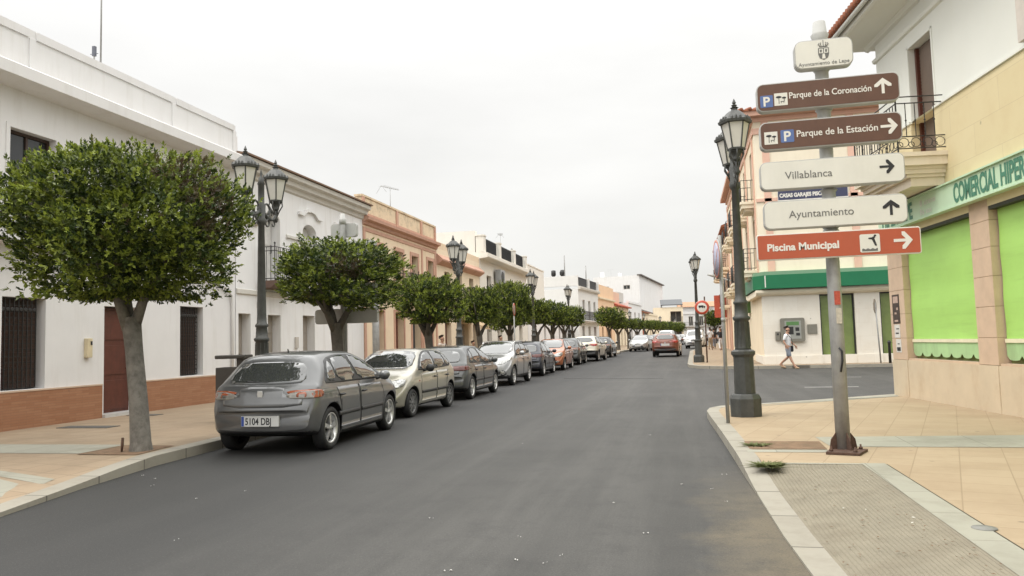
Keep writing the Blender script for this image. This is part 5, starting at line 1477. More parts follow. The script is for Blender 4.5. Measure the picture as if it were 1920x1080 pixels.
# ---------------------------------------------------------------- clipped trees
def crown_mesh(name, n_sprig, rad, leaf, seed, flat_bottom=.55, brown=(), droop=()):
    g = np.random.default_rng(seed)
    d = g.normal(size=(n_sprig, 3)); d /= np.linalg.norm(d, axis=1)[:, None]
    # rounded box radius (clipped crown)
    p = 3.0
    k = (np.hypot(d[:, 0], d[:, 1]) ** p + np.abs(d[:, 2]) ** p) ** (-1 / p)
    # lumps
    ph = g.uniform(0, 6.28, (9, 1)); fr = g.normal(0, 1, (9, 3)) * 3.2
    lump = sum(np.sin(d @ fr[i] + ph[i]) for i in range(9)) / 9
    ph2 = g.uniform(0, 6.28, (12, 1)); fr2 = g.normal(0, 1, (12, 3)) * 9
    lump2 = sum(np.sin(d @ fr2[i] + ph2[i]) for i in range(12)) / 12
    rr = k * (1 + .24 * lump + .34 * lump2)
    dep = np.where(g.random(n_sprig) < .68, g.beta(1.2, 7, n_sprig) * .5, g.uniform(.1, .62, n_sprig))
    stray = g.random(n_sprig) < .05
    dep = np.where(stray, -g.uniform(0, .10, n_sprig), dep)
    c = d * (rr * (1 - dep))[:, None]
    hole = sum(np.sin(d @ fr2[i] * .9 + ph2[(i + 5) % 12] * 2) for i in range(12)) / 12
    dep_shift = np.clip((hole - .12) * 1.6, 0, .3)
    c = c * (1 - dep_shift)[:, None]
    low = c[:, 2] < -flat_bottom
    c[low, 2] = -flat_bottom + (c[low, 2] + flat_bottom) * .35
    c *= np.array(rad)
    for dx, dy, dz, sx, amt in droop:
        m = ((c[:, 0] - dx) ** 2 + (c[:, 1] - dy) ** 2) < sx ** 2
        c[m & (c[:, 2] < dz), 2] -= amt * g.random((m & (c[:, 2] < dz)).sum())
    nl = 8
    # per sprig axis: outward and up
    ax = d * np.array([1, 1, .8]) + np.array([0, 0, .55]) + g.normal(0, .28, (n_sprig, 3))
    ax /= np.linalg.norm(ax, axis=1)[:, None]
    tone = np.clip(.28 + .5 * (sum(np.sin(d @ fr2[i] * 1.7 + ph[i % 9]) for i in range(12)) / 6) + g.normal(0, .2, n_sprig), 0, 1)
    young_lit = (g.random(n_sprig) < .5) & (dep < .10)
    tone = np.where(young_lit, np.clip(tone + .5, 0, 1), tone * .55)  # outer tips painted paler for new growth and skylight, all other sprigs darkened
    br = np.where(g.random(n_sprig) < .012, .7, 0.0)
    for bx, by, bz, r_ in brown:
        m = ((c - np.array([bx, by, bz])) ** 2).sum(1) < r_ ** 2
        br = np.where(m & (g.random(n_sprig) < .65), g.uniform(.6, 1, n_sprig), br)
    N = n_sprig * nl
    C_ = np.repeat(c, nl, 0); A = np.repeat(ax, nl, 0)
    j = np.tile(np.arange(nl), n_sprig)
    q = g.normal(size=(N, 3)); side = np.cross(A, q); side /= np.linalg.norm(side, axis=1)[:, None]
    ang = np.radians(12 + 58 * (j / nl)) + g.normal(0, .18, N)
    L = leaf * (0.75 + .5 * g.random(N))
    t = A * np.cos(ang)[:, None] + side * np.sin(ang)[:, None]
    base = C_ - A * (j / nl * leaf * 1.3)[:, None]
    wv = np.cross(t, g.normal(size=(N, 3)) * .35 + A); wv /= np.maximum(1e-6, np.linalg.norm(wv, axis=1))[:, None]
    nv = np.cross(wv, t)
    W2_ = (L * .23)[:, None]
    v0 = base; v2 = base + t * L[:, None] - nv * (L * .10)[:, None]
    mid = base + t * (L * .5)[:, None]
    v1 = mid + wv * W2_ + nv * (L * .06)[:, None]; v3 = mid - wv * W2_ + nv * (L * .06)[:, None]
    V = np.stack([v0, v1, v2, v3], 1).reshape(-1, 3)
    me = bpy.data.meshes.new(name)
    me.vertices.add(N * 4); me.vertices.foreach_set('co', V.ravel().astype(np.float32))
    me.loops.add(N * 4); me.loops.foreach_set('vertex_index', np.arange(N * 4, dtype=np.int32))
    me.polygons.add(N); me.polygons.foreach_set('loop_start', np.arange(0, N * 4, 4, dtype=np.int32))
    me.polygons.foreach_set('loop_total', np.full(N, 4, np.int32))
    me.update()
    at = me.attributes.new('leaf', 'FLOAT_COLOR', 'POINT')
    colr = np.zeros((N * 4, 4), np.float32)
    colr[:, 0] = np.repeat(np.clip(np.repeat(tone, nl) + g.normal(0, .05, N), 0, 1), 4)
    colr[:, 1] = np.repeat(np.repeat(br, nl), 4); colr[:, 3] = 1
    at.data.foreach_set('color', colr.ravel())
    me.materials.append(LEAF)
    me.validate()
    return me


def trunk(root, h, lean=(0, 0), r=.17, m=BARK, limbs=4, spread=.9, top=.8, seed=0):
    g = random.Random(seed)
    mb = MB()
    pts = [(0, 0, -.05), (lean[0] * .05, lean[1] * .05, .12), (lean[0] * .25, lean[1] * .25, h * .35), (lean[0] * .7, lean[1] * .7, h * .75), (lean[0], lean[1], h)]
    mb.tube(pts, [r * 1.35, r * 1.12, r * 1.0, r * .95, r * 1.05], 14, caps=False)
    for k in range(limbs):
        a = 2 * math.pi * k / limbs + g.uniform(-.4, .4) + .4
        e = (lean[0] + math.cos(a) * spread, lean[1] + math.sin(a) * spread, h + top)
        s_ = (lean[0] + math.cos(a) * r * .3, lean[1] + math.sin(a) * r * .3, h - .16)
        mid = (lean[0] + math.cos(a) * spread * .4, lean[1] + math.sin(a) * spread * .4, h + top * .38)
        mb.tube([s_, mid, e], [r * .7, r * .5, r * .22], 9)
        for q in range(2):
            b2 = a + g.uniform(-.8, .8)
            mb.tube([mid, (mid[0] + math.cos(b2) * .4, mid[1] + math.sin(b2) * .4, mid[2] + .45), (mid[0] + math.cos(b2) * .7, mid[1] + math.sin(b2) * .7, mid[2] + .9)], [r * .3, r * .18, r * .08], 6)
    return mb.build('trunk', m, root)


TG = 'clipped street trees in a row'
T = empty('clipped_tree', (-7.45, 9.25, .13), 0, 'biggest clipped round tree with pale trunk, hiding the white house', 'tree', TG)
trunk(T, 1.86, (-.22, .05), .122, BARK, 3, .5, .85, 3)
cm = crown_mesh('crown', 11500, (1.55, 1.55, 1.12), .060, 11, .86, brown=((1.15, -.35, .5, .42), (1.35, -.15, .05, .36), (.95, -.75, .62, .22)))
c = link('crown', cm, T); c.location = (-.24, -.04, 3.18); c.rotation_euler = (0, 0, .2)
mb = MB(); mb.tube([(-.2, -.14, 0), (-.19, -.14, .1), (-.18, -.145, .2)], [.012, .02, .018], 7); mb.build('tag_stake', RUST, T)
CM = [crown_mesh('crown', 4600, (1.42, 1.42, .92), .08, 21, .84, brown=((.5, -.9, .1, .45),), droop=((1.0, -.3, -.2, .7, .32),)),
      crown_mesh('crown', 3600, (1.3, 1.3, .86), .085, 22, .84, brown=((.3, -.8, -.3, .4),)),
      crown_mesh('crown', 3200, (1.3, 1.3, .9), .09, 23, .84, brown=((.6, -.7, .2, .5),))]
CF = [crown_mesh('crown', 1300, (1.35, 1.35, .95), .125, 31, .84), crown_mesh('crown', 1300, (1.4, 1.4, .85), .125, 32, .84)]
TREES = [  # x, y, crown centre z, scale xy, scale z, mesh, label, trunk h
    (-7.55, 15.75, 3.0, .97, .78, CM[0], 'second tree of the row, bushy crown hiding the back of a grey sign', 1.9),
    (-7.6, 22.2, 2.72, .78, .88, CM[1], 'tree with a dark split trunk before the ochre house doorways', 1.8),
    (-7.8, 28.9, 2.82, .66, .80, CM[2], 'tree with ragged crown before the low cream house', 1.8),
    (-7.95, 34.6, 3.05, .76, 1.12, CM[0], 'tall bushy crown just under the air conditioner', 1.8),
    (-8.05, 41.6, 2.88, .60, .84, CM[1], 'dark crown between two lamps before the terrace house', 1.75),
    (-8.15, 47.5, 2.88, .78, .80, CF[0], 'wide dark crown in front of the low white house', 1.75),
    (-8.2, 52.2, 2.85, .66, .76, CF[1], 'small bright crown left of the lamp by the blank wall', 1.75),
    (-8.15, 56.8, 2.85, .66, .80, CF[0], 'crown beside the light coloured car with dark bumper', 1.75),
    (-6.15, 64.3, 2.9, .88, .92, CF[1], 'round lone crown on the pavement bulge past the parked row', 1.8),
]
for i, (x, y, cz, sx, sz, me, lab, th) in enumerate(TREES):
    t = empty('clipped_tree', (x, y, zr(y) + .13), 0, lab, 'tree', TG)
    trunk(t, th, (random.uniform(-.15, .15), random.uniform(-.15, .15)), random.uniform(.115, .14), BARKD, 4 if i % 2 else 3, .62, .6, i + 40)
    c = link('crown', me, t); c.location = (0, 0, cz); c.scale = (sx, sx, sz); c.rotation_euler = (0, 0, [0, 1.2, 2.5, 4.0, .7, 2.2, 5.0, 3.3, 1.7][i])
far = [(71, .72), (77, .66), (83, .7), (90, .66), (97, .72), (104, .75), (112, .8), (120, .85), (129, .95)]
FL = ['crown standing over the silver parked cars', 'crown next in line behind the silver parked cars', 'dim crown under the slim windowed white house', 'dim crown under the cream house with the brick red panel',
      'crown under the pale flat roofed houses', 'bright far crown above the red car roof', 'bright far crown behind the white vans', 'bright crown near the balcony block', 'last crown at the end of the far row']
for i, (y, s_) in enumerate(far):
    x = interp(KL, y) - .95
    t = empty('clipped_tree', (x, y, zr(y) + .13), 0, FL[i], 'tree', TG)
    trunk(t, 1.6, (0, 0), .15, BARKD, 3, .7, .6, i + 80)
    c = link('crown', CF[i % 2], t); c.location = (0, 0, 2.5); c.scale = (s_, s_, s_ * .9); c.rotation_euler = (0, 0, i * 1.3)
t = empty('clipped_tree', (3.5, 92.5, .7), 0, 'small green tree at the end of the bank side pavement', 'tree', TG)
trunk(t, 1.7, (0, 0), .13, BARKD, 3, .6, .6, 99)
c = link('crown', CF[0], t); c.location = (0, 0, 2.9); c.scale = (1.0, 1.0, 1.0)
# weed at the kerb, sprigs in the bare pit
def weed(name, label, loc, n, spread, h, kind=None):
    g = np.random.default_rng(5); mb = MB()
    for k in range(n):
        a, r = g.uniform(0, 6.28), spread * math.sqrt(g.random())
        x, y = r * math.cos(a) * 1.5, r * math.sin(a)
        L, dx, dy = h * g.uniform(.5, 1.2), g.normal(0, .05), g.normal(0, .05)
        w_ = g.uniform(.006, .013)
        mb.add([(x - w_, y, 0), (x + w_, y, 0), (x + dx + w_ * 1.2, y + dy, L * .7), (x + dx * 2, y + dy * 2, L), (x + dx - w_ * 1.2, y + dy, L * .7)], [(0, 1, 2, 3, 4)])
    return tag(mb.build(name, mat('weed_green', lin(98, 104, 62), .8, .35, 30)), label, 'weed', kind=kind)
weed('weed', '', 0, 300, .07, .028).location = (.80, 8.42, .125)
bpy.data.objects['weed']['label'] = 'low green weed growing over the kerb by the ramp'; bpy.data.objects['weed']['category'] = 'weed'
o = weed('weed', 'green tuft growing in the bare earth pit', 0, 120, .08, .02); o.location = (.82, 9.95, .13)
# litter and dead leaves
g = np.random.default_rng(9); mb = MB()
for k in range(150):
    x, y = g.uniform(.85, 1.75), g.uniform(3.5, 8.6)
    s_ = g.uniform(.006, .02); a = g.uniform(0, 6.28); z = .135 if x > 1.3 else .02 + .11 * ((x - .85) / .9) ** .8 + .012
    mb.add([(x + s_ * math.cos(a), y + s_ * math.sin(a), z), (x - .4 * s_ * math.sin(a), y + .4 * s_ * math.cos(a), z + .003), (x - s_ * math.cos(a), y - s_ * math.sin(a), z), (x + .4 * s_ * math.sin(a), y - .4 * s_ * math.cos(a), z + .003)], [(0, 1, 2, 3)], 0 if g.random() < .93 else 1)
tag(mb.build('dead_leaves', [mat('dead_leaf', lin(104, 80, 56), .9, .3, 40), LETW]), 'dead leaves and crumbs scattered on the ribbed ramp', 'leaf litter', kind='stuff')
mb = MB()
for x, y in ((-4.9, 6.9), (-4.6, 7.3), (-6.2, 7.9), (-5.9, 7.5), (-6.5, 8.1), (-2.2, 6.3), (-1.3, 5.8), (-1.2, 5.2), (-.9, 5.35), (-1.0, 5.15), (-1.6, 4.9), (-.1, 8.0), (.2, 7.8), (.35, 8.6), (-.4, 6.0), (-5.2, 18.6), (-5.3, 17.5), (-2.4, 11), (-.6, 12), (.3, 7.2), (-4.0, 5.4), (-.7, 7.1)):
    for q in range(2):
        s_ = g.uniform(.005, .013); a = g.uniform(0, 6.28); dx, dy = g.normal(0, .02, 2)
        mb.add([(x + dx + s_ * math.cos(a), y + dy + s_ * math.sin(a), .006), (x + dx - .6 * s_ * math.sin(a), y + dy + .6 * s_ * math.cos(a), .012), (x + dx - s_ * math.cos(a), y + dy - s_ * math.sin(a), .006), (x + dx + .6 * s_ * math.sin(a), y + dy - .6 * s_ * math.cos(a), .012)], [(0, 1, 2, 3)])
tag(mb.build('litter', mat('paper_scrap', (.6, .59, .56), .8)), 'white paper scraps scattered on the asphalt', 'litter', kind='stuff')
for i, (x0, x1, y0, y1, lab) in enumerate(((-11.5, -10.4, 12.0, 12.35, 'dark metal hatch plate in the tan pavement before the brick plinth'), (-11.9, -11.2, 14.3, 14.6, 'small dark hatch plate at the white house doorstep'), (2.75, 3.05, 5.6, 6.0, 'round grey cover let into the pale band by the ramp'))):
    mb = MB()
    if i < 2: mb.box(x0, y0, .13, x1, y1, .141)
    else: mb.lathe([(.08, 0), (.08, .004), (0, .005)], 1.95, 5.9, .131, 18)
    tag(mb.build('hatch_cover', mat(*(('hatch_iron', (.10, .095, .085)) if i < 2 else ('hatch_stone', (.24, .24, .22))), .8, .15, 8)), lab, 'hatch cover')


# ---------------------------------------------------------------- cars
# local frame of a car: rear bumper at x = 0, nose at x = L, y sideways, z up
def pchip(pts):
    xs = np.array([p[0] for p in pts], float); ys = np.array([p[1] for p in pts], float)
    h = np.diff(xs); dl = np.diff(ys) / h
    m = np.zeros(len(xs)); m[0], m[-1] = dl[0], dl[-1]
    for i in range(1, len(xs) - 1):
        if dl[i - 1] * dl[i] > 0:
            w1, w2 = 2 * h[i] + h[i - 1], h[i] + 2 * h[i - 1]
            m[i] = (w1 + w2) / (w1 / dl[i - 1] + w2 / dl[i])
    def f(x):
        i = int(np.clip(np.searchsorted(xs, x) - 1, 0, len(h) - 1)); t = (min(max(x, xs[0]), xs[-1]) - xs[i]) / h[i]
        return ((1 + 2 * t) * (1 - t) ** 2 * ys[i] + t * (1 - t) ** 2 * h[i] * m[i] + t * t * (3 - 2 * t) * ys[i + 1] + t * t * (t - 1) * h[i] * m[i + 1])
    return f


def body_bm(S):
    top, belt, bot, wid, rw = [pchip(S[k]) for k in ('top', 'belt', 'bot', 'wid', 'roofw')]
    L = S['L']
    xs = set(np.linspace(0, L, 74).tolist())
    for d in (0, .008, .02, .035, .05, .07, .095, .12, .15, .18, .22, .26): xs.add(d); xs.add(L - d)
    xs = sorted(xs)
    loops = []
    for x in xs:
        w, zt, zb = wid(x), top(x), bot(x)
        zbl = min(belt(x), zt - .012); r = min(rw(x), w * .97); g_ = max(0, zt - zbl)
        zm = min(S.get('mid', .62), zbl - .06); zm = max(zm, zb + .1)
        zb2 = min(zb + .16, zm - .03)
        gf = min(1, g_ / .3)
        cp = [(0, zb), (.74 * w, zb), (.95 * w, zb + .02), (.985 * w, zb2), (w, zm), (w, zm + (zbl - zm) * .45), (.985 * w, zbl - (zbl - zm) * .22), (.95 * w, zbl)]
        bx = .95 * w
        cp += [(bx + (r - bx) * (.42 if gf > .5 else .5), zbl + g_ * .5), (r, zt - .085 * gf - .004), (r * .86, zt - .022 * gf - .001), (r * .5, zt - .004), (0, zt)]
        for _ in range(2):
            out = [cp[0]]
            for a, b in zip(cp, cp[1:]):
                out += [(a[0] * .75 + b[0] * .25, a[1] * .75 + b[1] * .25), (a[0] * .25 + b[0] * .75, a[1] * .25 + b[1] * .75)]
            out.append(cp[-1]); cp = out
        kr = S.get('curv', .15)
        pts = []
        for y, z in cp:
            q = (y / max(.3, S['W'] / 2)) ** 2
            dx = 0
            if x < .8: dx = kr * q * (1 - x / .8) ** 1.5
            if x > L - .9: dx = -S.get('curvf', .28) * q * (1 - (L - x) / .9) ** 1.5
            pts.append((x + dx, y, z))
        loops.append(pts)
    bm = bmesh.new(); rings = []
    for pts in loops:
        right = [bm.verts.new(p) for p in pts]
        left = [bm.verts.new((p[0], -p[1], p[2])) for p in pts[1:-1]]
        rings.append(right + left[::-1])
    n = len(rings[0])
    for a, b in zip(rings, rings[1:]):
        for k in range(n): bm.faces.new((a[k], a[(k + 1) % n], b[(k + 1) % n], b[k]))
    bm.faces.new(rings[0]); bm.faces.new(rings[-1][::-1])
    bmesh.ops.recalc_face_normals(bm, faces=bm.faces)
    return bm


def chaikin(p, it=2):
    for _ in range(it):
        o = []
        for a, b in zip(p, p[1:] + p[:1]):
            o += [(a[0] * .78 + b[0] * .22, a[1] * .78 + b[1] * .22), (a[0] * .22 + b[0] * .78, a[1] * .22 + b[1] * .78)]
        p = o
    return p


def patch(bvh, poly, view, off, name, m, parent, step=.07, rnd=1, side=1, thick=.015):
    """panel lying on the car body: outline drawn in a side ('s': x,z), rear ('r': y,z), front ('f') or top ('t': x,y) view"""
    if rnd: poly = chaikin(list(poly), rnd)
    bm = bmesh.new()
    bm.faces.new([bm.verts.new((a, b, 0)) for a, b in poly])
    xs = [p[0] for p in poly]; ys = [p[1] for p in poly]
    for k in range(int(min(xs) / step) - 1, int(max(xs) / step) + 2):
        bmesh.ops.bisect_plane(bm, geom=bm.verts[:] + bm.edges[:] + bm.faces[:], plane_co=(k * step, 0, 0), plane_no=(1, 0, 0))
    for k in range(int(min(ys) / step) - 1, int(max(ys) / step) + 2):
        bmesh.ops.bisect_plane(bm, geom=bm.verts[:] + bm.edges[:] + bm.faces[:], plane_co=(0, k * step, 0), plane_no=(0, 1, 0))
    nor = {}
    for v in bm.verts:
        a, b = v.co.x, v.co.y
        o, d = {'s': ((a, 3 * side, b), (0, -side, 0)), 'r': ((-3, a, b), (1, 0, 0)), 'f': ((9, a, b), (-1, 0, 0)), 't': ((a, b, 5), (0, 0, -1))}[view]
        h = bvh.ray_cast(Vector(o), Vector(d))
        if h[0] is None:
            guess = {'s': (a, .8 * side, b), 'r': (.3, a, b), 'f': (3.4, a, b), 't': (a, b, 1.2)}[view]
            h = bvh.find_nearest(Vector(guess))
        nn = h[1]
        if nn.dot(Vector(d)) > 0: nn = -nn
        v.co = h[0] + nn * off; nor[v] = nn
    be = [e for e in bm.edges if e.is_boundary]
    new = {}
    for e in be:
        for v in e.verts:
            if v not in new: new[v] = bm.verts.new(v.co - nor[v] * (thick + off))
    fs = []
    for e in be:
        a, b = e.verts
        try: fs.append(bm.faces.new((a, b, new[b], new[a])))
        except ValueError: pass
    bmesh.ops.recalc_face_normals(bm, faces=bm.faces)
    # make sure the sheet faces outwards
    f0 = max((f for f in bm.faces if f not in fs), key=lambda f: f.calc_area())
    vn = sum((nor[v] for v in f0.verts if v in nor), Vector())
    if f0.normal.dot(vn) < 0: bmesh.ops.reverse_faces(bm, faces=bm.faces)
    for f in bm.faces: f.smooth = f not in fs
    me = bpy.data.meshes.new(name); bm.to_mesh(me); bm.free()
    me.materials.append(m)
    return link(name, me, parent)


def make_wheel(parent, x, y, R, spokes, rimm, wd=.19):
    s = 1 if y > 0 else -1
    ri = R * .70
    mb = MB(); h = wd / 2
    prof = [(ri, -h * .9), (R * .9, -h), (R, -h * .72), (R, h * .72), (R * .93, h * .98), (R * .8, h * 1.02), (ri, h * .86)]
    mb.lathe([(r, z * s) for r, z in prof + prof[:1]], x, y - s * h, R, 30, axis='y', caps=False)
    wl = mb.build('wheel', RUBBER, parent, fixn=True)
    mb = MB()
    mb.lathe([(0, (h * .25) * s), (ri * .98, (h * .2) * s)], x, y - s * h, R, 24, mi=1, axis='y')
    mb.lathe([(ri * .86, .25 * h * s), (ri * .93, .8 * h * s), (ri * 1.03, .93 * h * s), (ri * 1.03, .5 * h * s), (ri * .86, .25 * h * s)], x, y - s * h, R, 28, axis='y', caps=False)
    mb.lathe([(ri * .22, .3 * h * s), (ri * .2, .82 * h * s), (0, .86 * h * s)], x, y - s * h, R, 14, axis='y')
    for k in range(spokes):
        a = 2 * math.pi * k / spokes + .3
        c, sn = math.cos(a), math.sin(a)
        vs = []
        for r, hw, yy in ((ri * .15, ri * .11, .82), (ri * .9, ri * .15, .72), (ri * .15, ri * .11, .3), (ri * .9, ri * .15, .3)):
            for t in (-1, 1): vs.append((x + c * r - sn * hw * t, y - s * h + s * h * yy, R + sn * r + c * hw * t))
        mb.add(vs, [(0, 1, 3, 2), (4, 6, 7, 5), (0, 2, 6, 4), (1, 5, 7, 3), (2, 3, 7, 6)])
    mb.build('rim', [rimm, PLAST], wl, fixn=True)
    return wl


def mirror(parent, S, side, pm):
    x, y, z = S['mirror']
    mb = MB()
    pr = [(0, -.11), (.03, -.1), (.075, -.06), (.085, 0), (.075, .05), (.03, .085), (0, .09)]
    mb.lathe([(max(.001, r), t) for r, t in pr], 0, 0, 0, 12, axis='y')
    mb.v = [(x + p[0] * .95, side * (y + .10 + p[1]), z + p[2]) for p in mb.v]
    o = mb.build('mirror', pm, parent, fixn=True)
    m2 = MB(); m2.tube([(x, side * (y - .06), z - .06), (x, side * (y + .04), z - .03)], .025, 6); m2.build('mirror_arm', PLAST, o)
    return o


def plate(parent, bvh, S, where, txt, z, w=.58, h=.15):
    d = (1, 0, 0) if where == 'r' else (-1, 0, 0)
    o0 = (-3, 0, z) if where == 'r' else (9, 0, z)
    hit = bvh.ray_cast(Vector(o0), Vector(d))[0]
    x = hit.x - d[0] * .03
    mb = MB(); mb.box(-w / 2, -.012, -h / 2, w / 2, .03, h / 2); p = mb.build('number_plate', PLATEW, parent, bevel=.004)
    p.location = (x, 0, z); p.rotation_euler = (0, 0, R_(-90) if where == 'r' else R_(90))
    mb = MB(); mb.box(-w / 2 + .005, -.014, -h / 2 + .006, -w / 2 + .045, -.0122, h / 2 - .006); mb.build('blue_band', EUB, p)
    if txt: text(txt, .135, INK, p, 'lettering', (-w / 2 + .062, -.0135, -.048), sx=.77, space=1.02, bold=.002)
    return p


def make_car(name, label, S, pm, loc, rz, group='cars parked along the kerb', detail=True):
    root = empty(name, loc, rz, label, S.get('cat', 'car'), group)
    L = S['L']
    bm = body_bm(S)
    bvh = BVHTree.FromBMesh(bm)
    me = bpy.data.meshes.new('body'); bm.to_mesh(me); bm.free()
    ob = bpy.data.objects.new('tmp', me); COL.objects.link(ob)
    R = S['R']; ax = S['axles']; hw = S['W'] / 2
    cut = bmesh.new()
    for x in ax:
        for s in (-1, 1):
            rr = R + .055
            ret = bmesh.ops.create_cone(cut, cap_ends=True, segments=36, radius1=rr, radius2=rr, depth=.5, matrix=Matrix.Translation((x, s * (hw - .27 + .25), R + .01)) @ Matrix.Rotation(math.pi / 2, 4, 'X'))
    cm_ = bpy.data.meshes.new('cut'); cut.to_mesh(cm_); cut.free()
    co = bpy.data.objects.new('cut', cm_); COL.objects.link(co)
    md = ob.modifiers.new('b', 'BOOLEAN'); md.operation = 'DIFFERENCE'; md.object = co; md.solver = 'EXACT'
    dg = bpy.context.evaluated_depsgraph_get()
    me2 = bpy.data.meshes.new_from_object(ob.evaluated_get(dg))
    bpy.data.objects.remove(ob); bpy.data.objects.remove(co)
    me2.materials.clear(); me2.materials.append(pm); me2.materials.append(PLAST); me2.materials.append(S.get('cladm', PLAST))
    for f in me2.polygons:
        c = f.center; f.use_smooth = True; f.material_index = 0
        for x in ax:
            rad = math.hypot(c.x - x, c.z - R - .01)
            nrad = (f.normal.x * (c.x - x) + f.normal.z * (c.z - R - .01)) / max(rad, 1e-6)
            if (abs(rad - R - .055) < .006 and abs(nrad) > .8 and abs(f.normal.y) < .3) or (rad < R + .05 and abs(abs(c.y) - (hw - .27)) < .02):
                f.material_index = 1; f.use_smooth = False
        if f.normal.z < -.6 and c.z < S['bot'][2][1] + .12: f.material_index = 1
        if f.material_index == 0 and S.get('clad') and c.z < S['clad']: f.material_index = 2
    me2.name = 'body'
    body = link('body', me2, root)
    # wheels
    for x in ax:
        for s in (-1, 1): make_wheel(root, x, s * (hw - .025), R, S.get('spokes', 5), S.get('rimm', ALLOY))
    P = lambda poly, view, off, nm, m, par=root, **k: patch(bvh, poly, view, off, nm, m, par, **k)
    for s in (-1, 1):
        P(S['dlo'], 's', .003, 'window_trim', PLAST, side=s, rnd=1)
        for w_ in S['glass']: P(w_, 's', .007, 'side_window', AUTOGL, side=s, rnd=1)
        for dpoly in S['doors']:
            d_ = P(dpoly, 's', .0022, 'door', pm, side=s, rnd=0, step=.06, thick=.004)
            for q0, q1 in zip(dpoly, dpoly[1:] + dpoly[:1]):
                if abs(q0[1] - q1[1]) > .2:
                    P([(q0[0] - .006, q0[1]), (q0[0] + .006, q0[1]), (q1[0] + .006, q1[1]), (q1[0] - .006, q1[1])], 's', .004, 'shut_line', PLAST, d_, side=s, rnd=0, step=.08, thick=.003)
            zx = max(p[1] for p in dpoly) - .12; hx = min(p[0] for p in dpoly) + .14
            hh = bvh.ray_cast(Vector((hx, 3 * s, zx)), Vector((0, -s, 0)))[0]
            if hh is not None:
                mb = MB(); mb.tube([(hx - .07, hh.y + s * .004, zx), (hx - .06, hh.y + s * .03, zx), (hx + .06, hh.y + s * .03, zx + .006), (hx + .07, hh.y + s * .004, zx + .006)], .016, 7)
                mb.build('handle', S.get('handlem', PLAST), d_)
            if S.get('mould'):
                x0, x1 = min(p[0] for p in dpoly) + .04, max(p[0] for p in dpoly) - .05
                P([(x0, S['mould']), (x1, S['mould']), (x1, S['mould'] + .06), (x0, S['mould'] + .06)], 's', .012, 'side_moulding', PLAST, d_, side=s, rnd=0)
        P(S['sill'], 's', .006, 'sill', S.get('sillm', PLAST), side=s, rnd=0, step=.2)
        mirror(root, S, s, S.get('mirm', pm))
        for nm, poly, view, m in S.get('lights', []):
            if view in 'rf':
                P([(s * a, b) for a, b in poly][::s], view, .006, nm, m, rnd=2, step=.04)
            else:
                P(poly, view, .006, nm, m, side=s, rnd=2, step=.04)
    for nm, poly, view, m, off in S.get('panels', []):
        P(poly, view, off, nm, m, rnd=1, step=.08)
    if S.get('rails'):
        for s in (-1, 1):
            a, b, y, z = S['rails']
            mb = MB(); mb.tube([(a, s * y, z - .06), (a + .12, s * y, z + .012), ((a + b) / 2, s * (y + .01), z + .03), (b - .15, s * (y - .01), z + .005), (b, s * (y - .02), z - .07)], .022, 8); mb.build('roof_rail', ALLOY, root)
    if S.get('aerial'):
        x, z = S['aerial']; mb = MB(); mb.tube([(x, 0, z - .02), (x - .04, 0, z + .06)], [.018, .008], 6); mb.build('aerial', PLAST, root)
    if S.get('wiper'):
        mb = MB()
        for q in S['wiper']: mb.tube(q, .01, 5)
        mb.build('wiper', PLAST, root)
    for wh, tx, z in S.get('plates', []): plate(root, bvh, S, wh, tx, z)
    for z, wh, r in S.get('badge', []):
        hit = bvh.ray_cast(Vector((-3 if wh == 'r' else 9, 0, z)), Vector((1 if wh == 'r' else -1, 0, 0)))
        mb = MB(); sg = -1 if wh == 'r' else 1
        mb.prism([(-.8 * r, -r), (.8 * r, -r), (r, 0), (.8 * r, r), (-.8 * r, r), (-r, 0)], hit[0].x - .02, hit[0].x + sg * .012, 'x')
        mb.v = [(p[0], p[1], p[2] + z) for p in mb.v]; mb.build('badge', ALLOY, root, bevel=.004)
    return root


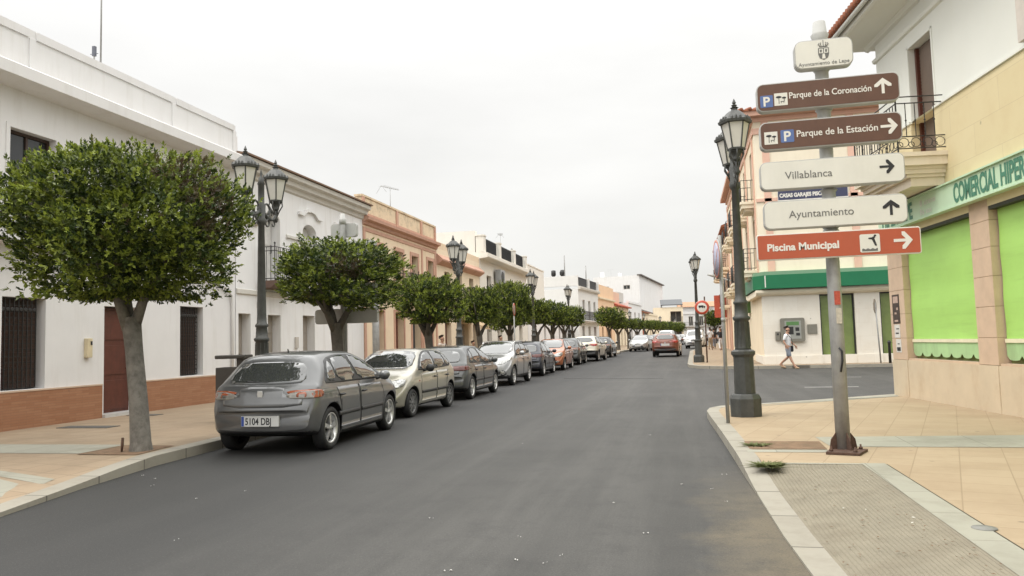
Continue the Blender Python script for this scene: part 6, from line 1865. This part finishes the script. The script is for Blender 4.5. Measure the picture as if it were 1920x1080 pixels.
# grey hatchback, tall round tail
HATCH = dict(L=3.96, W=1.69, R=.312, axles=(.67, 3.13), mid=.60, curv=.16,
    top=[(0, .62), (.03, .70), (.06, .76), (.10, .88), (.15, .965), (.19, .99), (.36, 1.165), (.52, 1.335), (.58, 1.378), (.75, 1.415), (1.3, 1.455), (1.9, 1.445), (2.3, 1.375), (2.65, 1.235), (3.0, 1.035), (3.1, .985), (3.5, .90), (3.75, .79), (3.88, .67), (3.96, .52)],
    belt=[(0, .56), (.1, .82), (.2, .95), (1, .935), (2, .91), (2.9, .88), (3.5, .80), (3.96, .44)],
    bot=[(0, .35), (.08, .29), (.5, .21), (1, .165), (3, .165), (3.6, .19), (3.9, .25), (3.96, .33)],
    wid=[(0, .73), (.06, .785), (.25, .83), (.7, .845), (1.4, .835), (2.5, .835), (3.2, .845), (3.65, .80), (3.9, .68), (3.96, .60)],
    roofw=[(0, .70), (.2, .70), (.35, .66), (.6, .60), (1.2, .585), (2.0, .585), (2.5, .63), (3.0, .74), (3.4, .74), (3.8, .62), (3.96, .5)],
    dlo=[(.50, .97), (.66, 1.17), (.86, 1.33), (1.3, 1.385), (1.9, 1.375), (2.32, 1.265), (2.9, .955), (2.6, .94), (1.4, .955), (.7, .965)],
    glass=[[(.62, 1.0), (.72, 1.17), (.86, 1.27), (.95, 1.3), (.92, .99)], [(.98, .985), (1.0, 1.31), (1.3, 1.36), (1.62, 1.365), (1.7, .97)], [(1.78, .965), (1.71, 1.36), (1.95, 1.34), (2.3, 1.235), (2.76, .965)]],
    doors=[[(1.0, .30), (.98, .62), (.86, .90), (1.72, .90), (1.76, .30)], [(1.79, .30), (1.75, .90), (2.72, .87), (2.80, .62), (2.72, .30)]],
    sill=[(1.05, .215), (2.72, .215), (2.72, .255), (1.05, .255)], mould=.47, mirror=(2.52, .86, 1.0),
    lights=[('taillight', [(.37, .815), (.42, .86), (.60, .885), (.83, .89), (.85, .83), (.78, .775), (.48, .775)], 'r', CLRL),
            ('taillight', [(.52, .795), (.53, .865), (.66, .88), (.67, .79)], 'r', ORNL), ('taillight_corner', [(.13, .785), (.12, .895), (.25, .91), (.40, .88), (.38, .795)], 's', ORNL),
            ('headlight', [(3.52, .70), (3.4, .80), (3.58, .80), (3.82, .68), (3.78, .62)], 's', HEADL)],
    panels=[('rear_window', [(-.61, 1.005), (-.52, 1.26), (-.3, 1.295), (.3, 1.295), (.52, 1.26), (.61, 1.005), (.3, .985), (-.3, .985)], 'r', AUTOGL, .006),
            ('bumper_groove', [(-.70, .60), (-.70, .615), (.70, .615), (.70, .60)], 'r', PLAST, .003), ('tailgate', [(-.62, .665), (-.62, .80), (-.34, .83), (-.34, .955), (.34, .955), (.34, .83), (.62, .80), (.58, .665)], 'r', None, .004),
            ('lower_valance', [(-.64, .27), (-.68, .345), (.68, .345), (.64, .27)], 'r', PLAST, .006),
            ('windscreen', [(-.66, .99), (-.54, 1.34), (0, 1.385), (.54, 1.34), (.66, .99), (0, 1.01)], 'f', AUTOGL, .006)],
    plates=[('r', '5104 DBJ', .475)], badge=[(.855, 'r', .045)], aerial=(.95, 1.425), handlem=PLAST,
    wiper=[[(.20, -.05, 1.0), (.22, .28, 1.03)]])


def spec(base, sx=1.0, sz=1.0, W=None, **kw):
    """the same family of shape at another length, height and width"""
    S = {}
    sw = (W / base['W']) if W else 1.0
    for k, v in base.items(): S[k] = v
    f = lambda pts: [(a * sx, b * sz) for a, b in pts]
    for k in ('top', 'belt', 'bot', 'dlo', 'sill'): S[k] = f(base[k])
    for k in ('wid', 'roofw'): S[k] = [(a * sx, b * sw) for a, b in base[k]]
    S['glass'] = [f(p) for p in base['glass']]; S['doors'] = [f(p) for p in base['doors']]
    S['L'] = base['L'] * sx; S['W'] = base['W'] * sw; S['axles'] = tuple(a * sx for a in base['axles'])
    S['mid'] = base['mid'] * sz; S['mirror'] = (base['mirror'][0] * sx, base['mirror'][1] * sw, base['mirror'][2] * sz)
    S['lights'] = [(n, [((a * sw if v in 'rf' else a * sx), b * sz) for a, b in p], v, m) for n, p, v, m in base['lights']]
    S['panels'] = [(n, [(a * sw, b * sz) for a, b in p], v, m, o) for n, p, v, m, o in base['panels']]
    S['plates'] = [(a, b, c * sz) for a, b, c in base['plates']]; S['badge'] = [(a * sz, b, c) for a, b, c in base['badge']]
    if base.get('aerial'): S['aerial'] = (base['aerial'][0] * sx, base['aerial'][1] * sz)
    if base.get('mould'): S['mould'] = base['mould'] * sz
    S['wiper'] = None
    S.update(kw)
    return S


DIML = [(n, p, v, HEADL if n == 'headlight' else mat('dark_red_lens', (0.11, 0.025, 0.018), 0.12, 0.3, 30, coat=0.6)) for n, p, v, m in HATCH['lights'] if m is not ORNL or v == 's']


def painted(S, pm):
    S = dict(S)
    S['panels'] = [(n, p, v, m or pm, o) for n, p, v, m, o in S['panels']]
    return S


# supermini with upright front and round headlights
CLIO = dict(L=3.81, W=1.64, R=.29, axles=(.60, 3.07), mid=.60, curv=.14, curvf=.30,
    top=[(0, .60), (.04, .72), (.1, .90), (.16, .98), (.38, 1.26), (.5, 1.36), (.7, 1.395), (1.3, 1.42), (1.85, 1.415), (2.15, 1.365), (2.5, 1.21), (2.85, 1.0), (2.95, .955), (3.3, .885), (3.55, .80), (3.70, .70), (3.77, .62), (3.81, .48)],
    belt=[(0, .55), (.2, .95), (1, .94), (2, .91), (2.75, .87), (3.3, .79), (3.81, .42)],
    bot=[(0, .35), (.08, .29), (.5, .23), (1, .19), (2.8, .19), (3.5, .20), (3.75, .23), (3.81, .30)],
    wid=[(0, .70), (.06, .76), (.3, .81), (.7, .82), (2.4, .815), (3.05, .82), (3.5, .775), (3.74, .66), (3.81, .58)],
    roofw=[(0, .66), (.2, .66), (.5, .585), (1.2, .57), (1.95, .57), (2.4, .62), (2.85, .72), (3.3, .70), (3.65, .58), (3.81, .46)],
    dlo=[(.42, .98), (.55, 1.2), (.72, 1.33), (1.3, 1.37), (1.85, 1.36), (2.2, 1.25), (2.72, .95), (2.4, .94), (1.2, .96)],
    glass=[[(.52, 1.0), (.62, 1.2), (.72, 1.28), (.80, 1.29), (.78, .99)], [(.84, .985), (.86, 1.3), (1.2, 1.345), (1.5, 1.345), (1.56, .97)], [(1.64, .965), (1.58, 1.34), (1.85, 1.325), (2.17, 1.22), (2.58, .965)]],
    doors=[[(.95, .30), (.92, .62), (.78, .90), (1.56, .90), (1.60, .30)], [(1.63, .30), (1.60, .90), (2.55, .87), (2.62, .62), (2.56, .30)]],
    sill=[(1.0, .215), (2.6, .215), (2.6, .25), (1.0, .25)], mould=.46, mirror=(2.36, .83, .99),
    lights=[('headlight', [(.30, .60), (.34, .70), (.60, .80), (.74, .79), (.73, .66), (.6, .60)], 'f', HEADL), ('fog_light', [(.46, .34), (.46, .42), (.58, .43), (.60, .35)], 'f', CLRL),
            ('taillight', [(.04, .86), (.12, 1.05), (.24, 1.08), (.26, .88)], 's', REDL), ('side_repeater', [(2.70, .72), (2.70, .75), (2.76, .75), (2.76, .72)], 's', ORNL)],
    panels=[('windscreen', [(-.66, .985), (-.55, 1.32), (-.3, 1.365), (.3, 1.365), (.55, 1.32), (.66, .985), (0, 1.0)], 'f', AUTOGL, .006),
            ('bumper_intake', [(-.66, .31), (-.6, .44), (.6, .44), (.66, .31), (.3, .27), (-.3, .27)], 'f', PLAST, .003),
            ('upper_grille', [(-.28, .60), (-.24, .66), (.24, .66), (.28, .60)], 'f', PLAST, .005),
            ('rear_window', [(-.56, 1.01), (-.46, 1.3), (.46, 1.3), (.56, 1.01)], 'r', AUTOGL, .006)],
    plates=[('f', '', .50)], badge=[(.70, 'f', .045)], handlem=None, wiper=[[(2.93, -.5, .965), (2.86, .1, 1.0)], [(2.93, .05, .97), (2.84, .5, .99)]])
# compact crossover
SUV = dict(L=4.16, W=1.77, R=.335, axles=(.78, 3.32), mid=.68, curv=.16, curvf=.34,
    top=[(0, .66), (.04, .76), (.09, .93), (.15, 1.06), (.22, 1.12), (.42, 1.36), (.55, 1.48), (.75, 1.525), (1.4, 1.555), (2.0, 1.545), (2.4, 1.47), (2.8, 1.27), (3.12, 1.09), (3.22, 1.055), (3.6, .99), (3.9, .90), (4.04, .80), (4.12, .68), (4.16, .54)],
    belt=[(0, .58), (.12, .9), (.25, 1.06), (1, 1.02), (2, 1.0), (3.1, .97), (3.6, .89), (4.16, .47)],
    bot=[(0, .40), (.08, .34), (.5, .27), (1, .22), (3.1, .22), (3.8, .24), (4.1, .29), (4.16, .38)],
    wid=[(0, .76), (.06, .82), (.3, .87), (.8, .885), (1.5, .87), (2.6, .87), (3.3, .885), (3.8, .84), (4.08, .70), (4.16, .62)],
    roofw=[(0, .72), (.25, .72), (.55, .63), (1.3, .62), (2.1, .62), (2.6, .66), (3.1, .78), (3.6, .76), (4.0, .62), (4.16, .5)],
    dlo=[(.45, 1.10), (.62, 1.3), (.8, 1.43), (1.4, 1.485), (2.0, 1.475), (2.42, 1.35), (3.0, 1.03), (2.6, 1.02), (1.3, 1.06)],
    glass=[[(.6, 1.14), (.74, 1.32), (.95, 1.40), (.98, 1.12)], [(1.04, 1.09), (1.02, 1.41), (1.4, 1.455), (1.68, 1.455), (1.76, 1.05)], [(1.84, 1.045), (1.76, 1.455), (2.0, 1.44), (2.4, 1.32), (2.84, 1.045)]],
    doors=[[(1.12, .34), (1.1, .68), (.98, 1.0), (1.76, .99), (1.80, .34)], [(1.83, .34), (1.79, .99), (2.80, .96), (2.90, .68), (2.82, .34)]],
    sill=[(1.15, .235), (2.9, .235), (2.9, .34), (1.15, .34)], mould=None, mirror=(2.62, .90, 1.10),
    lights=[('headlight', [(.40, .74), (.46, .83), (.66, .95), (.82, .99), (.80, .86), (.6, .74)], 'f', HEADL), ('fog_light', [(.52, .42), (.52, .50), (.64, .51), (.66, .43)], 'f', CLRL),
            ('taillight', [(.50, .95), (.54, 1.05), (.82, 1.06), (.84, .95), (.7, .9)], 'r', REDL), ('taillight_corner', [(.1, .93), (.12, 1.07), (.36, 1.06), (.34, .96)], 's', REDL)],
    panels=[('windscreen', [(-.72, 1.09), (-.60, 1.45), (-.3, 1.495), (.3, 1.495), (.60, 1.45), (.72, 1.09), (0, 1.11)], 'f', AUTOGL, .006),
            ('bumper_intake', [(-.72, .37), (-.66, .54), (-.4, .56), (.4, .56), (.66, .54), (.72, .37), (.3, .32), (-.3, .32)], 'f', PLAST, .003),
            ('grille', [(-.36, .66), (-.34, .78), (.34, .78), (.36, .66)], 'f', PLAST, .004),
            ('rear_window', [(-.60, 1.16), (-.50, 1.42), (-.3, 1.45), (.3, 1.45), (.50, 1.42), (.60, 1.16)], 'r', AUTOGL, .006),
            ('rear_valance', [(-.74, .33), (-.78, .56), (.78, .56), (.74, .33)], 'r', PLAST, .005)],
    plates=[('f', '', .58), ('r', '', .78)], badge=[(.84, 'f', .05), (.93, 'r', .045)], rails=None, handlem=None, wiper=None)
VAN = spec(SUV, 1.08, 1.22, 1.85, L=4.5, top=[(0, .9), (.03, 1.2), (.06, 1.6), (.12, 1.85), (.25, 1.93), (1.5, 1.98), (2.6, 1.96), (2.95, 1.85), (3.3, 1.6), (3.7, 1.3), (3.85, 1.2), (4.1, 1.1), (4.3, .98), (4.42, .8), (4.5, .6)],
           roofw=[(0, .8), (.3, .78), (2.8, .78), (3.2, .76), (3.7, .8), (4.2, .7), (4.5, .55)])

GREYP = paint('grey_paint', (.122, .124, .125), .4, .3)
GREYP2 = paint('dark_grey_paint', (.07, .073, .072), .25, .3)
BEIGEP = paint('beige_paint', (.37, .352, .29), .4, .3)
SILVP = paint('silver_paint', (.36, .36, .355), .6, .3)
NAVYP = paint('navy_paint', (.020, .022, .032), .2, .28)
ORANP = paint('orange_paint', (.38, .12, .045), .35, .3)
CHAMP = paint('champagne_paint', (.58, .54, .44), .3, .3)
BLACKP = paint('black_paint', (.016, .016, .017), .3, .28)
REDP = paint('red_brown_paint', (.14, .036, .016), .35, .3)
WHITP = paint('white_paint', (.68, .68, .67), .0, .3)
for S_ in (CLIO, SUV, VAN): S_['handlem'] = PLAST


def park(name, label, S, pm, wheel_r, y_rear, face, drift=0.0, group='cars parked along the kerb', z=None):
    """stand a car so that the outer face of its street side wheels runs through x = wheel_r at its rear axle / nose axle"""
    S = painted(S, pm)
    a = S['axles']; hw = S['W'] / 2
    cx = wheel_r - hw + .02
    if face == 'away': rz = R_(90) + drift; org = Vector((cx, y_rear)) - Vector((math.cos(rz), math.sin(rz))) * a[0]
    else: rz = R_(-90) + drift; org = Vector((cx, y_rear)) - Vector((math.cos(rz), math.sin(rz))) * a[1]
    yy = y_rear
    return make_car(name, label, S, pm, (org.x, org.y, (zr(yy + 1.2) if z is None else z) + .002), rz, group)


park('parked_car', 'grey hatchback showing its tail and plate at the head of the parked row', HATCH, GREYP, -5.12, 10.36, 'away', R_(2.0))
park('parked_car', 'beige hatchback facing out with large clear headlights and black side mouldings', spec(CLIO, rimm=mat('hubcap_grey', (.12, .12, .12), .5), spokes=9, mirm=PLAST), BEIGEP, -5.56, 15.02, 'to', R_(-.5))
park('parked_car', 'dark grey hatchback squeezed between the beige and the silver cars', spec(dict(HATCH, lights=DIML), 1.05, 1.0, 1.70, plates=[('r', '', .475)]), GREYP2, -5.62, 19.75, 'away', R_(.3))
park('parked_car', 'silver crossover with roof rails and pale windscreen facing the camera', spec(SUV, 1.0, 1.0, 1.74, rails=(.75, 2.25, .60, 1.50), cladm=PLAST, clad=.36), SILVP, -5.84, 25.85, 'to', R_(-.3))
park('parked_car', 'navy hatchback parked tail out between silver crossover and orange car', spec(dict(HATCH, lights=DIML), 1.03, 1.02, 1.72, plates=[('r', '', .475)]), NAVYP, -5.9, 31.9, 'away', R_(.2))
park('parked_car', 'orange hatchback facing out of the parked row', spec(CLIO, 1.02, 1.07, 1.68, clad=None, mould=None), ORANP, -5.74, 36.6, 'to', 0)
park('parked_car', 'dark grey car mostly hidden behind the orange one', spec(HATCH, 1.0, 1.04, 1.70, plates=[('r', '', .475)]), GREYP2, -5.75, 42.3, 'away', 0)
park('parked_car', 'champagne crossover with black lower bumper seen from behind', spec(SUV, .99, 1.01, 1.78, clad=.66), CHAMP, -5.22, 46.9, 'away', R_(-4))
park('parked_car', 'black hatchback with a bright reflecting rear window', spec(HATCH, 1.0, 1.0, 1.69, plates=[]), BLACKP, -5.0, 53.0, 'away', R_(-2))
park('parked_car', 'silver estate car at the head of the row past the pavement bulge', spec(CLIO, 1.15, 1.04, 1.76, mould=None), SILVP, -3.2, 68.5, 'to', R_(-5))
park('parked_car', 'grey hatchback behind the silver estate', spec(CLIO, 1.05, 1.0, 1.68), GREYP, -2.9, 74.8, 'to', R_(-5))
park('parked_car', 'white hatchback behind the red car', spec(CLIO, 1.05, 1.05, 1.7), WHITP, -2.2, 81.5, 'to', R_(-5))
park('parked_car', 'pale silver car further along the far row', spec(CLIO, 1.08, 1.02, 1.7), SILVP, -1.9, 88, 'to', R_(-5))
park('parked_van', 'white van standing above the far row of cars', VAN, WHITP, -1.5, 95, 'to', R_(-5))
for i, (y, m, lab) in enumerate(((102, GREYP, 'dark car just past the white van in the far row'), (108.5, WHITP, 'small white car near the end of the far row'), (115, BLACKP, 'black car at the far end of the far row'))):
    park('parked_car', lab, spec(CLIO, 1.05, 1.0, 1.7), m, interp(KL, y) + 2.0, y, 'to', R_(-5))
park('moving_car', 'red brown crossover driving away down the middle of the street', spec(SUV, .98, 1.0, 1.80, clad=None, plates=[('r', '', .80), ('f', '', .58)]), REDP, -.42, 51.9, 'away', R_(-3), 'cars driving in the street')
park('moving_van', 'white van coming up the street behind the bank corner lamp', spec(VAN, .98, .93, 1.8), WHITP, 1.75, 76, 'to', R_(-5), 'cars driving in the street')

# ---------------------------------------------------------------- people
def skin_mesh(name, nodes, edges, m, parent, root=0, sub=2):
    """one continuous surface grown round a skeleton; nodes = [(pos, (rx, ry))]"""
    me = bpy.data.meshes.new(name)
    me.from_pydata([n[0] for n in nodes], edges, [])
    ob = bpy.data.objects.new(name, me); COL.objects.link(ob)
    ob.modifiers.new('skin', 'SKIN')
    sk_ = me.skin_vertices[0].data
    for i, n in enumerate(nodes):
        sk_[i].radius = n[1]; sk_[i].use_root = (i == root)
    s_ = ob.modifiers.new('sub', 'SUBSURF'); s_.levels = sub; s_.render_levels = sub
    dg = bpy.context.evaluated_depsgraph_get()
    m2 = bpy.data.meshes.new_from_object(ob.evaluated_get(dg))
    bpy.data.objects.remove(ob); bpy.data.meshes.remove(me)
    m2.materials.clear(); m2.materials.append(m)
    for f in m2.polygons: f.use_smooth = True
    m2.name = name
    return link(name, m2, parent)


def person(label, loc, rz, h=1.75, shirt=WCLOTH, legs=GCLOTH, short=True, stride=.28, arms=(.15, -.15), bag=None, hair=HAIR, shoe=BROWNW, sleeve=.55, bend=(0.1, 0.1)):
    """faces -y locally; stride = feet apart fore and aft; arms = swing of each hand"""
    t = empty('person', loc, rz, label, 'person')
    k = h / 1.75
    P = lambda x, y, z: (x * k, y * k, z * k)
    rr = lambda a, b=None: (a * k, (b or a) * k)
    N, E = [], []
    def add(p, r, par=None):
        N.append((P(*p), rr(*r) if isinstance(r, tuple) else rr(r)))
        if par is not None: E.append((par, len(N) - 1))
        return len(N) - 1
    pel = add((0, 0, .93), (.135, .10)); wa = add((0, 0, 1.08), (.125, .095), pel); ch = add((0, 0, 1.28), (.15, .105), wa); sh_ = add((0, .01, 1.42), (.12, .075), ch)
    nk = add((0, 0, 1.50), .05, sh_); hd = add((0, -.015, 1.56), (.065, .07), nk); h2 = add((0, -.02, 1.65), (.074, .092), hd); h3 = add((0, -.01, 1.73), (.05, .062), h2)
    nose = add((0, -.118, 1.63), .012, h2); chin = add((0, -.085, 1.565), .028, hd)
    for s in (-1, 1): add((s * .082, .0, 1.635), .014, h2)
    LG, AR = [], []
    for i, s in enumerate((-1, 1)):
        f = stride * (1 if i else -1)
        bk = f > 0                                     # trailing leg (towards +y) bends
        hip = add((s * .085, 0, .86), .092, pel)
        kn = add((s * .09, f * .25 - .03, .48), .06, hip)
        ca = add((s * .09, f * .55 + (.04 if bk else 0), .33 + (.03 if bk else 0)), .056, kn)
        an = add((s * .09, f + (.1 if bk else 0), .09 + (.1 if bk else 0)), .036, ca)
        he = add((s * .09, f + .03 + (.11 if bk else 0), .045 + (.09 if bk else 0)), .034, an)
        to = add((s * .1, f - .14 + (.04 if bk else 0), .03 + (.01 if bk else 0)), .03, an)
        LG.append((hip, kn, ca, an, to, he))
        a = arms[i]
        so_ = add((s * .19, .01, 1.39), .056, sh_)
        el = add((s * .235, a * .5 + .03, 1.13), .042, so_)
        wr = add((s * .235, a + -.03 - bend[i], .90 + bend[i] * .8), .028, el)
        pm_ = add((s * .235, a - .05 - bend[i] * 1.2, .84 + bend[i] * .9), (.02, .034), wr)
        for q in range(4):
            ln = (.075, .085, .08, .065)[q]
            f1 = add((s * .238, a - .085 + .022 * q - bend[i] * 1.2, .80 + bend[i] * .9), .009, pm_)
            f2 = add((s * .228, a - .095 + .022 * q - bend[i] * 1.3, .80 - ln * .6 + bend[i] * .9), .008, f1)
            add((s * .212, a - .092 + .022 * q - bend[i] * 1.3, .80 - ln + bend[i] * .9), .007, f2)
        t1 = add((s * .215, a - .10 - bend[i] * 1.2, .835 + bend[i] * .9), .011, pm_); add((s * .205, a - .12 - bend[i] * 1.2, .80 + bend[i] * .9), .009, t1)
        AR.append((so_, el, wr))
    skin_mesh('body', N, E, SKIN, t)
    g_ = lambda i: Vector(N[i][0]) / k
    # shirt
    n2, e2 = [], []
    def ad2(p, r, par=None):
        n2.append((P(*p), rr(*r) if isinstance(r, tuple) else rr(r)))
        if par is not None: e2.append((par, len(n2) - 1))
        return len(n2) - 1
    a0 = ad2((0, 0, .90), (.16, .125)); a1 = ad2((0, 0, 1.05), (.15, .125), a0); a2 = ad2((0, 0, 1.28), (.172, .13), a1); a3 = ad2((0, .01, 1.42), (.135, .088), a2); ad2((0, 0, 1.475), .065, a3)
    for i, s in enumerate((-1, 1)):
        so_, el, wr = AR[i]; b0 = ad2(tuple(g_(so_)), .074, a3); e_ = g_(so_).lerp(g_(el), min(1, sleeve * 1.5)); b1 = ad2(tuple(e_), .066, b0)
        if sleeve > .9: ad2(tuple(g_(el).lerp(g_(wr), .9)), .045, b1)
    skin_mesh('shirt', n2, e2, shirt, t)
    n2, e2 = [], []
    a0 = ad2((0, 0, .97), (.15, .118)); a1 = ad2((0, 0, .88), (.16, .125), a0)
    for i, s in enumerate((-1, 1)):
        hip, kn, ca, an, to, he = LG[i]
        b0 = ad2(tuple(g_(hip)), .112, a1); b1 = ad2(tuple(g_(hip).lerp(g_(kn), .6)), .098, b0); b2 = ad2(tuple(g_(kn)), .085, b1)
        if not short: b3 = ad2(tuple(g_(ca)), .075, b2); ad2(tuple(g_(an)), .062, b3)
    skin_mesh('shorts' if short else 'trousers', n2, e2, legs, t)
    for i in range(2):
        hip, kn, ca, an, to, he = LG[i]
        n2, e2 = [], []
        a0 = ad2(tuple(g_(he) - Vector((0, 0, .008))), .043); a1 = ad2(tuple((g_(he) + g_(to)) / 2 - Vector((0, 0, .006))), .044, a0); ad2(tuple(g_(to) + Vector((0, -.04, -.002))), .036, a1)
        skin_mesh('shoe', n2, e2, shoe, t, sub=1)
    n2, e2 = [], []
    a0 = ad2((0, .012, 1.70), (.078, .092)); a1 = ad2((0, .03, 1.755), (.05, .06), a0); ad2((0, .06, 1.63), (.07, .05), a0)
    skin_mesh('hair', n2, e2, hair, t, sub=1)
    mb = MB()
    for s in (-1, 1): mb.lathe([(0, -.008), (.01, 0), (0, .008)], s * .03 * k, -.104 * k, 1.655 * k, 8)
    mb.tube([(-.025 * k, -.107 * k, 1.587 * k), (.025 * k, -.107 * k, 1.587 * k)], .005, 5)
    mb.build('face_features', HAIR, t)
    if bag:
        mb = MB(); mb.prism(rrect(-.13, .70, .13, .95, .04), .0, .09, 'x'); mb.v = [((bag * .2 + (p[0] if bag > 0 else -p[0])) * k, p[1] * k, p[2] * k) for p in mb.v]
        b_ = mb.build('bag', BCLOTH, t, bevel=.02)
        mb = MB(); mb.tube([(bag * .24 * k, .08 * k, .93 * k), (bag * .12 * k, .15 * k, 1.25 * k), (-bag * .1 * k, .1 * k, 1.48 * k), (-bag * .14 * k, -.06 * k, 1.45 * k), (0, -.155 * k, 1.28 * k), (bag * .15 * k, -.15 * k, 1.08 * k), (bag * .24 * k, -.08 * k, .93 * k)], .012, 6); mb.build('strap', BCLOTH, b_)
    return t


person('person in white T-shirt and grey shorts with a black shoulder bag by the cash machine', (4.22, 34.0, .045), R_(62), 1.76, WCLOTH, GCLOTH, True, .30, (.1, -.08), 1, HAIR, mat('sandal_tan', (.4, .28, .17), .7))
person('person in white top and khaki trousers walking between the sign pole and the lamp', (1.95, 63.0, zr(63) + .13), R_(170), 1.74, WCLOTH, KHAKI, False, .16, (.05, -.05), 1)
person('person in black top and white trousers carrying a white bag on the bank pavement', (2.62, 60.5, zr(60) + .13), R_(10), 1.72, BCLOTH, WCLOTH, False, .2, (.05, -.1), -1)
person('person in dark clothes half hidden behind the one in white trousers', (2.35, 66.5, zr(66) + .13), R_(185), 1.7, BCLOTH, GCLOTH, False, .15, (.05, -.05))
person('person in pale sleeveless top with bare arm standing behind the beige car', (-9.6, 29.3, .13), R_(70), 1.68, mat('pale_top', (.6, .52, .45), .85), GCLOTH, True, .06, (-.1, -.2), sleeve=.2, bend=(.25, .3))
person('short person with dark hair before the low cream house doorway', (-9.5, 33.6, .15), R_(60), 1.42, mat('wine_top', (.2, .06, .05), .85), BCLOTH, True, .08)
person('brown haired person glimpsed over the silver crossover roof', (-9.5, 38.9, .2), R_(80), 1.62, KHAKI, GCLOTH, False, .08)
